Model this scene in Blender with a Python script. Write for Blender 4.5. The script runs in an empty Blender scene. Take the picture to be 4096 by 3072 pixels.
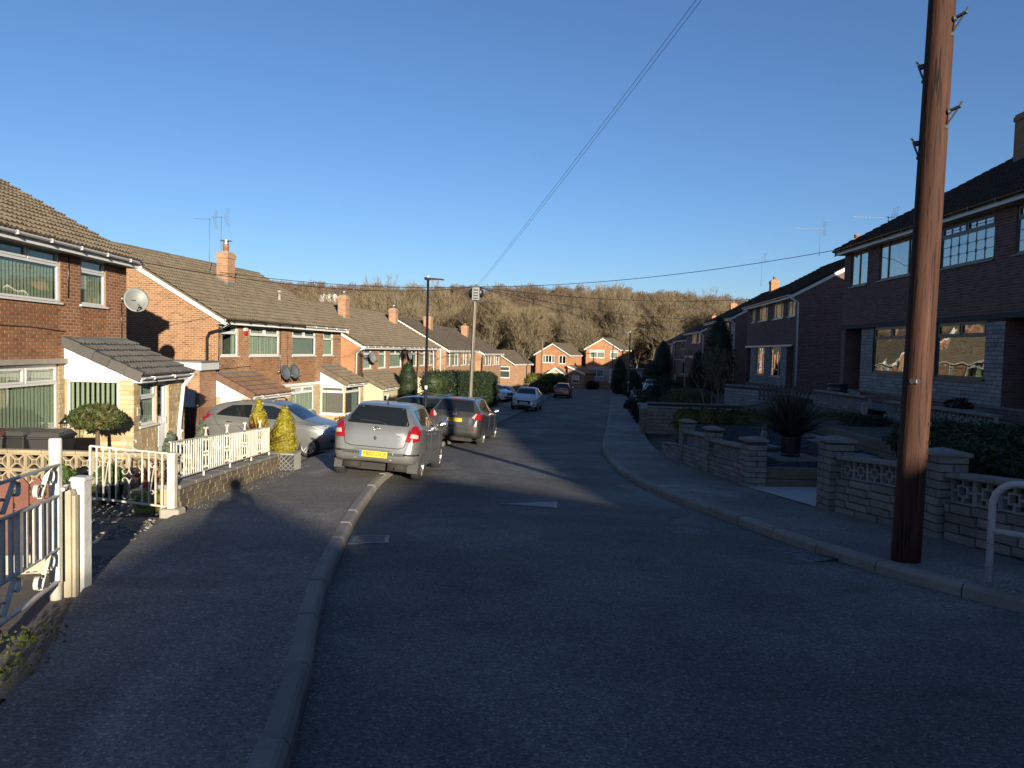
import bpy, bmesh, math, random
import numpy as np
from mathutils import Matrix, Vector
from mathutils.bvhtree import BVHTree
R_ = math.radians
random.seed(7); rng = np.random.default_rng(7)
SC = bpy.context.scene
COL = SC.collection

# ---------------------------------------------------------------- camera, sky, sun, exposure
F = 711.0; CZ = 1.6                      # focal length in pixels of a 1024 px wide frame, eye height
PITCH = math.atan((384 - 350) / F); ROLL = R_(1.5)
cam_d = bpy.data.cameras.new('camera'); cam = bpy.data.objects.new('camera', cam_d); COL.objects.link(cam)
cam_d.sensor_width = 36.0; cam_d.lens = 36.0 * F / 1024.0; cam_d.clip_start = 0.05; cam_d.clip_end = 6000
CAMR = Matrix.Rotation(math.pi / 2 - PITCH, 3, 'X') @ Matrix.Rotation(ROLL, 3, 'Z')
cam.matrix_world = Matrix.Translation((0, 0, CZ)) @ CAMR.to_4x4()
SC.camera = cam

SUN_AZ = R_(20.6)      # the sun stands behind the camera, this far to its right
SUN_EL = R_(11.1)
world = bpy.data.worlds.new('World'); SC.world = world; world.use_nodes = True
wn = world.node_tree.nodes; wl = world.node_tree.links
bg = wn['Background']; sky = wn.new('ShaderNodeTexSky'); sky.sky_type = 'NISHITA'
sky.sun_disc = False; sky.sun_elevation = SUN_EL; sky.sun_rotation = math.pi - SUN_AZ
sky.altitude = 120; sky.air_density = 1.0; sky.dust_density = 0.5; sky.ozone_density = 5.0
tint = wn.new('ShaderNodeMix'); tint.data_type = 'RGBA'; tint.blend_type = 'MULTIPLY'; tint.inputs[0].default_value = 1.0; tint.inputs[7].default_value = (1.02, .895, .895, 1)
wl.new(sky.outputs[0], tint.inputs[6]); wl.new(tint.outputs[2], bg.inputs[0]); bg.inputs[1].default_value = 0.066
sun_l = bpy.data.lights.new('sun', 'SUN'); sun_l.energy = 4.6; sun_l.angle = R_(0.53); sun_l.color = (1.0, 0.89, 0.70)
sun = bpy.data.objects.new('sun', sun_l); COL.objects.link(sun)
SUNV = Vector((math.sin(SUN_AZ) * math.cos(SUN_EL), -math.cos(SUN_AZ) * math.cos(SUN_EL), math.sin(SUN_EL)))  # towards the sun
sun.rotation_euler = SUNV.to_track_quat('Z', 'Y').to_euler()
sun.location = (20, -40, 30)
SC.view_settings.view_transform = 'Standard'; SC.view_settings.look = 'None'
SC.view_settings.exposure = 1.45; SC.view_settings.gamma = 1.0
SC.render.engine = 'CYCLES'
SC.cycles.max_bounces = 6; SC.cycles.transparent_max_bounces = 16; SC.cycles.use_denoising = True
SC.cycles.caustics_reflective = False; SC.cycles.caustics_refractive = False

# ---------------------------------------------------------------- photo pixels and the lie of the land
def ray(us, vs):                         # a pixel of the 4096 px photograph gives a direction
    return CAMR @ Vector(((us / 4 - 512) / F, -(vs / 4 - 384) / F, -1.0))
def project(p):
    q = CAMR.transposed() @ (Vector(p) - Vector((0, 0, CZ)))
    if q.z > -0.1: return None
    return 512 + F * q.x / -q.z, 384 - F * q.y / -q.z
def interp(x, kn):
    if x <= kn[0][0]: 
        (a, b), (c, d) = kn[0], kn[1]; return b
    for (a, b), (c, d) in zip(kn, kn[1:]):
        if x <= c: return b + (d - b) * (x - a) / (c - a)
    return kn[-1][1]
def pchip(kn):
    xs = np.array([k[0] for k in kn], float); ys = np.array([k[1] for k in kn], float)
    h = np.diff(xs); d = np.diff(ys) / h; m = np.zeros(len(xs)); m[0] = d[0]; m[-1] = d[-1]
    for i in range(1, len(xs) - 1):
        if d[i-1] * d[i] > 0:
            w1 = 2*h[i] + h[i-1]; w2 = h[i] + 2*h[i-1]; m[i] = (w1 + w2) / (w1 / d[i-1] + w2 / d[i])
    def f(x):
        x = min(max(x, xs[0]), xs[-1]); i = min(int(np.searchsorted(xs, x, 'right')) - 1, len(xs) - 2); i = max(i, 0)
        t = (x - xs[i]) / h[i]
        return float((2*t**3 - 3*t**2 + 1)*ys[i] + (t**3 - 2*t**2 + t)*h[i]*m[i] + (-2*t**3 + 3*t**2)*ys[i+1] + (t**3 - t**2)*h[i]*m[i+1])
    return f
G = pchip([(-90, 1.5), (-40, 1.3), (-15, .85), (0, 0), (14, -.99), (24, -1.58), (46, -2.3), (68, -3.07), (90, -3.7), (112, -4.1), (150, -4.8), (200, -5.2)])
def ground_hit(us, vs, dz=0.0):
    d = ray(us, vs); lo, hi = .5, 300.0
    for _ in range(50):
        m = (lo + hi) / 2
        if CZ + d.z * m - (G(d.y * m) + dz) > 0: lo = m
        else: hi = m
    p = d * lo; return Vector((p.x, p.y, p.z + CZ))
def at_y(us, vs, Y):
    d = ray(us, vs); return d * (Y / d.y) + Vector((0, 0, CZ))
KL = pchip([(-30, -1.0), (0, -.62), (3, -.92), (5.4, -1.41), (7.8, -1.78), (10.4, -2.11), (14.2, -2.41), (18, -2.42), (24, -2.0), (32.8, -.7), (44.7, .75), (63.3, 2.72), (76.2, 4.1), (92, 6.4), (104, 8.2), (125, 11.5)])
KR = pchip([(-30, 8.6), (0, 6.4), (2.5, 5.6), (5.6, 4.15), (7, 3.6), (10, 3.05), (12.9, 2.6), (15.7, 2.5), (19.6, 2.67), (23.4, 3.03), (27.9, 3.68), (31.7, 4.25), (50, 6.9), (72, 10.0), (92, 12.8), (112, 15.6), (125, 17.5)])
BL = pchip([(-30, -3.0), (0, -2.0), (3.1, -2.3), (5.3, -3.19), (8.5, -4.05), (12.3, -4.4), (17, -4.62), (24, -4.3), (33, -3.0), (45, -1.5), (63, .4), (76, 1.7), (92, 4), (125, 9.5)])
BR = pchip([(-30, 9.8), (0, 8.0), (5, 5.6), (7, 5.15), (9, 4.9), (10.4, 4.6), (13.2, 4.36), (18, 4.28), (20.4, 4.4), (29, 5.45), (53, 9.2), (76, 12.7), (102, 17.4), (125, 20.5)])
HLX = [(-60, -10.0), (19, -10.2), (25, -10.6), (36, -8.6), (41, -9.0), (59, -5.9), (76, -3.3), (88, -1.2), (125, 2)]
HLZ = [(-60, 1.2), (0, -.35), (8, -1.0), (13, -1.3), (19.5, -1.35), (25, -2.5), (36, -2.6), (41, -3.4), (59, -3.45), (76, -3.7), (110, -4.3), (150, -4.9)]
HRX = [(-60, 12.0), (27, 12.2), (36, 14.3), (48, 15.6), (53, 16.3), (65, 17.5), (72, 19.0), (84, 20.2), (110, 24), (125, 26)]
HRZ = [(-60, .3), (0, .25), (16, .15), (27, .1), (37, -.15), (49, -.3), (54, -.6), (66, -.8), (74, -1.0), (96, -1.8), (112, -3.5), (150, -4.9)]
def sstep(a, b, x):
    t = min(max((x - a) / (b - a), 0), 1); return t * t * (3 - 2 * t)
def land(x, y):                          # height of the bare ground
    z = G(y); bl, br = BL(y), BR(y)
    if y > 150: return z
    k = 1 - sstep(118, 150, y)
    if x < bl:
        t = sstep(bl, interp(y, HLX), x); z += (interp(y, HLZ) - z) * t * k
    elif x > br:
        t = sstep(br, interp(y, HRX), x); z += (interp(y, HRZ) - z) * t * k
    return z
# ---------------------------------------------------------------- helpers
def link(o, parent=None):
    COL.objects.link(o)
    if parent is not None: o.parent = parent
    return o
def tag(o, label=None, cat=None, group=None, kind=None):
    if label: o['label'] = label
    if cat: o['category'] = cat
    if group: o['group'] = group
    if kind: o['kind'] = kind
    return o
def thing(name, label, cat, loc=(0, 0, 0), rz=0.0, group=None):
    o = bpy.data.objects.new(name, None); o.empty_display_size = .2; link(o)
    o.location = loc; o.rotation_euler = (0, 0, rz); return tag(o, label, cat, group)
def wmat(o):
    m = o.matrix_basis.copy(); p = o.parent
    while p is not None: m = p.matrix_basis @ m; p = p.parent
    return m
def copy_tree(o, parent=None, **tags):
    c = o.copy(); link(c, parent)
    for ch in o.children: copy_tree(ch, c)
    for k, v in tags.items(): c[k] = v
    return c
def mesh_obj(name, verts, faces, mat, parent=None, smooth=False, mats=None, midx=None):
    me = bpy.data.meshes.new(name); me.from_pydata([tuple(v) for v in verts], [], faces)
    for m in (mats or [mat]): me.materials.append(m)
    if midx is not None: me.polygons.foreach_set('material_index', midx)
    if smooth: me.polygons.foreach_set('use_smooth', [True] * len(me.polygons))
    me.update(); return link(bpy.data.objects.new(name, me), parent)
class MB:
    """collects shapes that belong to one mesh"""
    def __init__(s): s.v = []; s.f = []
    def add(s, vs, fs):
        n = len(s.v); s.v.extend([tuple(v) for v in vs]); s.f.extend([tuple(i + n for i in f) for f in fs]); return s
    def quad(s, a, b, c, d): return s.add([a, b, c, d], [(0, 1, 2, 3)])
    def tri(s, a, b, c): return s.add([a, b, c], [(0, 1, 2)])
    def box(s, x0, x1, y0, y1, z0, z1):
        return s.add([(x0,y0,z0),(x1,y0,z0),(x1,y1,z0),(x0,y1,z0),(x0,y0,z1),(x1,y0,z1),(x1,y1,z1),(x0,y1,z1)],
                     [(0,3,2,1),(4,5,6,7),(0,1,5,4),(1,2,6,5),(2,3,7,6),(3,0,4,7)])
    def hexa(s, b, t):                   # four bottom corners, four top corners
        return s.add(list(b) + list(t), [(3,2,1,0),(4,5,6,7),(0,1,5,4),(1,2,6,5),(2,3,7,6),(3,0,4,7)])
    def prism(s, poly, d):               # polygon (3-D points) pushed along vector d
        n = len(poly); d = Vector(d); a = [Vector(p) for p in poly]; b = [p + d for p in a]
        return s.add(a + b, [tuple(range(n))[::-1], tuple(range(n, 2*n))] + [(i, (i+1) % n, n + (i+1) % n, n + i) for i in range(n)])
    def beam(s, a, b, w, h=None, up=(0, 0, 1)):   # square bar from a to b
        a, b = Vector(a), Vector(b); h = h or w; t = (b - a).normalized(); u = Vector(up)
        if abs(t.dot(u)) > .98: u = Vector((1, 0, 0))
        x = t.cross(u).normalized(); y = x.cross(t).normalized(); c = [(-w/2,-h/2),(w/2,-h/2),(w/2,h/2),(-w/2,h/2)]
        return s.hexa([a + x*p + y*q for p, q in c], [b + x*p + y*q for p, q in c])
    def tube(s, pts, r, n=8, cap=True, closed=False):
        pts = [Vector(p) for p in pts]; m = len(pts); rs = r if isinstance(r, (list, tuple)) else [r] * m
        rings = []; prev = None
        for i, p in enumerate(pts):
            if closed: t = pts[(i+1) % m] - pts[i-1]
            else: t = (pts[min(i+1, m-1)] - pts[max(i-1, 0)])
            t = t.normalized()
            if prev is None:
                u = Vector((0,0,1)) if abs(t.z) < .9 else Vector((1,0,0)); x = t.cross(u).normalized()
            else: x = (prev - t * prev.dot(t)).normalized()
            prev = x; y = t.cross(x)
            rings.append([p + (x * math.cos(2*math.pi*k/n) + y * math.sin(2*math.pi*k/n)) * rs[i] for k in range(n)])
        vs = [v for rg in rings for v in rg]; fs = []
        for i in range(m if closed else m - 1):
            j = (i + 1) % m
            for k in range(n): fs.append((i*n + k, i*n + (k+1) % n, j*n + (k+1) % n, j*n + k))
        if cap and not closed: fs += [tuple(range(n))[::-1], tuple(range((m-1)*n, m*n))]
        return s.add(vs, fs)
    def lathe(s, prof, n=16, c=(0, 0, 0), cap=True):   # (radius, z) pairs
        vs = []; fs = []; m = len(prof)
        for r, z in prof:
            for k in range(n): vs.append((c[0] + r*math.cos(2*math.pi*k/n), c[1] + r*math.sin(2*math.pi*k/n), c[2] + z))
        for i in range(m - 1):
            for k in range(n): fs.append((i*n + k, i*n + (k+1) % n, (i+1)*n + (k+1) % n, (i+1)*n + k))
        if cap: fs += [tuple(range(n))[::-1], tuple(range((m-1)*n, m*n))]
        return s.add(vs, fs)
    def sphere(s, c, r, n=10, m=6):
        rx, ry, rz = r if isinstance(r, (tuple, list)) else (r, r, r); vs = [(c[0], c[1], c[2] - rz)]; fs = []
        for i in range(1, m):
            a = -math.pi/2 + math.pi*i/m
            for k in range(n): vs.append((c[0] + rx*math.cos(a)*math.cos(2*math.pi*k/n), c[1] + ry*math.cos(a)*math.sin(2*math.pi*k/n), c[2] + rz*math.sin(a)))
        vs.append((c[0], c[1], c[2] + rz))
        for k in range(n): fs.append((0, 1 + (k+1) % n, 1 + k))
        for i in range(m - 2):
            for k in range(n): fs.append((1 + i*n + k, 1 + i*n + (k+1) % n, 1 + (i+1)*n + (k+1) % n, 1 + (i+1)*n + k))
        l = len(vs) - 1
        for k in range(n): fs.append((l, 1 + (m-2)*n + k, 1 + (m-2)*n + (k+1) % n))
        return s.add(vs, fs)
    def build(s, name, mat, parent=None, smooth=False): return mesh_obj(name, s.v, s.f, mat, parent, smooth)

def bevel(o, w=.01, seg=2, angle=40):
    m = o.modifiers.new('bevel', 'BEVEL'); m.width = w; m.segments = seg; m.limit_method = 'ANGLE'; m.angle_limit = R_(angle); return o

def in_view(p, mg=12):
    q = project(p); return q is not None and -mg < q[0] < 1024 + mg and -mg < q[1] < 768 + mg

def pieces(name, unit, xf, mat, parent, n_ind=300, joined=None):
    """many alike small pieces: the ones that show largest become objects sharing one mesh, the rest one joined mesh.
    xf: list of (location, scale, 3x3 rotation or None) in the parent's space"""
    if not xf: return
    W = wmat(parent); uv, uf = unit; uva = np.array(uv, float)
    order = []
    for i, (l, sc, r) in enumerate(xf):
        p = W @ Vector(l); d = (p - Vector((0, 0, CZ))).length / max(max(sc), .01)
        order.append((0 if in_view(p) else 1, d, i))
    order.sort(); ind = [i for a, d, i in order[:n_ind] if a == 0]; ss = set(ind)
    if ind:
        me = bpy.data.meshes.new(name); me.from_pydata([tuple(v) for v in uv], [], uf); me.materials.append(mat)
        for i in ind:
            l, sc, r = xf[i]; o = bpy.data.objects.new(name, me); COL.objects.link(o); o.parent = parent
            m = (r if r is not None else Matrix.Identity(3)) @ Matrix.Diagonal(sc); m = m.to_4x4(); m.translation = l; o.matrix_basis = m
    rest = [i for i in range(len(xf)) if i not in ss]
    if rest:
        vs = []; fs = []; nv = len(uva)
        for k, i in enumerate(rest):
            l, sc, r = xf[i]; a = uva * np.array(sc)
            if r is not None: a = a @ np.array(r).T
            vs.append(a + np.array(l)); fs.extend([tuple(q + k*nv for q in f) for f in uf])
        o = mesh_obj(joined or (name + '_rest'), np.concatenate(vs), fs, mat, parent); o['kind'] = 'stuff'

BRICK_U = ([(-.5,0,-.5),(.5,0,-.5),(.5,0,.5),(-.5,0,.5),(-.47,-1,-.44),(.47,-1,-.44),(.47,-1,.44),(-.47,-1,.44)],
           [(4,5,6,7),(0,1,5,4),(1,2,6,5),(2,3,7,6),(3,0,4,7)])     # front faces -y, depth 1
class Plane:
    """a wall plane in its thing's space: u along, w up, n outwards"""
    def __init__(s, o, u, n): s.o = Vector(o); s.u = Vector(u).normalized(); s.n = Vector(n).normalized(); s.w = Vector((0, 0, 1))
    def __call__(s, u, w, n=0.0): return s.o + s.u*u + s.w*w + s.n*n
    def rot(s): return Matrix((s.u, -s.n, s.w)).transposed()       # local x -> u, -y -> n, z -> w
    def box(s, mb, u0, u1, w0, w1, n0, n1):
        return mb.hexa([s(u0,w0,n0),s(u1,w0,n0),s(u1,w0,n1),s(u0,w0,n1)], [s(u0,w1,n0),s(u1,w1,n0),s(u1,w1,n1),s(u0,w1,n1)])

def wall_sheet(pl, u0, u1, w0, top, openings, reveal=.1):
    """flat wall with holes; top is a list of (u, height)"""
    mb = MB(); cuts = sorted({u0, u1, *[o for q in openings for o in q[:2]], *[t[0] for t in top]}); cuts = [c for c in cuts if u0 - 1e-6 <= c <= u1 + 1e-6]
    for a, b in zip(cuts, cuts[1:]):
        if b - a < 1e-5: continue
        m = (a + b) / 2; sp = sorted([(q[2], q[3]) for q in openings if q[0] < m < q[1]]); lo = w0; ta, tb = interp(a, top), interp(b, top)
        for p, q in sp:
            if p > lo + 1e-5: mb.quad(pl(a, lo), pl(b, lo), pl(b, p), pl(a, p))
            lo = q
        if max(ta, tb) > lo: mb.quad(pl(a, lo), pl(b, lo), pl(b, tb), pl(a, ta))
    for a, b, p, q in [o[:4] for o in openings]:
        r = -reveal
        mb.quad(pl(a,p), pl(a,q), pl(a,q,r), pl(a,p,r)); mb.quad(pl(b,p), pl(b,p,r), pl(b,q,r), pl(b,q))
        mb.quad(pl(a,p), pl(a,p,r), pl(b,p,r), pl(b,p)); mb.quad(pl(a,q), pl(b,q), pl(b,q,r), pl(a,q,r))
    return mb
def lay_bricks(pl, u0, u1, w0, top, openings, bl=.225, bh=.075, gap=.014, proud=.006, jit=0.0, varied=False):
    out = []; rot = pl.rot(); wmax = max(t[1] for t in top); r = random.Random(int(abs(pl.o.x*97 + pl.o.y*31 + u1*7) * 100) + 1); k = 0; w = w0
    while w + bh <= wmax + 1e-6:
        wc = w + bh/2
        # the stretch of this course that lies under the top line
        us = [u0 + (u1 - u0) * i / 120 for i in range(121)]; ok = [u for u in us if interp(u, top) >= w + bh - 1e-6]
        if ok:
            segs = [(min(ok), max(ok))]
            for a, b, p, q in [o[:4] for o in openings]:
                if p - 1e-4 < wc < q + 1e-4:
                    ns = []
                    for s, e in segs:
                        if b <= s or a >= e: ns.append((s, e)); continue
                        if a - s > .03: ns.append((s, a))
                        if e - b > .03: ns.append((b, e))
                    segs = ns
            off = (bl/2 if k % 2 else 0)
            for s, e in segs:
                x = math.floor((s - u0 - off) / bl) * bl + u0 + off
                while x < e:
                    n_ = bl * (r.choice((.6, .8, 1, 1.25, 1.5)) if varied else 1); a, b = max(x, s), min(x + n_, e)
                    if b - a > .035:
                        pr = proud * (1 + jit * (r.random() - .4)); c = pl((a + b)/2, wc, 0)
                        out.append((c, (b - a - gap, pr, bh - gap), rot))
                    x += n_
        w += bh; k += 1
    return out
def brick_wall(parent, pl, u0, u1, w0, top, openings, mort, brick, n_ind=300, geo=True, tex=None, name='wall', piece='brick', **kw):
    if not isinstance(top, list): top = [(u0, top), (u1, top)]
    o = wall_sheet(pl, u0, u1, w0, top, openings).build(name, mort if geo else tex, parent)
    if geo: pieces(piece, BRICK_U, lay_bricks(pl, u0, u1, w0, top, openings, **kw), brick, o, n_ind, piece + '_field')
    return o
# ---------------------------------------------------------------- materials
def nodes(m):
    m.use_nodes = True; nt = m.node_tree; return nt.nodes, nt.links, nt.nodes['Principled BSDF']
def N(ns, t, **kw):
    n = ns.new(t)
    for k, v in kw.items():
        if isinstance(k, str) and hasattr(n, k): setattr(n, k, v)
    return n
def mixc(ns, ls, fac, a, b, blend='MIX'):
    n = ns.new('ShaderNodeMix'); n.data_type = 'RGBA'; n.blend_type = blend
    for s, v in ((0, fac), (6, a), (7, b)):
        if hasattr(v, 'is_output') or isinstance(v, bpy.types.NodeSocket): ls.new(v, n.inputs[s])
        else: n.inputs[s].default_value = v if s == 0 else (*v, 1) if len(v) == 3 else v
    return n.outputs[2]
def ramp(ns, ls, src, stops):
    n = ns.new('ShaderNodeValToRGB'); ls.new(src, n.inputs[0]); e = n.color_ramp.elements
    while len(e) < len(stops): e.new(.5)
    for q, (p, c) in zip(e, stops): q.position = p; q.color = (*c, 1) if len(c) == 3 else c
    return n.outputs[0]
def noise(ns, ls, vec, scale, detail=4, rough=.55, dist=0):
    n = ns.new('ShaderNodeTexNoise'); n.inputs['Scale'].default_value = scale; n.inputs['Detail'].default_value = detail
    n.inputs['Roughness'].default_value = rough; n.inputs['Distortion'].default_value = dist
    if vec is not None: ls.new(vec, n.inputs['Vector'])
    return n.outputs['Fac']
def bump(ns, ls, bs, h, strength=.3, dist=.01):
    b = ns.new('ShaderNodeBump'); b.inputs['Strength'].default_value = strength; b.inputs['Distance'].default_value = dist
    ls.new(h, b.inputs['Height']); ls.new(b.outputs[0], bs.inputs['Normal']); return b
def coord(ns, ls, kind='Object', scale=None):
    t = ns.new('ShaderNodeTexCoord'); o = t.outputs[kind]
    if scale is not None:
        m = ns.new('ShaderNodeMapping'); m.inputs['Scale'].default_value = scale; ls.new(o, m.inputs['Vector']); o = m.outputs[0]
    return o
def worldpos(ns, ls, scale=None):
    o = ns.new('ShaderNodeNewGeometry').outputs['Position']
    if scale is not None:
        m = ns.new('ShaderNodeMapping'); m.inputs['Scale'].default_value = scale; ls.new(o, m.inputs['Vector']); o = m.outputs[0]
    return o
def piece_random(ns, ls):                # one value per brick, tile or leaf, whether it is an object or an island of a joined mesh
    g = ns.new('ShaderNodeNewGeometry').outputs['Random Per Island']; o = ns.new('ShaderNodeObjectInfo').outputs['Random']
    a = ns.new('ShaderNodeMath'); a.operation = 'ADD'; ls.new(g, a.inputs[0]); ls.new(o, a.inputs[1])
    f = ns.new('ShaderNodeMath'); f.operation = 'FRACT'; ls.new(a.outputs[0], f.inputs[0]); return f.outputs[0]
KA = .64   # overall reflectance: lit walls and paint sit below clipping at this exposure
def scl(c, k): return tuple(min(max(x * k, 0), 1) for x in c)

def mat_plain(name, col, rough=.6, metal=0.0, var=.12, nscale=6.0, bmp=.0, bscale=60, spec=.5, coat=0.0, emis=None):
    col = scl(col, KA) if metal < .5 else col
    m = bpy.data.materials.new(name); ns, ls, bs = nodes(m); v = worldpos(ns, ls)
    f = noise(ns, ls, v, nscale, 5)
    c = mixc(ns, ls, f, scl(col, 1 - var*1.6), scl(col, 1 + var*1.6)); ls.new(c, bs.inputs['Base Color'])
    bs.inputs['Roughness'].default_value = rough; bs.inputs['Metallic'].default_value = metal; bs.inputs['Specular IOR Level'].default_value = spec
    bs.inputs['Coat Weight'].default_value = coat
    if bmp: bump(ns, ls, bs, noise(ns, ls, v, bscale, 4), bmp, .01)
    return m
def mat_pieces(name, cols, rough=.85, grain=40, bmp=.25, stain=.35, sscale=1.3, spec=.3, stain_col=None):
    """bricks, tiles, stones: a colour per piece, grain on it, weathering across pieces"""
    cols = [scl(c, KA) for c in cols]; stain_col = scl(stain_col, KA) if stain_col else None
    m = bpy.data.materials.new(name); ns, ls, bs = nodes(m); v = worldpos(ns, ls)
    st = [(i / max(len(cols) - 1, 1), c) for i, c in enumerate(cols)]
    c = ramp(ns, ls, piece_random(ns, ls), st)
    g = noise(ns, ls, v, grain, 5, .6); c = mixc(ns, ls, .5, c, ramp(ns, ls, g, [(.25, (.35,.35,.35)), (.75, (.68,.68,.68))]), 'OVERLAY')
    w = noise(ns, ls, v, sscale, 4, .6); wf = ramp(ns, ls, w, [(.42, (0,0,0)), (.72, (stain,)*3)])
    c = mixc(ns, ls, wf, c, stain_col or scl(cols[0], .35)); ls.new(c, bs.inputs['Base Color'])
    bs.inputs['Roughness'].default_value = rough; bs.inputs['Specular IOR Level'].default_value = spec
    bump(ns, ls, bs, g, bmp, .006); return m
def mat_bricktex(name, cols, mortar, bw=.225, bh=.075, sc=1.0):
    cols = [scl(c, KA) for c in cols]; mortar = scl(mortar, KA)
    m = bpy.data.materials.new(name); ns, ls, bs = nodes(m); t = coord(ns, ls)
    sep = ns.new('ShaderNodeSeparateXYZ'); ls.new(t, sep.inputs[0]); ad = ns.new('ShaderNodeMath'); ls.new(sep.outputs[0], ad.inputs[0]); ls.new(sep.outputs[1], ad.inputs[1])
    cb = ns.new('ShaderNodeCombineXYZ'); ls.new(ad.outputs[0], cb.inputs[0]); ls.new(sep.outputs[2], cb.inputs[1])
    b = ns.new('ShaderNodeTexBrick'); ls.new(cb.outputs[0], b.inputs['Vector']); b.inputs['Scale'].default_value = sc
    b.inputs['Brick Width'].default_value = bw; b.inputs['Row Height'].default_value = bh; b.inputs['Mortar Size'].default_value = .007; b.inputs['Mortar Smooth'].default_value = .2
    b.inputs['Color1'].default_value = (*cols[0], 1); b.inputs['Color2'].default_value = (*cols[1], 1); b.inputs['Mortar'].default_value = (*mortar, 1)
    w = noise(ns, ls, worldpos(ns, ls), 1.1, 5, .6)
    c = mixc(ns, ls, ramp(ns, ls, w, [(.4, (0,0,0)), (.75, (.4,.4,.4))]), b.outputs[0], scl(cols[0], .5)); ls.new(c, bs.inputs['Base Color'])
    bs.inputs['Roughness'].default_value = .9; bump(ns, ls, bs, b.outputs['Fac'], -.5, .006); return m
def mat_glass(name='window_glass', tint=(.8, .85, .82), wav=.02, wscale=2.0, refl=1.0, base=.045):
    m = bpy.data.materials.new(name); m.use_nodes = True; ns, ls = m.node_tree.nodes, m.node_tree.links; ns.clear()
    out = ns.new('ShaderNodeOutputMaterial'); mx = ns.new('ShaderNodeMixShader'); tr = ns.new('ShaderNodeBsdfTransparent'); gl = ns.new('ShaderNodeBsdfGlossy')
    tr.inputs[0].default_value = (*tint, 1); gl.inputs['Roughness'].default_value = .015; gl.inputs[0].default_value = (refl,) * 3 + (1,)
    lw = ns.new('ShaderNodeLayerWeight'); lw.inputs[0].default_value = .5; pw = ns.new('ShaderNodeMath'); pw.operation = 'POWER'; pw.inputs[1].default_value = 4.0; ls.new(lw.outputs['Facing'], pw.inputs[0])
    fr = ns.new('ShaderNodeMath'); fr.operation = 'MULTIPLY_ADD'; fr.inputs[1].default_value = .9; fr.inputs[2].default_value = base; ls.new(pw.outputs[0], fr.inputs[0])
    if wav:
        v = worldpos(ns, ls); h = noise(ns, ls, v, wscale, 1, .4); b = ns.new('ShaderNodeBump'); b.inputs['Strength'].default_value = 1.0; b.inputs['Distance'].default_value = wav
        ls.new(h, b.inputs['Height']); ls.new(b.outputs[0], gl.inputs['Normal'])
    ls.new(fr.outputs[0], mx.inputs[0]); ls.new(tr.outputs[0], mx.inputs[1]); ls.new(gl.outputs[0], mx.inputs[2]); ls.new(mx.outputs[0], out.inputs[0]); return m
def mat_leaf(name, cols, rough=.55, trans=.25):
    cols = [scl(c, KA*1.1) for c in cols]
    m = bpy.data.materials.new(name); ns, ls, bs = nodes(m)
    c = ramp(ns, ls, piece_random(ns, ls), [(i / max(len(cols) - 1, 1), q) for i, q in enumerate(cols)])
    w = noise(ns, ls, worldpos(ns, ls), 2.2, 4); c = mixc(ns, ls, ramp(ns, ls, w, [(.4, (0,0,0)), (.7, (.5,.5,.5))]), c, scl(cols[0], .6))
    ls.new(c, bs.inputs['Base Color']); bs.inputs['Roughness'].default_value = rough; bs.inputs['Specular IOR Level'].default_value = .3
    if trans:
        tl = ns.new('ShaderNodeBsdfTranslucent'); ls.new(c, tl.inputs[0]); mx = ns.new('ShaderNodeMixShader'); mx.inputs[0].default_value = trans
        o = ns['Material Output']; ls.new(bs.outputs[0], mx.inputs[1]); ls.new(tl.outputs[0], mx.inputs[2]); ls.new(mx.outputs[0], o.inputs[0])
    return m
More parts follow.
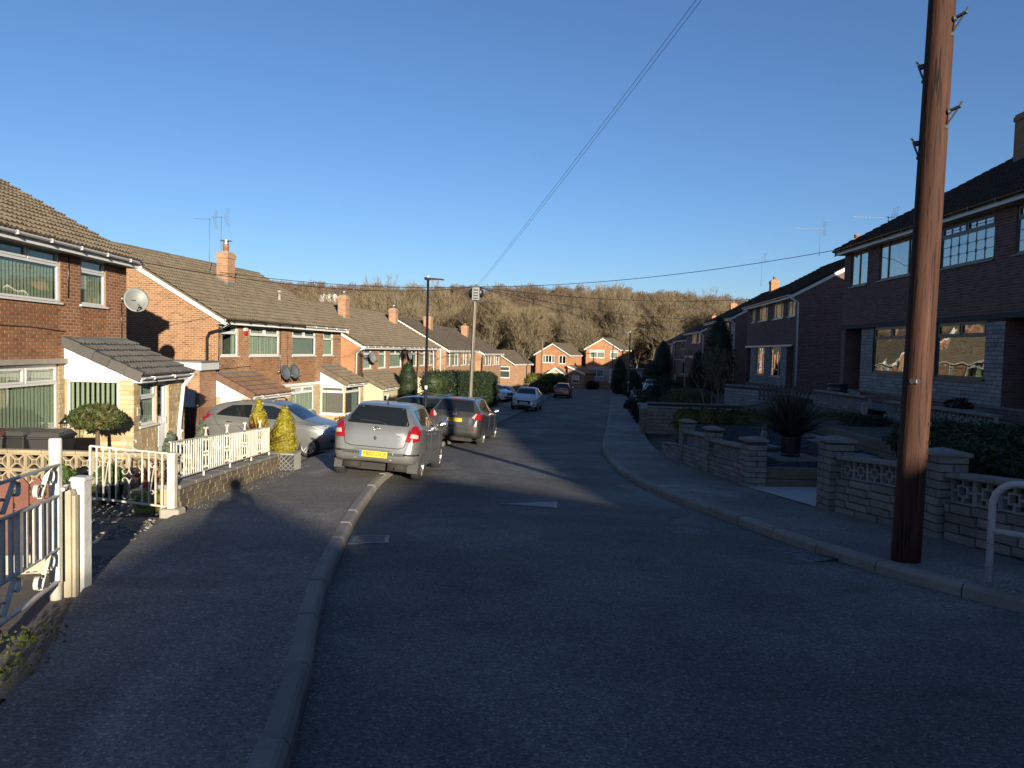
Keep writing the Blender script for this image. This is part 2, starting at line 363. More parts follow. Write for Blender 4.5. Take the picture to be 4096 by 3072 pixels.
def mat_tarmac(name, col, spark=.5, patch=.35):
    m = bpy.data.materials.new(name); ns, ls, bs = nodes(m); v = worldpos(ns, ls)
    big = noise(ns, ls, v, .45, 5, .6); mid = noise(ns, ls, v, 3.0, 4, .6); fine = noise(ns, ls, v, 90, 3, .7)
    c = ramp(ns, ls, big, [(.35, scl(col, 1 - patch)), (.62, scl(col, 1 + patch))])
    c = mixc(ns, ls, .6, c, ramp(ns, ls, mid, [(.3, (.4,.4,.4)), (.7, (.62,.62,.62))]), 'OVERLAY')
    # worn paler patches, drawn out along the road, and darker repaired bands
    wv = worldpos(ns, ls, (.55, .22, 1)); wp = noise(ns, ls, wv, 1.0, 6, .62, .6); c = mixc(ns, ls, ramp(ns, ls, wp, [(.53, (0,0,0)), (.70, (.75,)*3)]), c, scl(col, 2.1))
    dv = worldpos(ns, ls, (.35, .9, 1)); dp = noise(ns, ls, dv, .8, 3, .5); c = mixc(ns, ls, ramp(ns, ls, dp, [(.58, (0,0,0)), (.64, (.5,)*3)]), c, scl(col, .62))
    vo = ns.new('ShaderNodeTexVoronoi'); vo.inputs['Scale'].default_value = 80; ls.new(v, vo.inputs['Vector'])
    sep = ns.new('ShaderNodeSeparateColor'); ls.new(vo.outputs['Color'], sep.inputs[0])
    ch = ramp(ns, ls, sep.outputs[0], [(0, (.30,.30,.30)), (.5, (.95,.95,.95)), (.9, (1.3,1.3,1.3)), (.965, (2.4,2.3,2.2))]); c = mixc(ns, ls, spark, c, ch, 'MULTIPLY')
    # pale grit scattered thinly
    v2 = ns.new('ShaderNodeTexVoronoi'); v2.inputs['Scale'].default_value = 9; ls.new(v, v2.inputs['Vector'])
    gr = ramp(ns, ls, v2.outputs['Distance'], [(.0, (.9,.9,.9)), (.035, (.9,.9,.9)), (.05, (0,0,0))]); s2 = ns.new('ShaderNodeSeparateColor'); ls.new(v2.outputs['Color'], s2.inputs[0])
    gm = ramp(ns, ls, s2.outputs[1], [(.80, (0,0,0)), (.83, (1,1,1))]); gf = mixc(ns, ls, 1.0, gr, gm, 'MULTIPLY')
    c = mixc(ns, ls, gf, c, (.30, .28, .25)); ls.new(c, bs.inputs['Base Color'])
    rr = ramp(ns, ls, big, [(.3, (.92,)*3), (.7, (.72,)*3)]); ls.new(rr, bs.inputs['Roughness']); bs.inputs['Specular IOR Level'].default_value = .35
    h = mixc(ns, ls, .5, vo.outputs['Distance'], fine); bump(ns, ls, bs, h, .8, .010); return m
BR1 = [(.24,.10,.05), (.33,.148,.073), (.37,.17,.087), (.30,.13,.063), (.40,.195,.10)]
BR2 = [(.20,.10,.052), (.32,.16,.08), (.365,.19,.097), (.285,.138,.07), (.41,.22,.115)]
BR_SHADE = [(.13,.065,.055), (.19,.095,.08), (.24,.12,.098), (.165,.08,.07), (.27,.14,.115)]  # same brick as the left row, darkened to put the shade in its colour
M = {}
M['brick_a'] = mat_pieces('brick_rust', BR1); M['brick_b'] = mat_pieces('brick_orange', BR2); M['brick_shade'] = mat_pieces('shaded_brick', BR_SHADE, stain=.25)
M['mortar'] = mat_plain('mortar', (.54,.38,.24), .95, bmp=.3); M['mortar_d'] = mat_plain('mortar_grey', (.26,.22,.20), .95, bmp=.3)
M['tex_a'] = mat_bricktex('brickwork_rust', [BR1[0], BR1[2]], (.42,.30,.19)); M['tex_b'] = mat_bricktex('brickwork_orange', [(.32,.16,.085), (.46,.25,.135)], (.50,.36,.24))
M['tex_c'] = mat_bricktex('brickwork_bright', [(.42,.17,.07), (.54,.25,.115)], (.44,.27,.15)); M['tex_shade'] = mat_bricktex('shaded_brickwork', [BR_SHADE[1], BR_SHADE[4]], (.25,.21,.19))
STB = [(.40,.29,.15), (.50,.38,.22), (.56,.44,.27), (.47,.35,.19), (.60,.48,.31)]
M['stone'] = mat_pieces('buff_stone', STB, bmp=.4, grain=25, stain=.3); M['stone_m'] = mat_plain('stone_joint', (.46,.35,.21), .95)
STG = [(.30,.29,.28), (.38,.37,.355), (.44,.43,.41), (.34,.33,.315), (.48,.47,.45)]
M['stone_g'] = mat_pieces('grey_stone', STG, bmp=.7, grain=25, stain=.3); M['stone_gm'] = mat_plain('dark_joint', (.07,.068,.065), .95)
M['tile'] = mat_pieces('roof_tile', [(.14,.108,.074), (.18,.14,.098), (.21,.165,.115), (.16,.128,.092), (.195,.155,.108)], grain=30, stain=.4, sscale=2.2, stain_col=(.15,.13,.075))
M['tile_g'] = mat_pieces('slate_grey_tile', [(.085,.08,.075), (.10,.095,.09), (.115,.105,.1)], grain=30, stain=.2)
M['tile_r'] = mat_pieces('red_brown_tile', [(.15,.085,.055), (.19,.105,.065), (.21,.12,.08)], grain=30, stain=.5, stain_col=(.10,.085,.06))
M['tile_shade'] = mat_pieces('shaded_tile', [(.05,.042,.035), (.068,.055,.045), (.06,.05,.042)], grain=30, stain=.4)  # brown roof tile with the shade of the right row worked into its colour
M['upvc'] = mat_plain('white_upvc', (.78,.78,.76), .3, var=.03); M['upvc_d'] = mat_plain('dark_frame', (.055,.06,.058), .35, var=.05)
M['boards'] = mat_plain('white_boards', (.88,.87,.82), .35, var=.04)
M['cream'] = mat_plain('cream_paint', (.62,.52,.34), .6, var=.08)
M['gut_w'] = mat_plain('white_gutter', (.74,.74,.74), .3, var=.04); M['gut_b'] = mat_plain('black_gutter', (.014,.014,.016), .3, var=.1)
M['lead'] = mat_plain('lead', (.15,.17,.18), .55, var=.3, nscale=12, bmp=.2, bscale=20); M['concrete'] = mat_plain('concrete', (.38,.34,.28), .9, var=.2, bmp=.3)
M['glass'] = mat_glass(wav=.003, wscale=1.6); M['glass_w'] = mat_glass('wavy_window_glass', wav=.012, wscale=1.1, base=.22, tint=(.6, .64, .62))
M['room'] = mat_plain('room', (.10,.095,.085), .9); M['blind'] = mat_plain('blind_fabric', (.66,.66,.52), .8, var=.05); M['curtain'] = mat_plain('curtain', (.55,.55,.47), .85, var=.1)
M['curtain_y'] = mat_plain('yellow_curtain', (.66,.47,.2), .85); M['net'] = mat_plain('net_curtain', (.62,.64,.68), .9)
M['blind_g'] = mat_plain('grey_blind', (.40,.41,.40), .8)
M['terracotta'] = mat_plain('terracotta', (.36,.16,.08), .8, var=.2); M['steel'] = mat_plain('galvanised', (.5,.5,.5), .4, .9); M['alu'] = mat_plain('aerial_metal', (.20,.20,.21), .6, .3)
M['dish'] = mat_plain('grey_dish', (.19,.20,.195), .5); M['dish_d'] = mat_plain('dark_dish', (.09,.10,.11), .5); M['black'] = mat_plain('black_paint', (.012,.012,.013), .35)
# ---------------------------------------------------------------- ground, road, pavements, kerbs
M['soil'] = mat_plain('soil', (.075,.06,.04), .95, var=.4, nscale=2, bmp=.5, bscale=12)
M['road'] = mat_tarmac('road_tarmac', (.086,.082,.077), .8, .20); M['pave'] = mat_tarmac('pavement_tarmac', (.130,.120,.108), .7, .15)
M['kerb'] = mat_pieces('kerb_concrete', [(.26,.235,.20), (.31,.28,.24), (.35,.315,.27), (.29,.26,.225)], grain=60, bmp=.5, stain=.35, sscale=3)
def lattice(name, xs, ys, zf, mat, parent=None, smooth=True):
    vs = [(x, y, zf(x, y)) for y in ys for x in xs]; n = len(xs)
    fs = [(j*n + i, j*n + i + 1, (j+1)*n + i + 1, (j+1)*n + i) for j in range(len(ys) - 1) for i in range(n - 1)]
    return mesh_obj(name, vs, fs, mat, parent, smooth)
DRV = pchip([(14, -1.1), (16, -1.28), (19, -1.5), (23, -1.6)])     # level part of the drive by the second house
def ground_z(x, y):
    z = land(x, y); bl, br = BL(y), BR(y)
    if y < 135 and bl - .05 < x < br + .05: z = G(y) - .10
    else: z -= .05
    if x < bl - .1 and 14.6 < y < 23: z = min(z, DRV(y) - .06)
    return z
gxs = sorted(set([-2500, -1200, -500, -220, -120, -80, -50, -35] + [-28 + .8*i for i in range(81)] + [40, 50, 65, 90, 130, 220, 500, 1200, 2500]))
gys = [-400, -250, -160, -120] + [-90 + 3*i for i in range(30)] + [0 + .8*i for i in range(100)] + [80 + 2*i for i in range(25)] + [132, 140, 150, 165]
tag(lattice('ground', gxs, gys, ground_z, M['soil']), kind='structure')
def strip(name, f0, f1, y0, y1, dy, nx, zf, mat, parent=None):
    ys = list(np.arange(y0, y1 + 1e-6, dy)); vs = []; 
    for y in ys:
        a, b = f0(y), f1(y)
        for i in range(nx + 1):
            t = i / nx; x = a + (b - a) * t; vs.append((x, y, zf(x, y, t)))
    fs = [(j*(nx+1) + i, j*(nx+1) + i + 1, (j+1)*(nx+1) + i + 1, (j+1)*(nx+1) + i) for j in range(len(ys) - 1) for i in range(nx)]
    return mesh_obj(name, vs, fs, mat, parent, True)
tag(strip('road', KL, KR, -60, 122, .6, 10, lambda x, y, t: G(y) - .012 + .05 * math.sin(math.pi * t), M['road']), kind='structure')
PV = .105
def pave_z(x, y, t=0): return G(y) + PV
tag(strip('pavement_left', BL, lambda y: KL(y) - .125, -60, 122, .6, 3, lambda x, y, t: G(y) + PV + .0, M['pave']), kind='structure')
tag(strip('pavement_right', lambda y: KR(y) + .125, BR, -60, 122, .6, 3, lambda x, y, t: G(y) + PV + .02*t, M['pave']), kind='structure')
def kerb(name, f, side, label):
    root = bpy.data.objects.new(name, None); link(root); root['kind'] = 'structure'
    y = -6.0; k = 0
    while y < 120:
        L = .915
        a, b = (f(y), y), (f(y + L * .98), y + L * .98); dx, dy = b[0] - a[0], b[1] - a[1]; q = math.hypot(dx, dy); L2 = .915 * .985; dx *= L2/q; dy *= L2/q
        nx, ny = side * dy / L2, -side * dx / L2
        if (nx * side) < 0: nx, ny = -nx, -ny
        w = .125; j = random.uniform(-.006, .006); g = .008
        def pt(t, o, z): 
            X = a[0] + dx*t + nx*o; Y = a[1] + dy*t + ny*o; return (X, Y, G(Y) + z)
        t0, t1 = g, 1 - g; mb = MB()
        prof = [(-.004, -.12), (.0, PV - .035 + j), (.02, PV - .006 + j), (.04, PV + .004 + j), (w + .004, PV + .005 + j), (w + .004, -.12)]
        vs = [pt(t0, o, z) for o, z in prof] + [pt(t1, o, z) for o, z in prof]; n = len(prof)
        mb.add(vs, [tuple(range(n)), tuple(range(n, 2*n))[::-1]] + [(i, i + n, i + 1 + n, i + 1) for i in range(n - 1)])
        mb.build('kerb_stone', M['kerb'], root); y += dy; k += 1
    return root
kerb('kerb_left', KL, -1, ''); kerb('kerb_right', KR, 1, '')
# ---------------------------------------------------------------- houses
TW, TL = .30, .32
def tile_unit():
    px = [(-.5, .022), (-.42, .0), (-.30, .0), (-.2, .030), (-.05, .030), (.05, .0), (.22, .0), (.32, .034), (.46, .034), (.5, .022)]
    v = []; 
    for y, z0 in ((-.05, .048), (1.0, .0)):
        for x, z in px: v.append((x, y, z + z0))
    for x, z in px: v.append((x, -.05, z - .012))
    n = len(px); f = [(i, i+1, n+i+1, n+i) for i in range(n-1)] + [(2*n+i, 2*n+i+1, i+1, i) for i in range(n-1)]
    return v, f
TILE_U = tile_unit()
def roof_rot(dy, dz, sgn=1): # x along eaves, y up the slope
    ylen = math.hypot(dy, dz); y = Vector((0, dy/ylen, dz/ylen)); x = Vector((1, 0, 0)) * sgn; z = x.cross(y); return Matrix((x, y, z)).transposed()
def tiled_slope(parent, x0, x1, yb, zb, yt, zt, mat, n_ind=300, tiles=True, name='roof', under=None, tw=TW, tl=TL, flip=1):
    """a slope whose eaves run along x from (yb, zb) up to (yt, zt)"""
    dy, dz = yt - yb, zt - zb; ln = math.hypot(dy, dz); rot = roof_rot(dy, dz, flip); nrm = rot.col[2]
    mb = MB(); a = .03; o1, o2 = nrm * -.005, nrm * -.06
    c = [Vector((x0, yb, zb)), Vector((x1, yb, zb)), Vector((x1, yt, zt)), Vector((x0, yt, zt))]
    mb.hexa([p + o2 for p in c], [p + o1 for p in c]); slab = mb.build(name, under or mat, parent)
    rows = int(round(ln / tl)); tl2 = ln / rows; nc = int(round((x1 - x0) / tw)); tw2 = (x1 - x0) / nc
    if tiles:
        xf = []
        for r in range(rows):
            for k in range(nc):
                off = 0 if r % 2 else 0
                p = Vector((x0 + (k + .5) * tw2 + off, yb, zb)) + rot.col[1] * (r * tl2) + nrm * random.uniform(0, .006)
                xf.append((p, (tw2, tl2 * 1.02, 1 + random.uniform(-.1, .15)), rot))
        pieces('tile', TILE_U, xf, mat, slab, n_ind, 'tile_field')
    else:
        mb = MB()
        for r in range(rows):
            n = max(1, int((x1 - x0) / 1.2))
            for k in range(n):
                xa, xb = x0 + (x1-x0)*k/n, x0 + (x1-x0)*(k+1)/n; j = random.uniform(.0, .012)
                b0 = Vector((0, yb, zb)) + rot.col[1] * (r*tl2) + nrm * (.06 + j); t0 = Vector((0, yb, zb)) + rot.col[1] * ((r+1)*tl2) + nrm * .004; u0 = b0 - nrm * .07
                X = lambda p, x: (x, p.y, p.z)
                mb.quad(X(b0,xa), X(b0,xb), X(t0,xb), X(t0,xa)); mb.quad(X(u0,xa), X(u0,xb), X(b0,xb), X(b0,xa))
        o = mb.build('tile_courses', mat, slab); o['kind'] = 'stuff'
    return slab
def ridge(parent, x0, x1, y, z, mat, n_ind=60):
    u = []; n = 6
    v = [(x, .11*math.cos(math.pi*k/n), .09*math.sin(math.pi*k/n)) for x in (-.5, .5) for k in range(n+1)]
    f = [(k, k+1, n+1+k+1, n+1+k) for k in range(n)] + [tuple(range(n+1)), tuple(range(n+1, 2*n+2))[::-1]]
    m = max(1, int((x1-x0)/.45)); L = (x1-x0)/m
    pieces('ridge_tile', (v, f), [(Vector((x0 + L*(k+.5), y, z - .03 + random.uniform(0,.012))), (L*.985, 1, 1), None) for k in range(m)], mat, parent, n_ind, 'ridge_field')
def tube_obj(name, pts, r, mat, parent, n=8): return MB().tube(pts, r, n).build(name, mat, parent, True)
def gutter(parent, x0, x1, y, z, mat, r=.06, name='gutter'):
    mb = MB(); n = 6; pr = [(r*math.cos(math.pi + math.pi*k/n), r*math.sin(math.pi + math.pi*k/n)) for k in range(n+1)]; pr += [(p*.88, q*.88) for p, q in pr[::-1]]
    mb.prism([(x0, y + p, z + q) for p, q in pr], (x1 - x0, 0, 0)); g = mb.build(name, mat, parent, False)
    mb = MB(); k = x0 + .5
    while k < x1: mb.box(k - .02, k + .02, y - r*1.1, y + r*1.3, z - r*1.12, z + .012); k += 1.1
    mb.build('gutter_bracket', mat, g); return g
def window(parent, pl, u0, u1, w0, w1, cols=(1,), transom=None, top_cols=None, fm='upvc', glass='glass', inside='blind', inset=.03, sill=True, fw=.055, slats_ind=False, room=True, sill_mat=None):
    """frame with panes, sill and what hangs behind; cols are width shares below the transom"""
    mb = MB(); fr = M[fm]; n0, n1 = -inset - .05, -inset
    pl.box(mb, u0, u0+fw, w0, w1, n0, n1); pl.box(mb, u1-fw, u1, w0, w1, n0, n1); pl.box(mb, u0+fw, u1-fw, w1-fw, w1, n0, n1); pl.box(mb, u0+fw, u1-fw, w0, w0+fw*1.15, n0, n1)
    panes = []; wt = w1 - fw if transom is None else w0 + (w1 - w0) * transom
    def row(a, b, shares, sash):
        s = sum(shares); x = u0; edges = [u0 + (u1-u0)*sum(shares[:i])/s for i in range(len(shares)+1)]
        for i, (p, q) in enumerate(zip(edges, edges[1:])):
            p2 = p + (fw if i == 0 else fw*.55); q2 = q - (fw if i == len(shares)-1 else fw*.55)
            if i: pl.box(mb, p - fw*.55, p + fw*.55, a, b, n0, n1)
            if sash:
                e = .045; pl.box(mb, p2, p2+e, a, b, n1-.03, n1+.012); pl.box(mb, q2-e, q2, a, b, n1-.03, n1+.012); pl.box(mb, p2+e, q2-e, a, a+e, n1-.03, n1+.012); pl.box(mb, p2+e, q2-e, b-e, b, n1-.03, n1+.012)
                panes.append((p2+e, q2-e, a+e, b-e))
            else: panes.append((p2, q2, a, b))
    if transom is None: row(w0 + fw*1.15, w1 - fw, list(cols), False)
    else:
        pl.box(mb, u0+fw, u1-fw, wt-fw*.55, wt+fw*.55, n0, n1); row(w0 + fw*1.15, wt - fw*.55, list(cols), False); row(wt + fw*.55, w1 - fw, list(top_cols or cols), True)
    w = mb.build('window', fr, parent)
    for a, b, c, d in panes:
        m2 = MB(); pl.box(m2, a, b, c, d, n0 + .02, n0 + .028); m2.build('pane', M[glass], w)
    if sill:
        m2 = MB(); pl.box(m2, u0 - .05, u1 + .05, w0 - .045, w0 - .002, -inset - .02, .05); m2.build('sill', M[sill_mat or fm], w)
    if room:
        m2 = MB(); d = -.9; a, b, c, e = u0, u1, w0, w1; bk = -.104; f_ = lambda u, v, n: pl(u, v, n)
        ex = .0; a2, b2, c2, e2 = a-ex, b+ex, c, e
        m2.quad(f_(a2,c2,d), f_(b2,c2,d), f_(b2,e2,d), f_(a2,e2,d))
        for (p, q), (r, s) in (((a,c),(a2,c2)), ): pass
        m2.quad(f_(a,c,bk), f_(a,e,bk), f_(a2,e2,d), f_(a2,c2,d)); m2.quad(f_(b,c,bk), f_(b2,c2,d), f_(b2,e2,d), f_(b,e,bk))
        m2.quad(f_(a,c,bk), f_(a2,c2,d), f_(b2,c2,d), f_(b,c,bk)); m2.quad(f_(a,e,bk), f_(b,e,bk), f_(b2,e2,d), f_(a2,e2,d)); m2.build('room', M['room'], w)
    dn = n0 - .035
    if inside in ('blind', 'blind_g'):
        sw, sp = .074, .112; xf = []; u = u0 + .07; rot = pl.rot() @ Matrix.Rotation(R_(-16), 3, 'Z'); h = w1 - w0 - .1; lo = w0 + .06
        U = ([(-.5,-.004,-.5),(.5,-.004,-.5),(.5,-.004,.5),(-.5,-.004,.5),(-.5,.004,-.5),(.5,.004,-.5),(.5,.004,.5),(-.5,.004,.5)], [(0,1,2,3),(5,4,7,6),(4,5,1,0),(3,2,6,7)])
        while u < u1 - .06: xf.append((pl(u, lo + h/2, dn), (sw, .4, h), rot)); u += sp
        pieces('slat', U, xf, M['blind' if inside == 'blind' else 'blind_g'], w, 60 if slats_ind else 0, 'blind')
    elif inside in ('curtain', 'net', 'curtains'):
        m2 = MB(); k = 40; L = u1 - u0 - .06
        spans = [(0, 1)] if inside != 'curtains' else [(0, .3), (.72, 1)]
        for s0, s1 in spans:
            for i in range(k):
                p, q = s0 + (s1-s0)*i/k, s0 + (s1-s0)*(i+1)/k; fp = lambda t: dn + .025*math.sin(t*L*34) + .012*math.sin(t*L*13 + 1)
                m2.quad(pl(u0+.03+p*L, w0+.05, fp(p)), pl(u0+.03+q*L, w0+.05, fp(q)), pl(u0+.03+q*L, w1-.09, fp(q)), pl(u0+.03+p*L, w1-.09, fp(p)))
        m2.build('curtain', M['net' if inside == 'net' else 'curtain'], w, True)
    return w
def stone_front(parent, pl, u0, u1, w0, w1, openings, mat='stone', joint='stone_m', n_ind=120, name='stone_facing'):
    return brick_wall(parent, pl, u0, u1, w0, w1, openings, M[joint], M[mat], n_ind, bl=.36, bh=.105, gap=.012, proud=.007, jit=1.0, varied=True, name=name, piece='stone')
def door(parent, pl, u0, u1, w0, w1, mat='upvc', glass=True, inset=.05):
    mb = MB(); f = .06; n0, n1 = -inset - .06, -inset
    pl.box(mb, u0, u0+f, w0, w1, n0, n1+.02); pl.box(mb, u1-f, u1, w0, w1, n0, n1+.02); pl.box(mb, u0+f, u1-f, w1-f, w1, n0, n1+.02)
    m = w0 + (w1-w0)*.45; pl.box(mb, u0+f, u1-f, w0, m, n0, n1); s = .09; pl.box(mb, u0+f, u0+f+s, m, w1-f, n0, n1); pl.box(mb, u1-f-s, u1-f, m, w1-f, n0, n1); pl.box(mb, u0+f+s, u1-f-s, w1-f-s, w1-f, n0, n1); pl.box(mb, u0+f+s, u1-f-s, m, m+.07, n0, n1)
    for k in range(4):
        x = u0 + f + .1 + (u1-u0-2*f-.2)*(k+.5)/4; pl.box(mb, x-.035, x+.035, w0+.12, m-.08, n1, n1+.012)
    d = mb.build('door', M[mat], parent)
    if glass: m2 = MB(); pl.box(m2, u0+f+s, u1-f-s, m+.07, w1-f-s, n0+.02, n0+.03); m2.build('pane', M['glass'], d); m2 = MB(); pl.box(m2, u0+f+s-.02, u1-f-s+.02, m, w1-f-s, n0-.25, n0-.24); m2.build('curtain', M['blind_g'], d)
    m2 = MB(); pl.box(m2, u1-f-s+.02, u1-f-s+.05, m-.12, m+.04, n1, n1+.05); m2.build('handle', M['steel'], d); return d
def chimney(parent, x, y, zb, zt, mat, w=.68, d=.68, pots=1, pot='terracotta', lead=True, steps_y=None):
    mb = MB(); mb.box(x-w/2, x+w/2, y-d/2, y+d/2, zb, zt-.22); mb.box(x-w/2-.035, x+w/2+.035, y-d/2-.035, y+d/2+.035, zt-.22, zt-.07); mb.box(x-w/2-.005, x+w/2+.005, y-d/2-.005, y+d/2+.005, zt-.07, zt)
    c = mb.build('chimney', mat, parent); mb = MB(); mb.hexa([(x-w/2,y-d/2,zt),(x+w/2,y-d/2,zt),(x+w/2,y+d/2,zt),(x-w/2,y+d/2,zt)], [(x-.15,y-.15,zt+.1),(x+.15,y-.15,zt+.1),(x+.15,y+.15,zt+.1),(x-.15,y+.15,zt+.1)]); mb.build('flaunching', M['concrete'], c)
    for k in range(pots):
        px = x + (k - (pots-1)/2) * .3; mb = MB(); mb.lathe([(.12,0),(.12,.22),(.14,.23),(.14,.28),(.11,.28)], 12, (px, y, zt+.05)); mb.build('chimney_pot', M[pot], c, True)
    return c
def aerial(name, label, base, h, ang, n=10, L=1.3, mesh=False, group='television aerials', rake=0.0):
    t = thing(name, label, 'aerial', base, ang, group); mb = MB(); mb.tube([(0,0,-.7),(0,0,h)], .014, 6); mb.build('mast', M['alu'], t, True)
    mb = MB(); mb.beam((-.25,0,h-.06),(L-.25,0,h-.06), .012)
    for k in range(n):
        x = -.05 + (L-.25)*k/n; s = .13 - .05*k/n; mb.tube([(x,-s,h-.045),(x,s,h-.045)], .004, 4)
    mb.build('boom', M['alu'], t)
    mb = MB()
    for sg in (1, -1):
        for k in range(4): z = h - .06 + sg*(.06 + .1*k); x = -.22 - .02*k; mb.tube([(x,-.22,z),(x,.22,z)], .005, 4)
        for yy in (-.2, 0, .2): mb.tube([(-.22, yy, h-.06), (-.29, yy, h - .06 + sg*.4)], .005, 4)
    mb.build('reflector', M['alu'], t); return t
def house(name, label, group, P, ang, L, D, z0, He, pitch, near, walls, tile, tex, fac='b', roof_geo=True, n_tile=300, barge='boards', over=.34, verge=.10, gut='gut_w', soffit='upvc', rear_tex=None):
    """root at one front corner, x along the front, y into the house; near: which gable (0 or L) faces the camera"""
    h = thing(name, label, 'house', (P[0], P[1], z0), ang, group); h['L'] = L; del h['L']
    zr = He + .08 + pitch * (D/2); front = Plane((0,0,0), (1,0,0), (0,-1,0))
    # rear wall and the far gable, plain
    mb = MB(); mb.quad((0,D,-1.5),(0,D,He),(L,D,He),(L,D,-1.5)); mb.build('rear_wall', M[rear_tex or tex], h)
    r = []
    ye, ze = -over, He + .08 - pitch*over
    rf = tiled_slope(h, -verge, L + verge, ye, ze, D/2, zr, M[tile], n_tile, roof_geo, 'roof')
    tiled_slope(h, -verge, L + verge, D + over, ze, D/2, zr, M[tile], 0, False, 'rear_roof', flip=-1)
    ridge(rf, -verge, L + verge, D/2, zr + .02, M[tile], 60 if roof_geo else 0)
    mb = MB(); mb.box(-verge, L+verge, ye+.03, ye+.055, ze-.19, ze-.02); mb.build('fascia', M[barge], h)
    mb = MB(); mb.box(-verge, L+verge, ye+.056, -.002, ze-.19, ze-.175); mb.build('soffit', M[soffit], h)
    for gx in (0, L):
        s = -1 if gx == 0 else 1; x0, x1 = sorted((gx + s*(verge-.045), gx + s*(verge-.01))); mb = MB(); t = .22
        for (ya, za, yb, zb) in ((ye-.02, ze, D/2, zr), (D + over, ze, D/2, zr)):
            mb.hexa([(x0,ya,za-t-.02),(x1,ya,za-t-.02),(x1,yb,zb-t-.02),(x0,yb,zb-t-.02)], [(x0,ya,za-.03),(x1,ya,za-.03),(x1,yb,zb-.03),(x0,yb,zb-.03)])
        b = mb.build('bargeboard', M[barge], h)
        mb = MB(); mb.hexa([(min(gx, gx+s*(verge-.045)),ye,ze-t),(max(gx, gx+s*(verge-.045)),ye,ze-t),(max(gx, gx+s*(verge-.045)),D/2,zr-t),(min(gx, gx+s*(verge-.045)),D/2,zr-t)], [(min(gx, gx+s*(verge-.045)),ye,ze-t+.015),(max(gx, gx+s*(verge-.045)),ye,ze-t+.015),(max(gx, gx+s*(verge-.045)),D/2,zr-t+.015),(min(gx, gx+s*(verge-.045)),D/2,zr-t+.015)]); mb.build('verge_soffit', M[soffit], b)
    gutter(h, -verge - .02, L + verge + .02, ye - .035, ze - .03, M[gut])
    far = L if near == 0 else 0
    fp = Plane((far, 0 if far == L else D, 0), (0, 1 if far == L else -1, 0), (1 if far == L else -1, 0, 0))
    top = [(0, He), (D/2, He + pitch*D/2 + .02), (D, He)]
    wall_sheet(fp, 0, D, -1.5, top, []).build('far_gable', M[rear_tex or tex], h)
    npl = Plane((near, D if near == 0 else 0, 0), (0, -1 if near == 0 else 1, 0), (-1 if near == 0 else 1, 0, 0))
    return h, front, npl, top, zr, ze
# ---------------------------------------------------------------- the houses in the street
def dirv(a): a = R_(a); return Vector((math.sin(a), math.cos(a)))
def along(P, a, us, vs):                 # where a pixel's ray meets the front of a house, measured from its near corner
    d = ray(us, vs); dv = dirv(a); n = Vector((dv.y, -dv.x)); t = (P.x*n.x + P.y*n.y) / (d.x*n.x + d.y*n.y)
    return (d.x*t - P.x)*dv.x + (d.y*t - P.y)*dv.y, d.z*t + CZ
def along_off(P, a, off, us, vs):
    dv = dirv(a); n = Vector((dv.y, -dv.x)); return along(Vector((P.x + n.x*off, P.y + n.y*off)), a, us, vs)
def LH(x, y, a, shift=0): dv = dirv(a); return Vector((x, y)) + dv*shift
def boards(parent, pl, u0, u1, w0, top, mat, bh=.15, n=-.0, name='board'):
    w = w0; wm = max(t[1] for t in top)
    while w < wm - .01:
        b = min(w + bh, wm); us = [u0 + (u1-u0)*i/200 for i in range(201)]
        def ext(h): 
            ok = [u for u in us if interp(u, top) >= h - 1e-4]; return (min(ok), max(ok)) if ok else None
        e0, e1 = ext(w), ext(b - .004)
        if e0:
            e1 = e1 or (e0[0], e0[0] + .01); mb = MB()
            mb.hexa([pl(e0[0],w,n), pl(e0[1],w,n), pl(e0[1],w,n+.022), pl(e0[0],w,n+.022)], [pl(e1[0],b-.006,n), pl(e1[1],b-.006,n), pl(e1[1],b-.006,n+.014), pl(e1[0],b-.006,n+.014)])
            mb.build(name, mat, parent)
        w = b
def lead_flash(h, x0, x1, z, y=-.012, step=0):
    mb = MB(); mb.hexa([(x0,y-.16,z-.1),(x1,y-.16,z-.1),(x1,y,z-.1),(x0,y,z-.1)], [(x0,y-.012,z+.07),(x1,y-.012,z+.07),(x1,y,z+.07),(x0,y,z+.07)]); return mb.build('flashing', M['lead'], h)
def lean_to(h, x0, x1, p, zt, ze, tile, n_ind=80, verge=True, vmat=None, ov=.13, gut='gut_w', geo=True):
    k = (zt - ze) / (p + ov + .1); yb = -p - ov - .1
    s = tiled_slope(h, x0 - .06, x1 + .06, yb, ze, -.01, zt, M[tile], n_ind, geo, 'porch_roof')
    if verge:
        n = 5; xf = []; L = math.hypot(p + ov + .09, zt - ze); d = Vector((0, p + ov + .09, zt - ze)).normalized(); rot = roof_rot(d.y, d.z)
        U = ([(-.5,-.02,-.16),(-.5,1.03,-.17),(-.5,1.03,.05),(-.5,-.02,.07),(.5,-.02,.07),(.5,1.03,.05)], [(0,3,2,1),(3,4,5,2)])
        for k2 in range(n): xf.append((Vector((x0 - .06 + .02, yb, ze)) + d*(L*k2/n) + rot.col[2]*.02, (.16, L/n, 1), rot))
        pieces('verge_tile', U, xf, vmat or M[tile], s, 10, 'verge_field')
    lead_flash(s, x0 - .05, x1 + .05, zt)
    gutter(h, x0 - .1, x1 + .1, yb - .03, ze - .03, M[gut], .05, 'porch_gutter')
    mb = MB(); mb.box(x0 - .03, x1 + .03, yb + .03, -p + .0, ze - .16, ze - .02); mb.build('porch_fascia', M['upvc'], h); return s, yb

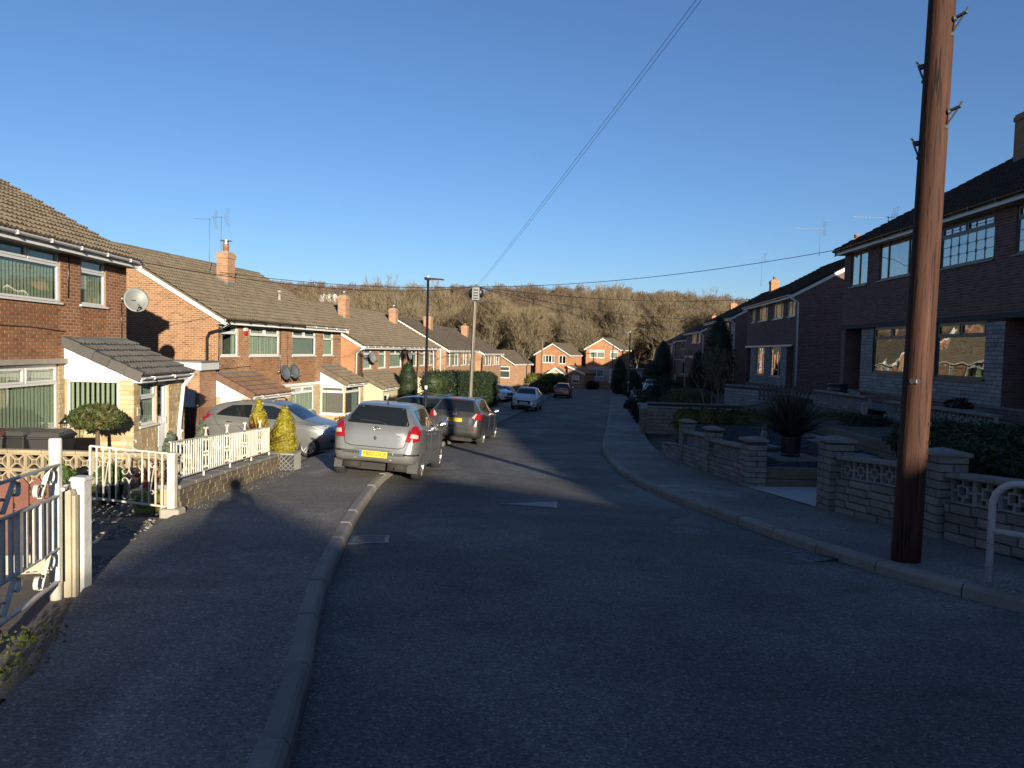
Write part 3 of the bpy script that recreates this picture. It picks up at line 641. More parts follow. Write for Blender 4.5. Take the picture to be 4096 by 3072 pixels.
# ---- nearest house on the left
a1 = -2.4; O1 = LH(-10, 14, a1, -7.22)
h1, f1, g1, top1, zr1, ze1 = house('brick_house', 'rust brick semi with grey-roofed stone porch and vertical blinds, nearest at the left edge', 'semi-detached houses down the left side', O1, math.pi/2 - R_(a1), 12.0, 9.0, -1.15, 4.93, .55, 0, None, 'tile', 'tex_a', n_tile=300)
c = lambda x: x + 7.22
w1 = [(c(-.38), c(1.84), 3.54, 4.70), (c(2.65), c(3.75), 3.55, 4.70), (c(-.5), c(1.77), .72, 2.17), (c(-5.0), c(-3.9), 3.55, 4.70), (c(-3.1), c(-.9), 3.54, 4.70)]
px0, px1, pp = c(2.0), c(4.75), 1.52
brick_wall(h1, f1, 0, 12.0, 2.21, 4.95, w1, M['mortar'], M['brick_a'], 300)
stone_front(h1, f1, 0, 12.0, -.6, 2.21, w1, n_ind=60)
wall_sheet(g1, 0, 9, -1.5, top1, []).build('near_gable', M['tex_a'], h1)
window(h1, f1, *w1[0], cols=(1,), transom=.70, top_cols=(1, 1), inside='blind', slats_ind=True)
window(h1, f1, *w1[1], cols=(1,), transom=.68, inside='blind', slats_ind=True)
window(h1, f1, *w1[2], cols=(1,), transom=.72, top_cols=(1, 1), inside='blind', slats_ind=True)
window(h1, f1, *w1[3], inside='curtain'); window(h1, f1, *w1[4], transom=.7, top_cols=(1, 1), inside='curtain')
mb = MB(); f1.box(mb, 0, px0 - .02, 2.19, 2.30, .0, .09); mb.build('lintel', M['concrete'], h1)
def quoin(h, pl, u, w0, w1):
    mb = MB(); w = w0; k = 0
    pl.box(mb, u - .2, u + .0, w0, w1, .001, .03); return mb.build('pilaster', M['brick_a'], h)
# its porch
ps = Plane((px0, 0, 0), (0,-1,0), (-1,0,0)); pf = Plane((px0, -pp, 0), (1,0,0), (0,-1,0)); pr_ = Plane((px1, -pp, 0), (0,1,0), (1,0,0)); PL = px1 - px0
sw = (.05, 1.2, .78, 1.83); stone_front(h1, ps, 0, pp, -.5, 1.83, [sw], n_ind=60, name='porch_side')
window(h1, ps, *sw, inside='blind', slats_ind=True, inset=.02)
fw_ = (.3, 1.13, .76, 1.81); fd = (1.17, 1.80, .02, 1.81); stone_front(h1, pf, 0, PL, -.5, 1.83, [fw_, fd], n_ind=60, name='porch_front'); stone_front(h1, pr_, 0, pp, -.5, 1.83, [], n_ind=0, name='porch_end')
window(h1, pf, *fw_, transom=.62, inside='blind', inset=.03); door(h1, pf, *fd)
boards(h1, ps, 0, pp + .1, 1.84, [(0, 2.66), (pp + .1, 2.0)], M['boards'])
mb = MB(); mb.prism([ps(0,1.83,-.02), ps(pp+.1,1.83,-.02), ps(pp+.1,1.93,-.02), ps(0,2.6,-.02)], (.02,0,0)); mb.build('porch_cheek', M['boards'], h1)
lean_to(h1, px0, px1 - .02, pp, 2.72, 1.94, 'tile_g', 90)
tube_obj('porch_downpipe', [(px1 - .12, -pp - .26, 1.86), (px1 - .3, -pp - .1, 1.6), (px1 - .42, -pp - .06, .7), (px1 - .5, -pp - .05, -.1)], .05, M['gut_w'], h1)
mb = MB(); pf.box(mb, .12, .26, 1.02, 1.22, .02, .035); hp = mb.build('number_plaque', M['cream'], h1)
def text_obj(name, body, size, loc, rot3, mat, parent, ext=.002, align='CENTER', xs=1.0):
    cu = bpy.data.curves.new(name, 'FONT'); cu.body = body; cu.size = size; cu.align_x = align; cu.align_y = 'CENTER'; cu.extrude = ext; cu.resolution_u = 3
    tmp = bpy.data.objects.new(name, cu); COL.objects.link(tmp); me = bpy.data.meshes.new_from_object(tmp); bpy.data.objects.remove(tmp); bpy.data.curves.remove(cu)
    me.materials.clear(); me.materials.append(mat); o = bpy.data.objects.new(name, me); link(o, parent); m = rot3.to_4x4() @ Matrix.Diagonal((xs, 1, 1, 1)); m.translation = loc; o.matrix_basis = m; return o
def face_rot(u, n): u, n = Vector(u), Vector(n); return Matrix((u, n.cross(u), n)).transposed()
text_obj('numeral', '3', .14, pf(.19, 1.12, .037), face_rot((1,0,0), (0,-1,0)), M['black'], hp)
tube_obj('cable', [f1(c(2.16), 4.6, .01), f1(c(2.15), 4.2, .012), f1(c(2.13), 3.66, .012)], .012, M['gut_b'], h1, 5)
tube_obj('cable', [f1(0, 2.99, .012), f1(4, 3.0, .012), f1(8, 2.97, .012), f1(px0, 2.9, .012)], .012, M['gut_b'], h1, 5)
tube_obj('cable', [f1(c(4.5), 3.7, .012), f1(c(4.52), 2.75, .012)], .012, M['gut_b'], h1, 5)

# ---- second house on the left
a2 = 10.2; O2 = LH(-10.6, 25, a2, .38); L2 = 10.6; z2 = -2.45
h2, f2, g2, top2, zr2, ze2 = house('brick_house', 'orange brick pair with two satellite dishes, tall chimney and brown-roofed porch behind silver hatchback', 'semi-detached houses down the left side', O2, math.pi/2 - R_(a2), L2, 9.2, z2, 5.0, .55, 0, None, 'tile', 'tex_b', n_tile=300, gut='gut_w')
c = lambda x: x - .38
up = 1.11 - z2; ut = 2.27 - z2
w2 = [(c(.58), c(1.7), up, ut), (c(2.5), c(4.78), up, ut), (c(5.92), c(8.15), up, ut), (c(8.95), c(10.06), up, ut), (c(5.84), c(8.05), 1.03, 2.2), (2.3, 4.3, 1.03, 2.2)]
brick_wall(h2, f2, 0, L2, 2.28, 5.02, w2, M['mortar'], M['brick_b'], 180)
stone_front(h2, f2, 0, L2, -.6, 2.28, w2, n_ind=40)
brick_wall(h2, g2, 0, 9.2, -.6, top2, [], M['mortar'], M['brick_b'], 180, name='near_gable')
mb = MB(); f2.box(mb, 0, L2, 2.22, 2.34, .0, .05); mb.build('lintel', M['upvc'], h2)
window(h2, f2, *w2[0], transom=.72, inside='curtains'); window(h2, f2, *w2[1], transom=.70, top_cols=(1,1), inside='curtain'); window(h2, f2, *w2[2], transom=.70, top_cols=(1,1), inside='blind_g'); window(h2, f2, *w2[3], transom=.66, inside='curtain')
window(h2, f2, *w2[4], transom=.74, top_cols=(1,1), inside='curtain'); window(h2, f2, *w2[5], transom=.74, top_cols=(1,1), inside='curtain')
def simple_porch(h, x0, x1, p, zt, ze, tile, side, front, wall='stone', board=True, n_ind=40, tex=None, verge=True, vmat=None, geo=True):
    """side / front: lists of ('win'|'door', u0, u1, w0, w1, inside)"""
    zw = ze - .1; s_ = Plane((x0,0,0), (0,-1,0), (-1,0,0)); f_ = Plane((x0,-p,0), (1,0,0), (0,-1,0)); e_ = Plane((x1,-p,0), (0,1,0), (1,0,0)); L = x1 - x0
    so = [q[1:5] for q in side]; fo = [q[1:5] for q in front]
    for pl, ln, op, nm in ((s_, p, so, 'porch_side'), (f_, L, fo, 'porch_front'), (e_, p, [], 'porch_end')):
        if wall == 'stone': stone_front(h, pl, 0, ln, -.6, zw, op, n_ind=n_ind if op else 0, name=nm)
        else: wall_sheet(pl, 0, ln, -.6, [(0, zw), (ln, zw)], op).build(nm, M[wall], h)
    for pl, lst in ((s_, side), (f_, front)):
        for q in lst:
            if q[0] == 'win': window(h, pl, *q[1:5], inside=q[5], transom=(q[6] if len(q) > 6 else None), top_cols=(q[7] if len(q) > 7 else None), inset=.02)
            else: door(h, pl, *q[1:5], inset=.03)
    tp = [(0, zt - .07), (p + .1, ze + .02)]
    if board: boards(h, s_, 0, p + .1, zw + .004, tp, M['boards'])
    mb = MB(); mb.prism([s_(0,zw,-.025), s_(p,zw,-.025), s_(p,ze-.01,-.025), s_(0,zt-.1,-.025)], (.02,0,0)); mb.build('porch_cheek', M['boards'] if board else M['cream'], h)
    mb = MB(); mb.prism([e_(0,zw,-.025), e_(p,zw,-.025), e_(p,zt-.1,-.025), e_(0,ze-.01,-.025)], (-.02,0,0)); mb.build('porch_cheek', M['boards'], h)
    return lean_to(h, x0, x1, p, zt, ze, tile, n_ind, verge, vmat, geo=geo)
simple_porch(h2, -.05, 2.5, 1.3, 2.9, 2.2, 'tile_r', [('door', .16, .98, .02, 2.08)], [('win', .3, 2.1, .95, 2.05, 'net', .7, (1,1))])
simple_porch(h2, c(8.7), 10.55, 1.25, 2.98, 2.26, 'tile', [('win', .02, 1.2, .8, 2.14, 'blind', .78)], [('win', .04, 1.85, .8, 2.14, 'blind_g', .78)], board=True)
# black and white gutters, downpipes
tube_obj('downpipe', [(.05, -.42, 4.80), (.05, -.40, 4.68), (-.12, -.12, 4.48), (-.16, .22, 4.38), (-.17, .3, 4.2), (-.17, .3, -.2)], .05, M['gut_b'], h2)
gutter(h2, -.14, 5.9, -.39, ze2 - .024, M['gut_b'], .066)
tube_obj('cable', [f2(4.5, 4.7, .015), f2(4.48, 3.0, .015), f2(4.6, 2.5, .015)], .014, M['gut_b'], h2, 5); tube_obj('cable', [f2(5.1, 4.5, .015), f2(5.12, 2.6, .015)], .012, M['gut_b'], h2, 5)
tube_obj('cable', [f2(.08, 4.7, .015), f2(.06, 3.0, .015)], .012, M['gut_b'], h2, 5)
tube_obj('cable', [g2(8.55, 2.0, .015), g2(8.55, 2.9, .015), g2(8.7, 3.1, .015), g2(9.2, 3.12, .015)], .012, M['gut_b'], h2, 5); tube_obj('cable', [f2(0, 3.08, .015), f2(1.2, 3.12, .015), f2(2.2, 3.16, .015)], .012, M['gut_b'], h2, 5)
ch2 = chimney(h2, 4.85, 2.75, 6.0, 7.85, M['tex_b'], .56, .52, 1)
mb = MB(); mb.lathe([(.12,0),(.12,.2)], 10, (4.85, 2.75, 8.17)); mb.box(4.67, 5.03, 2.57, 2.93, 8.38, 8.41); mb.build('cowl', M['steel'], ch2, True)
mb = MB()
for k in range(6): y = 2.48 + k*.09; z = 6.46 + (y - 2.48)*.55; mb.box(4.555, 4.567, y, y+.1, z - .12, z + .15)
mb.box(4.55, 5.15, 2.46, 2.486, 6.28, 6.62); mb.build('flashing', M['lead'], ch2)
mb = MB(); mb.lathe([(.09,0),(.07,.12),(.06,.42),(.09,.43),(.09,.5)], 10, (7.6, 1.75, 6.02)); mb.build('roof_vent', M['concrete'], h2, True)

# ---- third block on the left
a3 = 10.0; O3 = LH(-9.2, 40.5, a3, 1.2); L3 = 16.2; z3 = -3.35
h3, f3, g3, top3, zr3, ze3 = house('brick_house', 'long brick block with tall clipped conifer between its two lean-to porches', 'semi-detached houses down the left side', O3, math.pi/2 - R_(a3), L3, 9.2, z3, 5.08, .55, 0, None, 'tile', 'tex_b', n_tile=300)
c = lambda x: x - 1.2
up = .24 - z3; ut = 1.44 - z3
w3 = [(c(a_), c(b_), up, ut) for a_, b_ in ((1.9,3.1), (4.38,5.6), (6.42,8.7), (10.05,12.2), (12.91,14.2), (15.3,16.5))]
brick_wall(h3, f3, 0, L3, 2.3, 5.1, w3, M['mortar'], M['brick_b'], 200); stone_front(h3, f3, 0, L3, -.6, 2.3, [], n_ind=0)
wall_sheet(g3, 0, 9.2, -.6, top3, []).build('near_gable', M['tex_c'], h3)
for k, q in enumerate(w3): window(h3, f3, *q, transom=.72, top_cols=((1,1) if q[1]-q[0] > 2 else (1,)), inside=('net','curtain','curtain','curtains','net','net')[k])
simple_porch(h3, .1, 5.0, 1.45, 3.32, 2.52, 'tile', [], [('door', .15, 1.0, 0, 2.2), ('win', 2.9, 4.2, 1.0, 2.2, 'net', .7)], board=False, wall='cream', geo=True, n_ind=60)
simple_porch(h3, 11.3, 15.7, 1.45, 3.0, 2.35, 'tile_r', [], [('win', .3, 2.3, .5, 2.1, 'net'), ('win', 2.4, 4.2, .5, 2.1, 'net')], board=False, wall='cream')
tube_obj('downpipe', [(-.0, -.4, 4.9), (-.14, -.1, 4.7), (-.16, .1, 4.5), (-.16, .1, 0)], .055, M['gut_w'], h3)
tube_obj('downpipe', [(15.0, -.08, 4.75), (15.15, -.1, 2.4), (17.0, -.1, 2.5), (17.0, -.1, 4.8)], .05, M['gut_w'], h3)
tube_obj('downpipe', [(10.9, -.1, 4.75), (10.9, -.1, -.1)], .04, M['gut_b'], h3)
chimney(h3, 4.6, 3.0, 6.2, 8.15, M['tex_b'], .6, .55, 1, 'steel'); chimney(h3, 14.2, 3.0, 6.2, 7.9, M['tex_b'], .6, .55, 1, 'steel')
# ---- fourth and fifth
def far_left(label, P, a, L, z0, He, win_px, tex, chim, inside='net', porch=False):
    h, f, g, top, zr, ze = house('brick_house', label, 'semi-detached houses down the left side', P, math.pi/2 - R_(a), L, 9.2, z0, He, .55, 0, None, 'tile', tex, roof_geo=False)
    ws = []
    for (xa, ya, xb, yb) in win_px:
        u0, zt = along(P, a, xa, ya); u1, zb = along(P, a, xb, yb)
        if u0 > L - .3: continue
        ws.append((max(u0, .2), min(u1, L - .1), 3.62, 4.8))
    wall_sheet(f, 0, L, -.8, [(0, He), (L, He)], ws).build('wall', M[tex], h); wall_sheet(g, 0, 9.2, -.8, top, []).build('near_gable', M[tex], h)
    for q in ws: window(h, f, *q, cols=((1,1) if q[1]-q[0] > 1.4 else (1,)), inside=inside)
    for x in chim: chimney(h, x, 3.2, 6.2, 8.0, M[tex], .75, .7, 1)
    return h, f
zp = lambda x, y: (1200 + x/2.765, 1050 + y/2.765)
P4 = at_y(*zp(1615, 965), 60.0).xy
wp = [(*zp(1628,985), *zp(1660,1140)), (*zp(1685,985), *zp(1750,1130)), (*zp(1785,985), *zp(1840,1120)), (*zp(1865,985), *zp(1890,1115))]
h4, f4 = far_left('brick pair with white downpipe loop standing behind the big dark hedge', P4, 9.5, 11.5, -3.55, 5.12, wp, 'tex_b', (5.5,))
simple_porch(h4, .3, 3.2, 1.4, 3.0, 2.3, 'tile_r', [], [('win', .3, 2.5, .7, 2.1, 'net')], wall='cream', board=False, geo=False)
zp8 = lambda x, y: (1900 + x/2.765, 1100 + y/2.765)
P5 = at_y(*zp8(75, 870), 76.0).xy
wp = [(*zp8(100,865), *zp8(118,975)), (*zp8(135,860), *zp8(178,970)), (*zp8(197,858), *zp8(240,960)), (*zp8(248,858), *zp8(268,955))]
h5, f5 = far_left('brick pair with white bargeboard and black downpipe, last full pair of the left row', P5, 10.0, 10.8, -3.8, 5.05, wp, 'tex_b', (5.2,))
tube_obj('downpipe', [(.0, -.4, 4.8), (-.1, -.1, 4.6), (-.1, .1, 0)], .06, M['gut_b'], h5)

# ---- gable-fronted houses at the end of the street
def gable_house(label, P, a, L, W, z0, He, pitch, wins, tex, name='brick_house'):
    """gable (width W) faces the camera; P is its right-hand front corner"""
    h, f, g, top, zr, ze = house(name, label, 'detached houses at the far end of the street', P, math.pi/2 - R_(a), L, W, z0, He, pitch, 0, None, 'tile', tex, roof_geo=False, over=.3, verge=.25)
    ops = [q[1:5] for q in wins]
    wall_sheet(g, 0, W, -1.2, top, ops).build('gable', M[tex], h); wall_sheet(f, 0, L, -1.2, [(0, He), (L, He)], []).build('wall', M[tex], h)
    for q in wins:
        if q[0] == 'win': window(h, g, *q[1:5], cols=q[5], transom=q[6], inside=q[7], fw=.09)
        else: door(h, g, *q[1:5])
    return h, f, g, zr
PC = at_y(*zp8(1594, 1000), 112.0).xy; aC = 20.0; zC = -3.25
hC, fC, gC, zrC = gable_house('brick house with white gable boards and grey stone ground floor at the road end', PC, aC, 8.0, 5.4, zC, 5.45, .60, [('win', .6, 3.0, 3.95, 5.25, (1,1), .72, 'curtain'), ('win', 3.9, 5.15, 3.9, 5.2, (1,), .75, 'curtain'), ('win', .6, 3.0, .95, 2.55, (1,1), .75, 'net'), ('door', 3.85, 5.2, .05, 2.3)], 'tex_c')
mb = MB()
for (u0, u1, w0, w1) in ((.05, .55, .25, 2.62), (3.05, 3.8, .25, 2.62), (.55, 3.05, .25, .9)): gC.box(mb, u0, u1, w0, w1, .002, .05)
mb.build('stone_facing', M['stone_g'], hC)
PB = at_y(*zp8(1042, 1000), 110.0).xy; aB = 24.0; zB = -4.0
hB, fB, gB, zrB = gable_house('brick house with gabled porch and side garage standing behind the red car', PB, aB, 7.5, 5.6, zB, 5.15, .58, [('win', 1.1, 3.15, 3.75, 4.95, (1,1,1,1), None, 'curtains'), ('win', 3.85, 5.05, 3.65, 4.95, (1,1), None, 'dark'), ('win', 1.0, 2.9, .8, 2.1, (1,1), .7, 'net')], 'tex_c')
# porch gable and the side wing of that house
def little_gable(h, x0, x1, y0, y1, He, pitch, mat, board=True):
    """ridge runs along y"""
    mb = MB(); m = (x0+x1)/2; zr = He + pitch*(x1-x0)/2
    mb.box(x0, x1, y0, y1, -.6, He); mb.prism([(x0,y0,He),(x1,y0,He),(m,y0,zr)], (0, y1-y0, 0)); mb.build('porch_wall', mat, h)
    for s in (-1, 1):
        mb = MB(); e = x0 - .15 if s < 0 else x1 + .15; ze = He - pitch*.15
        mb.hexa([(e,y0-.15,ze),(m,y0-.15,zr),(m,y1,zr),(e,y1,ze)], [(e,y0-.15,ze+.08),(m,y0-.15,zr+.08),(m,y1,zr+.08),(e,y1,ze+.08)]); mb.build('porch_roof', M['tile'], h)
    mb = MB()
    for s in (-1, 1):
        e = x0 - .2 if s < 0 else x1 + .2; ze = He - pitch*.2; q = .19
        mb.hexa([(e,y0-.19,ze-q),(m,y0-.19,zr-q),(m,y0-.16,zr-q),(e,y0-.16,ze-q)], [(e,y0-.19,ze+.1),(m,y0-.19,zr+.1),(m,y0-.16,zr+.1),(e,y0-.16,ze+.1)])
    mb.build('porch_bargeboard', M['boards'], h)
def gable_porch(h, W, u0, u1, p, He, pitch, mat):
    """a small gabled porch on the gable side (which faces -x)"""
    ya, yb = W - u1, W - u0; m = (ya+yb)/2; zr = He + pitch*(yb-ya)/2; mb = MB()
    mb.box(-p, -.001, ya, yb, -.8, He); mb.prism([(-p,ya,He),(-p,yb,He),(-p,m,zr)], (p-.001,0,0)); mb.build('porch_wall', mat, h)
    for e in (ya - .18, yb + .18):
        mb = MB(); ze = He - pitch*.18; mb.hexa([(-p-.2,e,ze),(-p-.2,m,zr),(0,m,zr),(0,e,ze)], [(-p-.2,e,ze+.08),(-p-.2,m,zr+.08),(0,m,zr+.08),(0,e,ze+.08)]); mb.build('porch_roof', M['tile'], h)
        mb = MB(); mb.hexa([(-p-.24,e,ze-.2),(-p-.24,m,zr-.2),(-p-.205,m,zr-.2),(-p-.205,e,ze-.2)], [(-p-.24,e,ze+.1),(-p-.24,m,zr+.1),(-p-.205,m,zr+.1),(-p-.205,e,ze+.1)]); mb.build('porch_bargeboard', M['boards'], h)
    return Plane((-p, yb, 0), (0,-1,0), (-1,0,0))
pg = gable_porch(hB, 5.6, 2.7, 5.3, 1.6, 2.2, .62, M['cream']); window(hB, pg, 1.6, 2.4, .5, 2.0, inside='net', inset=.0, room=False)
W_ = 2.6  # side wing
mb = MB(); mb.box(-.6, 5.5, -W_, -.01, -1.0, 2.3); mb.prism([(-.6,-W_,2.3),(-.6,-.01,2.3),(-.6,-.01,3.3)], (6.1,0,0)); mb.build('side_wing', M['tex_b'], hB)
mb = MB(); mb.hexa([(-.8,-W_-.25,2.2),(5.6,-W_-.25,2.2),(5.6,-.02,3.36),(-.8,-.02,3.36)], [(-.8,-W_-.25,2.3),(5.6,-W_-.25,2.3),(5.6,-.02,3.46),(-.8,-.02,3.46)]); mb.build('wing_roof', M['tile'], hB)
mb = MB(); mb.hexa([(-.85,-W_-.3,2.02),(-.8,-W_-.3,2.02),(-.8,-.02,3.2),(-.85,-.02,3.2)], [(-.85,-W_-.3,2.3),(-.8,-W_-.3,2.3),(-.8,-.02,3.44),(-.85,-.02,3.44)]); mb.build('bargeboard', M['boards'], hB)
pw = Plane((-.6, -.01, 0), (0,-1,0), (-1,0,0)); window(hB, pw, .7, 1.9, .8, 1.95, transom=.55, inside='dark', inset=-.07, room=False, fw=.1)
mb = MB(); pw.box(mb, .72, 1.88, .82, 1.93, .001, .008); mb.build('window_backing', M['room'], hB)
# low house behind the hedge
P6 = at_y(*zp8(430, 1000), 97.0).xy
h6, f6, g6, zr6 = gable_house('low brick house with one square gable window behind the clipped hedge', P6, 24.0, 6.0, 5.6, -3.95, 3.75, .58, [('win', 3.1, 5.0, 1.7, 3.3, (1,), .6, 'blind_g')], 'tex_b')
# ---------------------------------------------------------------- right-hand houses
def RH(P, a): return math.pi/2 - R_(a) + math.pi
aA = 1.45; dvA = dirv(aA); LA = 11.5; PA = Vector((12.2, 26.4)) + dvA*.12; zA = .1
hA, fA, gA, topA, zrA, zeA = house('brick_house', 'shade-toned brick pair with dark-framed leaded windows and grey stone ground floor, nearest right', 'semi-detached houses up the right side', PA, RH(PA, aA), LA, 12.0, zA, 5.60, .55, LA, None, 'tile_shade', 'tex_shade', gut='gut_b', barge='boards', n_tile=250)
c = lambda x: .12 - x
wA = [(c(-.39), c(-1.69), 4.10, 5.30), (c(-2.49), c(-4.88), 4.12, 5.30), (c(-6.05), c(-8.42), 4.10, 5.28), (c(-9.2), c(-10.4), 4.10, 5.28)]
gwA = [(c(-2.37), c(-4.75), 1.08, 2.58), (c(-6.1), c(-8.3), 1.06, 2.58)]; recA = [(.32, c(-1.5), .2, 2.60), (c(-9.03), LA - .3, .2, 2.60)]
brick_wall(hA, fA, 0, LA, 2.60, 5.62, wA, M['mortar_d'], M['brick_shade'], 300)
brick_wall(hA, fA, 0, LA, -1.2, .42, [], M['mortar_d'], M['brick_shade'], 60, name='plinth')
wall_sheet(fA, 0, .32, .42, [(0, 2.6), (.32, 2.6)], []).build('wall', M['tex_shade'], hA); wall_sheet(fA, LA - .3, LA, .42, [(0, 2.6), (LA, 2.6)], []).build('wall', M['tex_shade'], hA)
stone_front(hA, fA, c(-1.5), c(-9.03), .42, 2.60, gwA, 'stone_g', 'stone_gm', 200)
mb = MB(); fA.box(mb, 0, LA, 2.58, 2.72, .0, .05); mb.build('lintel', M['stone_gm'], hA)
def recess(h, pl, u0, u1, w0, w1, d, wall, dmat):
    mb = MB(); q = lambda u, w, n: pl(u, w, n)
    mb.quad(q(u0,w0,0), q(u0,w1,0), q(u0,w1,-d), q(u0,w0,-d)); mb.quad(q(u1,w0,0), q(u1,w0,-d), q(u1,w1,-d), q(u1,w1,0)); mb.quad(q(u0,w1,0), q(u1,w1,0), q(u1,w1,-d), q(u0,w1,-d)); mb.quad(q(u0,w0,-d), q(u0,w1,-d), q(u1,w1,-d), q(u1,w0,-d)); mb.quad(q(u0,w0,0), q(u0,w0,-d), q(u1,w0,-d), q(u1,w0,0))
    mb.build('entrance_recess', wall, h); p2 = Plane(pl(u0, 0, -d + .08), pl.u, pl.n); door(h, p2, .12, min(1.0, u1 - u0 - .1), w0 + .02, w1 - .05, dmat)
for q in recA: recess(hA, fA, *q, 1.0, M['tex_shade'], 'upvc_d')
window(hA, fA, *wA[0], cols=(1,1), fm='upvc_d', glass='glass_w', inside='net'); window(hA, fA, *wA[1], cols=(.9,2,.9), fm='upvc_d', glass='glass_w', inside='net')
def leaded(w, pl, u0, u1, w0, w1, n, nu, nw):
    """lead lattice of long octagons with small diamonds"""
    mb = MB(); du, dw = (u1-u0)/nu, (w1-w0)/nw; s = .055; k = .010
    L = lambda a, b: mb.beam(pl(*a, n), pl(*b, n), k, k)
    for j in range(1, nw):
        z = w0 + dw*j
        for i in range(nu + 1):
            x = u0 + du*(i + .5 if False else i); 
            if 0 < i < nu:
                for a, b in (((x-s*.6,z),(x,z+s)), ((x,z+s),(x+s*.6,z)), ((x+s*.6,z),(x,z-s)), ((x,z-s),(x-s*.6,z))): L(a, b)
            if i < nu: L((x + (s*.6 if i else 0), z), (x + du - (s*.6 if i < nu-1 else 0), z))
    for i in range(1, nu):
        x = u0 + du*i
        for j in range(nw): L((x, w0 + dw*j + (s if j else 0)), (x, w0 + dw*(j+1) - (s if j < nw-1 else 0)))
    return mb.build('leading', M['gut_b'], w)
wl_ = window(hA, fA, *wA[2], cols=(1,), transom=.72, top_cols=(1,1), fm='upvc_d', glass='glass_w', inside='curtains'); leaded(wl_, fA, wA[2][0]+.06, wA[2][1]-.06, 4.17, 4.92, -.044, 6, 3); leaded(wl_, fA, wA[2][0]+.1, wA[2][1]-.1, 5.0, 5.2, -.044, 6, 2)
wl_ = window(hA, fA, *wA[3], cols=(1,), transom=.72, fm='upvc_d', glass='glass_w', inside='curtains'); leaded(wl_, fA, wA[3][0]+.06, wA[3][1]-.06, 4.17, 4.92, -.044, 3, 3)
for q in gwA: window(hA, fA, *q, cols=(1,), transom=.74, top_cols=(1,1), fm='upvc_d', glass='glass_w', inside='dark')
gutter(hA, -.12, 4.7, -.39, zeA - .024, M['gut_b'], .066)
wall_sheet(gA, 0, 12.0, -1, topA, []).build('near_gable', M['tex_shade'], hA)
chimney(hA, 2.35, 5.0, 7.6, 9.85, M['tex_b'], .75, .8, 1, 'terracotta')
# second to fifth on the right
def right_pair(label, Pn, a, L, z0, He, wins, gwins, tile='tile_shade', geo=True, n_ind=120, stone='stone_g', lint='upvc', fm='upvc', chim=(), geo_roof=False, tex='tex_shade', dp=True, recs=((.1, 1.3), (-1.4, -.1)), barge='boards'):
    """Pn: near front corner; window edges as distances from it"""
    far = Pn + dirv(a)*L
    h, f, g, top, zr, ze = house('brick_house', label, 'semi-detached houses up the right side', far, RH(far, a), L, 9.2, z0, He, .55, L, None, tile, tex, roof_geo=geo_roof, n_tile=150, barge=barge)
    u = lambda d: L - d
    ws = [(u(b_), u(a_), q, r) for a_, b_, q, r in wins]; gs = [(u(b_), u(a_), q, r) for a_, b_, q, r in gwins]
    if geo: brick_wall(h, f, 0, L, 2.42, He + .02, ws, M['mortar_d'], M['brick_shade'], n_ind); brick_wall(h, g, 0, 9.2, -1.2, top, [], M['mortar_d'], M['brick_shade'], n_ind, name='near_gable')
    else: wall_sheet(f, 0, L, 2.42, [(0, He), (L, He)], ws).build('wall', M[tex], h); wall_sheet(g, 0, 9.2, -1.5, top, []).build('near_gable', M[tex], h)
    rc = [(r0 if r0 >= 0 else L + r0, r1 if r1 > 0 else L + r1) for r0, r1 in recs]
    lo = [(r0, r1, .1, 2.4) for r0, r1 in rc] + gs
    if stone:
        (s0, s1) = (rc[0][1], rc[1][0]); stone_front(h, f, s0, s1, .1, 2.42, gs, stone, 'stone_gm', 60 if geo else 0)
        wall_sheet(f, 0, rc[0][0], -1.2, [(0,2.42),(L,2.42)], []).build('wall', M[tex], h); wall_sheet(f, rc[1][1], L, -1.2, [(0,2.42),(L,2.42)], []).build('wall', M[tex], h); wall_sheet(f, rc[0][0], rc[1][1], -1.2, [(0,.1),(L,.1)], []).build('plinth', M[tex], h)
        for r0, r1 in rc: recess(h, f, r0, r1, .1, 2.42, .9, M[tex], 'upvc')
    else: wall_sheet(f, 0, L, -1.2, [(0,2.42),(L,2.42)], gs).build('wall', M[tex], h)
    mb = MB(); f.box(mb, .05, L - .35, 2.37, 2.47, 0, .1); mb.build('lintel', M[lint], h)
    for q in ws: window(h, f, *q, cols=((1,2,1) if q[1]-q[0] > 1.8 else (1,1)), fm=fm, glass='glass_w', inside='net')
    for q in gs: window(h, f, *q, cols=((1,2,1) if q[1]-q[0] > 1.5 else (1,2)), fm=fm, glass='glass_w', inside='dark')
    if dp: tube_obj('downpipe', [(L+.05, -.42, ze-.06), (L+.05, -.4, ze-.14), (L+.10, -.1, ze-.34), (L+.10, .05, ze-.42), (L+.08, .1, -.4)], .06, M['gut_w'], h)
    for x, zt in chim: chimney(h, L - x, 4.0, 6.3, zt, M['tex_c'], .62, .62, 1)
    return h, f, g, ze
zq = lambda x, y: (2950 + x/3.318, 1100 + y/3.318); zv = lambda x, y: (2500 + x/2.458, 850 + y/2.458)
PB2 = at_y(*zq(758, 900), 36.8).xy; aB2 = 6.0
def dist(P, a, q): return along(P, a, *q)[0]
dd = lambda x, y: dist(PB2, aB2, zq(x, y))
zB2 = -.2
hB2, fB2, gB2, zeB2 = right_pair('shade-toned brick pair with white downpipe and grey verge tiles, second up the right row', PB2, aB2, max(11.0, dd(135, 600)), zB2, 5.15, [(.15, dd(680,225)+.1, 3.95, 5.0), (dd(610,400), dd(475,400), 3.95, 5.0), (dd(405,400), dd(285,400), 3.98, 5.0), (dd(240,400), dd(195,400), 3.98, 5.0)], [(dd(570,1100), dd(435,1100), .68, 2.36), (dd(350,1100), dd(250,1100), .68, 2.36)], chim=((3.4, 8.35),), n_ind=200)
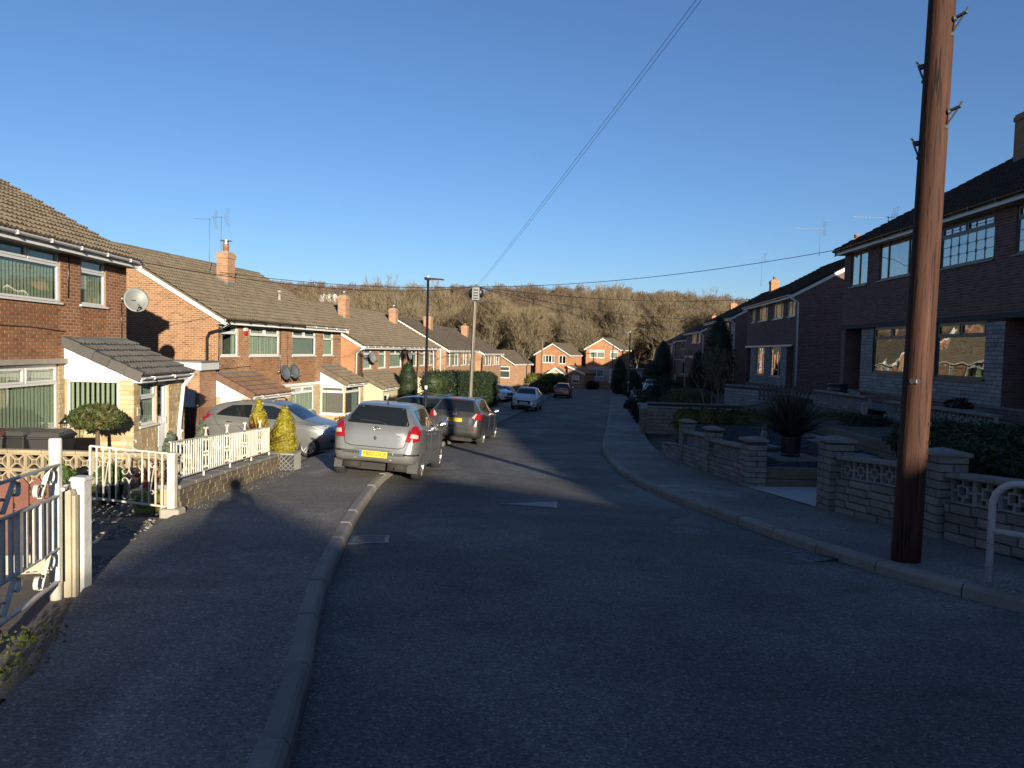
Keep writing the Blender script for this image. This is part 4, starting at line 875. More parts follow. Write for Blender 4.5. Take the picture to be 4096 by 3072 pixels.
dd = lambda x, y: dist(PB3, aB3, zv(x, y)); aB3 = 5.5; PB3 = at_y(*zv(1062, 1200), 53.4).xy
hB3, fB3, gB3, zeB3 = right_pair('shade-toned brick pair behind the tall round-topped conifer, third up the right row', PB3, aB3, max(11.0, dd(850,1150)), -.6, 5.15, [(.1, dd(1040,1100), 3.9, 5.0), (dd(1020,1100), dd(975,1100), 3.9, 5.0), (dd(945,1100), dd(905,1100), 3.9, 5.0), (dd(890,1100), dd(868,1100), 3.9, 5.0)], [(1.7, 3.6, .7, 2.3), (5.5, 7.8, .7, 2.3)], geo=False, chim=((4.5, 8.3),), stone='stone_g')
dd = lambda x, y: dist(PB4, aB4, zv(x, y)); aB4 = 5.0; PB4 = at_y(*zv(757, 1300), 72.0).xy
hB4, fB4, gB4, zeB4 = right_pair('shade-toned brick pair with wide white ground-floor window above the brown fence', PB4, aB4, max(10.5, dd(632,1300)), -1.05, 5.15, [(dd(745,1200), dd(715,1200), 3.9, 5.0), (dd(705,1200), dd(655,1200), 3.9, 5.0)], [(dd(742,1500), dd(645,1500), .7, 2.3)], geo=False, chim=((5.0, 8.2),), stone=None)
PB5 = at_y(*zv(612, 1300), 88.0).xy
hB5, fB5, gB5, zeB5 = right_pair('shade-toned brick pair with white downpipe next to the last roof on the right', PB5, 5.0, 10.5, -1.5, 5.05, [(.6, 2.2, 3.8, 4.9), (2.9, 5.6, 3.8, 4.9)], [(.8, 4.6, .6, 2.2)], geo=False, chim=((4.6, 8.1),), stone=None)
PB6 = at_y(*zv(480, 1300), 104.0).xy
hB6, fB6, gB6, zeB6 = right_pair('last shade-toned brick house on the right with sunlit stepped roof against the trees', PB6, 3.0, 9.0, -2.3, 5.6, [(1.0, 3.2, 3.9, 5.2)], [(.6, 2.0, .1, 2.2)], geo=False, stone=None, tile='tile')
# ---------------------------------------------------------------- hill, wood and bare trees
M['bark'] = mat_plain('pale_bark', (.25,.20,.135), .9, var=.3, nscale=3, bmp=.3, bscale=15)
M['twig'] = mat_pieces('twigs', [(.15,.115,.072), (.22,.175,.11), (.29,.235,.15)], .95, grain=5, bmp=.0, stain=.4, sscale=.12, stain_col=(.11,.08,.055), spec=.1)
M['twig_far'] = mat_pieces('far_twigs', [(.12,.085,.062), (.155,.11,.078), (.19,.14,.095)], .95, grain=5, bmp=0, stain=.5, sscale=.02, stain_col=(.17,.135,.085), spec=.1)
M['litter'] = mat_plain('leaf_litter', (.13,.085,.05), .95, var=.35, nscale=.3, bmp=.3, bscale=3)
def hill_z(x, y): return -5.2 + 33 * sstep(185, 470, y) + 3.0*math.sin(x*.018 + 1.2)*sstep(200, 420, y) + 5*sstep(-20, -180, x)*sstep(220, 460, y)
tag(lattice('hill', [-2500, -1200] + list(range(-500, 501, 20)) + [1200, 2500], [160] + list(range(170, 561, 10)) + [700, 1000, 2500], lambda x, y: hill_z(x, y) if y <= 560 else hill_z(x, 560) - (y-560)*.02, M['litter']), kind='structure')
def bare_tree(seed, H, levels=5, spread=.55, stems=1, twig_n=4, base_r=.16, tw=.018, up=.25):
    """returns limb mesh and twig mesh"""
    r = random.Random(seed); limb, twv, twf = MB(), [], []
    def twig(p, d, L, rad):
        t = d.normalized(); u = t.cross(Vector((r.random()-.5, r.random()-.5, r.random()-.5))).normalized(); v = t.cross(u); n = len(twv)
        mid = p + t*L*.5 + Vector((r.uniform(-.08,.08), r.uniform(-.08,.08), r.uniform(0,.1)))*L; end = p + t*L + Vector((r.uniform(-.12,.12), r.uniform(-.12,.12), r.uniform(.0,.22)))*L
        for q, k in ((p, 1), (mid, .75)):
            for a in (0, 2.1, 4.2): twv.append(tuple(q + (u*math.cos(a) + v*math.sin(a))*rad*k))
        twv.append(tuple(end)); 
        for i in range(3): j = (i+1) % 3; twf.append((n+i, n+j, n+3+j, n+3+i)); twf.append((n+3+i, n+3+j, n+6))
    def grow(p, d, L, rad, lev):
        n = 3 if lev < 2 else 2; pts = [p]; rr = [rad]; q = p; dd = d
        for i in range(n):
            dd = (dd + Vector((r.uniform(-.16,.16), r.uniform(-.16,.16), r.uniform(-.02,.14)))).normalized(); q = q + dd*L/n; pts.append(q); rr.append(rad*(1 - .42*(i+1)/n))
        limb.tube(pts, rr, 6 if lev < 2 else 4 if lev < 4 else 3, cap=False)
        if lev >= 2:
            for _ in range(twig_n):
                k = r.random(); i = min(int(k*n), n-1); pp = pts[i].lerp(pts[i+1], k*n - i); dv = (dd + Vector((r.uniform(-1,1), r.uniform(-1,1), r.uniform(-.3,1)))*.9).normalized(); twig(pp, dv, r.uniform(.5, 1.25)*H/16, tw)
        if lev >= levels: 
            for _ in range(twig_n + 2): twig(q, (dd + Vector((r.uniform(-1,1), r.uniform(-1,1), r.uniform(-.2,1)))*.8).normalized(), r.uniform(.7, 1.5)*H/16, tw)
            return
        kids = r.choice((2, 3, 3)) if lev < 3 else 2
        az = r.uniform(0, 6.28)
        for k in range(kids):
            az += 6.28/kids + r.uniform(-.5, .5); sp = spread*r.uniform(.6, 1.25); u = dd.orthogonal().normalized(); v = dd.cross(u); nd = (dd + (u*math.cos(az) + v*math.sin(az))*sp + Vector((0,0,up))).normalized()
            grow(q, nd, L*r.uniform(.68, .86), rr[-1]*r.uniform(.62, .8), lev + 1)
        if lev >= 1:
            for k in range(2): 
                j = r.randint(1, n-1) if n > 1 else 1; az = r.uniform(0, 6.28); u = dd.orthogonal().normalized(); v = dd.cross(u); grow(pts[j], (dd*.5 + (u*math.cos(az)+v*math.sin(az))*.8 + Vector((0,0,.2))).normalized(), L*.55, rr[j]*.45, max(lev + 2, levels - 1))
    for s in range(stems):
        a = 6.28*s/stems + r.random(); d = Vector((math.cos(a)*.22, math.sin(a)*.22, 1)).normalized() if stems > 1 else Vector((r.uniform(-.06,.06), r.uniform(-.06,.06), 1)).normalized()
        grow(Vector((math.cos(a)*.15*(stems > 1), math.sin(a)*.15*(stems > 1), -.3)), d, H*r.uniform(.26, .32), base_r*r.uniform(.75, 1.1), 0)
    return limb, twv, twf
protos = []
for k, (H, st, spd, br) in enumerate(((16, 1, .55, .2), (15, 2, .5, .16), (17, 1, .45, .22), (13, 3, .55, .13), (15, 1, .62, .2))):
    lm, tv, tf = bare_tree(40 + k, H, 5, spd, st, 3, br, .02)
    protos.append((lm, tv, tf))
GT = 'bare trees at the front of the wood'
def plant_tree(k, x, y, s, rz, z=None, label=None, group=GT):
    lm, tv, tf, cache = trees_cache[k]
    t = thing('bare_tree', label or 'bare pale-limbed winter tree standing in front of the wooded hillside', 'tree', (x, y, (hill_z(x, y) if y > 165 else land(x, y)) - .1 if z is None else z), rz, group); t.scale = (s, s, s)
    for nm, me in cache: link(bpy.data.objects.new(nm, me), t)
    return t
trees_cache = []
for lm, tv, tf in protos:
    m1 = bpy.data.meshes.new('trunk'); m1.from_pydata(lm.v, [], lm.f); m1.materials.append(M['bark']); m1.polygons.foreach_set('use_smooth', [True]*len(m1.polygons))
    m2 = bpy.data.meshes.new('crown'); m2.from_pydata(tv, [], tf); m2.materials.append(M['twig'])
    trees_cache.append((lm, tv, tf, [('trunk', m1), ('crown', m2)]))
rt = random.Random(11); spots = []
for k in range(64):
    for _ in range(40):
        y = 127 + 24*rt.random()**.8; x = rt.uniform(-52, 62) * y/140
        if y < 134 and 2 < x < 24 and y < 129: continue
        if all((x-p)**2 + (y-q)**2 > 3.4**2 for p, q in spots): spots.append((x, y)); break
for x, y in spots:
    plant_tree(rt.randrange(5), x, y, rt.uniform(.78, 1.12), rt.uniform(0, 6.28))
# tops that stand above the others
for us, Y, s in ((2350, 138, 1.22), (2420, 141, 1.25), (2880, 128, .95), (2800, 136, 1.1), (1540, 150, 1.25), (1700, 150, 1.2)):
    p = at_y(us, 1500, Y); plant_tree(rt.randrange(3), p.x, Y, s, rt.uniform(0, 6.28))
# a hedgerow of trees behind the right-hand row
for k in range(7):
    y = 95 + 9*k + rt.uniform(-2, 2); x = 33 + .22*(y - 60) + rt.uniform(-2, 3); plant_tree(rt.randrange(5), x, y, rt.uniform(.55, .75), rt.uniform(0, 6.28), label='bare winter tree behind the roofs of the right-hand row', group='bare trees behind the right-hand houses')
# the rest of the wood, up and over the hill
def scatter(name, label, pts, sources, mat=None):
    me = bpy.data.meshes.new(name); me.from_pydata([p[:3] for p in pts], [], [])
    at = me.attributes.new('size', 'FLOAT', 'POINT'); at.data.foreach_set('value', [p[3] for p in pts])
    o = link(bpy.data.objects.new(name, me)); o['kind'] = 'stuff'; o['label'] = label; o['category'] = 'wood'
    ng = bpy.data.node_groups.new(name, 'GeometryNodeTree'); ng.interface.new_socket('Geometry', in_out='INPUT', socket_type='NodeSocketGeometry'); ng.interface.new_socket('Geometry', in_out='OUTPUT', socket_type='NodeSocketGeometry')
    n, l = ng.nodes, ng.links; gi, go = n.new('NodeGroupInput'), n.new('NodeGroupOutput'); g2i = n.new('GeometryNodeJoinGeometry')
    for s in sources[::-1]:
        j = n.new('GeometryNodeJoinGeometry'); tr = n.new('GeometryNodeGeometryToInstance')
        for ob in s:
            oi = n.new('GeometryNodeObjectInfo'); oi.inputs[0].default_value = ob; l.new(oi.outputs['Geometry'], j.inputs[0])
        l.new(j.outputs[0], tr.inputs[0]); l.new(tr.outputs[0], g2i.inputs[0])
    ip = n.new('GeometryNodeInstanceOnPoints'); ip.inputs['Pick Instance'].default_value = True; l.new(gi.outputs[0], ip.inputs['Points']); l.new(g2i.outputs[0], ip.inputs['Instance'])
    rv = n.new('FunctionNodeRandomValue'); rv.data_type = 'FLOAT_VECTOR'; rv.inputs[0].default_value = (-.05, -.05, 0); rv.inputs[1].default_value = (.05, .05, 6.28); l.new(rv.outputs[0], ip.inputs['Rotation'])
    na = n.new('GeometryNodeInputNamedAttribute'); na.data_type = 'FLOAT'; na.inputs[0].default_value = 'size'; l.new(na.outputs[0], ip.inputs['Scale']); l.new(ip.outputs[0], go.inputs[0])
    m = o.modifiers.new('scatter', 'NODES'); m.node_group = ng; return o
some = [o for o in COL.objects if o.name.startswith('bare_tree') and o.type == 'EMPTY']
src = []; seen = set()
for o in some:
    key = o.children[0].data.name
    if key not in seen: seen.add(key); src.append(list(o.children))
pts = []
for k in range(420):
    y = 146 + 90*rt.random()**1.1; x = rt.uniform(-78, 88)*y/140; pts.append((x, y, hill_z(x, max(y, 165)), rt.uniform(.8, 1.15)))
scatter('wood', 'dense bare winter wood on the slope behind the end houses', pts, src)
far = []
for k in range(2):
    lm, tv, tf = bare_tree(90 + k, 13, 4, .55, 1, 3, .2, .06); r_ = thing('bare_tree', 'small bare tree on the crest of the distant hill', 'tree', ((-30 + 50*k), 236, hill_z(-30 + 50*k, 236)), k, 'trees on the distant hill')
    far.append([lm.build('trunk', M['twig_far'], r_), mesh_obj('crown', tv, tf, M['twig_far'], r_)])
pts = []
for k in range(2600):
    y = 228 + 290*rt.random(); x = rt.uniform(-95, 100)*y/140; pts.append((x, y, hill_z(x, y), rt.uniform(.65, 1.0)))
scatter('wood', 'brown wooded hillside on the skyline', pts, far)
# ---------------------------------------------------------------- cars
def mat_paint(name, col, metal=.55, rough=.32):
    col = scl(col, .72)
    m = bpy.data.materials.new(name); ns, ls, bs = nodes(m); v = worldpos(ns, ls)
    fl = noise(ns, ls, v, 700, 2); d = noise(ns, ls, v, 2.5, 4, .6)
    c = mixc(ns, ls, ramp(ns, ls, fl, [(.35, (0,0,0)), (.65, (.35,)*3)]), col, scl(col, 1.25)); c = mixc(ns, ls, ramp(ns, ls, d, [(.45, (0,0,0)), (.8, (.25,)*3)]), c, (.20,.18,.15))
    ls.new(c, bs.inputs['Base Color']); bs.inputs['Metallic'].default_value = metal; bs.inputs['Roughness'].default_value = rough
    bs.inputs['Coat Weight'].default_value = .7; bs.inputs['Coat Roughness'].default_value = .06; return m
def mat_lamp(name, col): 
    m = mat_plain(name, col, .2, 0, var=.25, nscale=30, spec=.5, coat=.3); return m
M['silver'] = mat_paint('silver_paint', (.25,.255,.245)); M['silver2'] = mat_paint('pale_silver_paint', (.24,.243,.24)); M['bronze'] = mat_paint('grey_bronze_paint', (.062,.058,.057)); M['white_p'] = mat_paint('white_paint', (.68,.69,.71), 0, .3)
M['red_p'] = mat_paint('red_paint', (.24,.015,.02), .4, .3); M['dark_p'] = mat_paint('dark_paint', (.02,.024,.03), .3, .3); M['black_p'] = mat_paint('black_roof_paint', (.015,.015,.018), .2, .25)
M['car_glass'] = mat_plain('car_glass', (.012,.015,.016), .03, 0, var=.0, spec=.9); M['tyre'] = mat_plain('tyre_rubber', (.022,.021,.02), .85, bmp=.3, bscale=80); M['alloy'] = mat_plain('alloy_wheel', (.50,.50,.49), .35, .85, var=.1)
M['trim'] = mat_plain('black_trim', (.02,.02,.021), .6); M['lamp_r'] = mat_lamp('red_lamp', (.30,.006,.009)); M['lamp_c'] = mat_lamp('clear_lamp', (.42,.36,.33)); M['lamp_h'] = mat_lamp('head_lamp', (.45,.48,.5)); M['chrome'] = mat_plain('chrome', (.7,.7,.7), .12, 1, var=.0)
M['plate_y'] = mat_plain('yellow_plate', (.75,.50,.02), .4, var=.03); M['plate_w'] = mat_plain('white_plate', (.75,.75,.73), .4, var=.03); M['plate_b'] = mat_plain('blue_band', (.02,.12,.5), .4); M['ink'] = mat_plain('black_ink', (.01,.01,.01), .6); M['under'] = mat_plain('underbody', (.03,.025,.022), .9, var=.4)
M['mudflap'] = mat_plain('mud_flap', (.06,.062,.06), .8)
def clip_convex(poly, cl):
    def inside(p, a, b): return (b[0]-a[0])*(p[1]-a[1]) - (b[1]-a[1])*(p[0]-a[0]) >= -1e-9
    out = poly
    for a, b in zip(cl, cl[1:] + cl[:1]):
        inp, out = out, []
        if not inp: return []
        for p, q in zip(inp, inp[1:] + inp[:1]):
            ip, iq = inside(p, a, b), inside(q, a, b)
            if ip != iq:
                d1 = (b[0]-a[0])*(p[1]-a[1]) - (b[1]-a[1])*(p[0]-a[0]); d2 = (b[0]-a[0])*(q[1]-a[1]) - (b[1]-a[1])*(q[0]-a[0]); t = d1/(d1-d2); x = (p[0]+(q[0]-p[0])*t, p[1]+(q[1]-p[1])*t)
            if ip: out.append(p)
            if ip != iq: out.append(x)
    return out
def ccw(p): 
    a = sum(p[i][0]*p[(i+1) % len(p)][1] - p[(i+1) % len(p)][0]*p[i][1] for i in range(len(p))); return p if a > 0 else p[::-1]
def rounded(poly, r, n=4):
    out = []; m = len(poly)
    for i in range(m):
        p, a, b = Vector(poly[i]), Vector(poly[i-1]), Vector(poly[(i+1) % m]); ra = min(r, (a-p).length*.45, (b-p).length*.45); s = p + (a-p).normalized()*ra; e = p + (b-p).normalized()*ra
        for k in range(n+1): t = k/n; out.append(tuple(s*(1-t)**2 + p*2*t*(1-t) + e*t*t))
    return out
class Body:
    def __init__(s, C): s.C = C
    def section(s, x):
        C = s.C; W, zt, zb, bl = C['W'](x), C['top'](x), C['bot'](x), C['belt'](x); wr = min(C['roof'](x), W*.93); zbt = min(bl, zt - .085); zm = zb + (zbt-zb)*.5; ze = zt - .07
        g = lambda t: (W*.945 + (wr - W*.945)*t, zbt + (ze - zbt)*t)
        return [(0, zb+.015), (W*.8, zb), (W*.93, zb+.025), (W*.985, zb+.11), (W, zm), (W*.995, zbt-.15*min(1,(zbt-zb)/.5)), (W*.975, zbt-.035), (W*.945, zbt), g(.33), g(.68), (wr, ze), (wr*.94, zt-.026), (wr*.72, zt-.007), (wr*.36, zt), (0, zt)]
    def mesh(s):
        x0, x1 = s.C['x']; n = 84; xs = []
        for i in range(n+1):
            t = i/n; u = .5 - .5*math.cos(math.pi*t); xs.append(x0 + (x1-x0)*(.45*t + .55*u))
        vs = []; fs = []; k = None
        for x in xs:
            q = s.section(x); ring = [(x, y, z) for y, z in q] + [(x, -y, z) for y, z in q[-2:0:-1]]; k = len(ring); vs += ring
        for i in range(n):
            for j in range(k): fs.append((i*k + j, (i+1)*k + j, (i+1)*k + (j+1) % k, i*k + (j+1) % k))
        fs += [tuple(range(k)), tuple(range(n*k, n*k + k))[::-1]]; return vs, fs
def car(name, label, C, paint, loc, yaw, pitch=0.0, roll=0.0, detail=True, group=None):
    t = thing(name, label, 'car', loc, 0, group); t.rotation_euler = (Matrix.Rotation(yaw, 3, 'Z') @ Matrix.Rotation(-pitch, 3, 'Y') @ Matrix.Rotation(roll, 3, 'X')).to_euler()
    B = Body(C); vs, fs = B.mesh(); bvh = BVHTree.FromPolygons([Vector(v) for v in vs], fs)
    ob = mesh_obj('body', vs, fs, paint, t, True); ob.data.materials.append(M['under'])
    wr, ax, ty = C['wheel']; cut = MB()
    for x in ax:
        for sg in (1, -1):
            y0, y1 = sorted((sg*.50, sg*1.2)); n = 28; pr = [(x + (wr+.055)*math.cos(2*math.pi*i/n), wr + .02 + (wr+.055)*math.sin(2*math.pi*i/n)) for i in range(n)]
            cut.prism([(p, y0, q) for p, q in pr], (0, y1-y0, 0))
    co = mesh_obj('cutter', cut.v, cut.f, M['under'])
    bm_ = bmesh.new(); bm_.from_mesh(co.data); bmesh.ops.recalc_face_normals(bm_, faces=bm_.faces); bm_.to_mesh(co.data); bm_.free()
    bm_ = bmesh.new(); bm_.from_mesh(ob.data); bmesh.ops.recalc_face_normals(bm_, faces=bm_.faces); bm_.to_mesh(ob.data); bm_.free()
    md = ob.modifiers.new('arches', 'BOOLEAN'); md.object = co; md.operation = 'DIFFERENCE'; md.solver = 'EXACT'
    try: md.material_mode = 'TRANSFER'
    except Exception: pass
    dg = bpy.context.evaluated_depsgraph_get(); me = bpy.data.meshes.new_from_object(ob.evaluated_get(dg)); ob.modifiers.clear(); old = ob.data; ob.data = me; bpy.data.meshes.remove(old); cm = co.data; bpy.data.objects.remove(co); bpy.data.meshes.remove(cm)
    me.name = 'body'
    # flat arch faces shade flat
    md = ob.modifiers.new('edge', 'EDGE_SPLIT'); md.split_angle = R_(38)
    def proj(axis, a, b, off):
        if axis in ('L', 'R'): sg = 1 if axis == 'L' else -1; o, d = Vector((a, sg*3, b)), Vector((0, -sg, 0))
        elif axis == 'B': o, d = Vector((-6, a, b)), Vector((1, 0, 0))
        elif axis == 'F': o, d = Vector((6, a, b)), Vector((-1, 0, 0))
        else: o, d = Vector((a, b, 5)), Vector((0, 0, -1))
        h, nn, _, _ = bvh.ray_cast(o, d)
        if h is None: return None
        if nn.dot(d) > 0: nn = -nn
        return h + nn*off
    def patch(nm, poly, axis, mat, off=.004, parent=t, r=0.0, cell=.05, smooth=True):
        poly = ccw([tuple(p) for p in poly]); poly = ccw(rounded(poly, r)) if r else poly
        a0, a1 = min(p[0] for p in poly), max(p[0] for p in poly); b0, b1 = min(p[1] for p in poly), max(p[1] for p in poly); na, nb = max(1, int((a1-a0)/cell)), max(1, int((b1-b0)/cell)); V = {}; vv = []; ff = []
        for i in range(na):
            for j in range(nb):
                cellp = [(a0+(a1-a0)*(i+p)/na, b0+(b1-b0)*(j+q)/nb) for p, q in ((0,0),(1,0),(1,1),(0,1))]; cp = clip_convex(cellp, poly)
                if len(cp) < 3: continue
                ids = []
                for p in cp:
                    k = (round(p[0], 5), round(p[1], 5))
                    if k not in V:
                        h = proj(axis, p[0], p[1], off); V[k] = None if h is None else len(vv)
                        if h is not None: vv.append(h)
                    ids.append(V[k])
                ids = [q for n_, q in enumerate(ids) if q is not None and q not in ids[:n_]]
                if len(ids) >= 3: ff.append(tuple(ids))
        if not ff: return None
        return mesh_obj(nm, vv, ff, mat, parent, smooth)
    def line(nm, pts, axis, mat, w=.009, off=.0025, parent=t):
        mb = MB(); q = []
        for (a, b), (c_, d_) in zip(pts, pts[1:]):
            m = max(2, int(math.hypot(c_-a, d_-b)/.06)); q += [(a+(c_-a)*i/m, b+(d_-b)*i/m) for i in range(m)]
        q.append(pts[-1]); P = [proj(axis, *p, off) for p in q]; P = [p for p in P if p is not None]
        if len(P) > 1: return mb.tube(P, w/2, 4).build(nm, mat, parent, True)
    # wheels
    for x in ax:
        for sg in (1, -1):
            yc = sg*(C['track']); w = bpy.data.objects.new('wheel', None); w.empty_display_size = .1; link(w, t); w.location = (x, yc, wr); w.rotation_euler = (R_(90)*-sg, 0, 0)
            tw = .195*ty; mb = MB(); mb.lathe([(wr*.64, tw/2-.01), (wr*.80, tw/2+.002), (wr*.94, tw/2-.012), (wr, tw/2-.045), (wr, -tw/2+.045), (wr*.94, -tw/2+.012), (wr*.64, -tw/2)], 36, cap=False); mb.build('tyre', M['tyre'], w, True)
            mb = MB(); mb.lathe([(wr*.655, tw/2-.004), (wr*.62, tw/2-.012), (wr*.60, tw/2-.06), (wr*.58, -tw/2+.02)], 36, cap=False)
            ns_ = C.get('spokes', 5)
            for k in range(ns_):
                a = 2*math.pi*k/ns_ + .3; ca, sa = math.cos(a), math.sin(a); pa, qa = -sa, ca
                for dw in ((-.032, .032),) if not C.get('split') else ((-.05, -.012), (.012, .05)):
                    b0 = [(ca*.045 + pa*dw[0], sa*.045 + qa*dw[0], tw/2-.04), (ca*.045 + pa*dw[1], sa*.045 + qa*dw[1], tw/2-.04)]; e = wr*.625; e0 = [(ca*e + pa*dw[0]*1.1, sa*e + qa*dw[0]*1.1, tw/2-.025), (ca*e + pa*dw[1]*1.1, sa*e + qa*dw[1]*1.1, tw/2-.025)]
                    up = lambda p: (p[0], p[1], p[2]+.018); mb.hexa([b0[0], b0[1], e0[1], e0[0]], [up(b0[0]), up(b0[1]), up(e0[1]), up(e0[0])])
            mb.lathe([(.062, tw/2-.05), (.062, tw/2-.018), (.035, tw/2-.012)], 14); mb.build('rim', M['alloy'], w)
            mb = MB(); mb.lathe([(wr*.52, tw/2-.085), (wr*.52, tw/2-.08)], 24); mb.lathe([(wr*.6, -tw/2+.03), (wr*.6, -tw/2+.035)], 24); mb.build('brake_disc', M['under'], w)
    # glass, lamps, seams
    for nm, poly, ax_, mt, off, r in C['patches']:
        for axis in (('L', 'R') if ax_ == 'S' else (ax_,)): patch(nm, poly, axis, M[mt], off, r=r)
    for nm, poly, ax_, mt, off, r in C.get('pairs', []):     # mirrored left and right on the rear or front
        patch(nm, poly, ax_, M[mt], off, r=r, cell=.03); patch(nm, [(-a, b) for a, b in poly], ax_, M[mt], off, r=r, cell=.03)
    for nm, pts, ax_, mt, w_ in C.get('lines', []):
        for axis in (('L', 'R') if ax_ == 'S' else (ax_,)): line(nm, pts, axis, M[mt], w_)
    # mirrors and handles
    mx, mz = C['mirror']
    for sg in (1, -1):
        h = proj('L' if sg > 0 else 'R', mx, mz, 0)
        if h is not None:
            mb = MB(); mb.sphere((h.x+.02, h.y + sg*.15, h.z+.05), (.075, .115, .085), 12, 8); mb.beam((h.x+.03, h.y - sg*.02, h.z), (h.x+.03, h.y + sg*.1, h.z+.03), .05); mo = mb.build('door_mirror', paint, t, True)
            mb = MB(); mb.sphere((h.x-.04, h.y + sg*.15, h.z+.05), (.02, .095, .068), 12, 6); mb.build('mirror_glass', M['chrome'], mo, True)
        for hx, hz in C['handles']:
            g = proj('L' if sg > 0 else 'R', hx, hz, .018)
            if g is not None: mb = MB(); mb.sphere(tuple(g), (.10, .016, .018), 10, 6); mb.build('door_handle', C.get('hmat', paint), t, True)
    # number plate
    ax_, pz, txt, kind = C['plate']
    h = proj(ax_, 0, pz, .012); sgn = -1 if ax_ == 'B' else 1; nrm = Vector((sgn, 0, .06 if ax_ == 'B' else .08)).normalized(); u = Vector((0, sgn, 0)); rot = face_rot(u, nrm); hx = h.x + sgn*.012
    def on(a, b, d): v = rot @ Vector((a, b, d)); return (hx + v.x, v.y, pz + v.z)
    mb = MB(); mb.hexa([on(-.26,-.056,-.02), on(.26,-.056,-.02), on(.26,.056,-.02), on(-.26,.056,-.02)], [on(-.26,-.056,.004), on(.26,-.056,.004), on(.26,.056,.004), on(-.26,.056,.004)]); po = mb.build('number_plate', M['plate_y' if kind == 'y' else 'plate_w'], t)
    if txt: text_obj('plate_lettering', txt, .105, on(.02 if kind == 'y' else 0, 0, .006), rot, M['ink'], po, .001, xs=.93)
    if kind == 'y' and detail: mb = MB(); mb.hexa([on(-.258,-.054,.003), on(-.215,-.054,.003), on(-.215,.054,.003), on(-.258,.054,.003)], [on(-.258,-.054,.006), on(-.215,-.054,.006), on(-.215,.054,.006), on(-.258,.054,.006)]); mb.build('blue_band', M['plate_b'], po)
    # underside so that no light shows through
    mb = MB(); x0, x1 = C['x']; mb.box(x0+.35, x1-.35, -.55, .55, .17, .3); mb.build('underbody', M['under'], t)
    return t, proj, patch, line
HATCH = dict(x=(-1.875, 1.875),
    top=pchip([(-1.875,.62), (-1.862,.76), (-1.84,.90), (-1.80,1.00), (-1.70,1.13), (-1.53,1.33), (-1.44,1.395), (-1.28,1.435), (-.9,1.465), (-.3,1.475), (.15,1.455), (.42,1.39), (1.02,1.06), (1.2,.985), (1.5,.89), (1.7,.79), (1.82,.66), (1.875,.50)]),
    bot=pchip([(-1.875,.44), (-1.8,.35), (-1.55,.31), (-1.0,.22), (1.2,.21), (1.7,.25), (1.875,.34)]),
    W=pchip([(-1.875,.60), (-1.862,.665), (-1.83,.725), (-1.75,.775), (-1.6,.815), (-1.2,.845), (0,.8475), (1.2,.84), (1.5,.80), (1.7,.71), (1.82,.58), (1.875,.42)]),
    belt=pchip([(-1.875,.95), (-1.6,1.03), (-1.0,.99), (0,.94), (1.1,.90), (1.875,.7)]),
    roof=pchip([(-1.875,.58), (-1.7,.58), (-1.45,.515), (-.9,.54), (0,.55), (.4,.545), (.8,.64), (1.2,.72), (1.875,.5)]),
    wheel=(.292, (-1.24, 1.22), 1.0), track=.742, mirror=(.78, 1.0), handles=((-.95, .90), (.0, .86)), spokes=5,
    patches=[('rear_window', [(-.60,1.05), (.60,1.05), (.45,1.385), (-.45,1.385)], 'B', 'car_glass', .004, .05),
             ('windscreen', [(1.0,.62), (1.0,-.62), (.44,-.52), (.44,.52)], 'T', 'car_glass', .004, .05),
             ('side_window', [(-.42,1.03), (.70,.985), (.40,1.29), (.16,1.37), (-.42,1.38)], 'S', 'car_glass', .004, .03),
             ('side_window', [(-1.28,1.07), (-.48,1.035), (-.48,1.38), (-1.12,1.35)], 'S', 'car_glass', .004, .03)],
    lines=[('door_seam', [(-.45,.30), (-.45,1.02)], 'S', 'trim', .012), ('door_seam', [(.72,.34), (.80,.7), (.76,.98)], 'S', 'trim', .012), ('door_seam', [(-1.32,1.05), (-1.12,.78), (-1.0,.6)], 'S', 'trim', .012)],
    plate=('B', .50, 'YR07 OCP', 'y'))
YARIS = dict(HATCH)
YARIS['pairs'] = [('tail_lamp', [(.555,.775), (.70,.765), (.80,.80), (.80,.98), (.73,1.07), (.66,1.065)], 'B', 'lamp_r', .010, .03), ('tail_lamp_clear', [(.64,.85), (.775,.845), (.77,.915), (.66,.925)], 'B', 'lamp_c', .016, .015)]
YARIS['lines'] = HATCH['lines'] + [('hatch_seam', [(-.61,1.0), (-.585,.78), (-.55,.67), (-.45,.635), (.45,.635), (.55,.67), (.585,.78), (.61,1.0)], 'B', 'trim', .014), ('bumper_strip', [(-.80,.535), (-.56,.53)], 'B', 'trim', .035), ('bumper_strip', [(.80,.535), (.56,.53)], 'B', 'trim', .035), ('plate_recess', [(-.36,.41), (.36,.41), (.36,.58), (-.36,.58), (-.36,.41)], 'B', 'silver2', .018)]
gs = math.atan(-.066)
yz = G(13.75) + .05
car_y, pj, pt_, ln_ = car('hatchback_car', 'silver hatchback with yellow rear plate parked half on the kerb', YARIS, M['silver'], (-2.50, 15.0, G(15.0) + .03), R_(87.6), gs, R_(3.6))
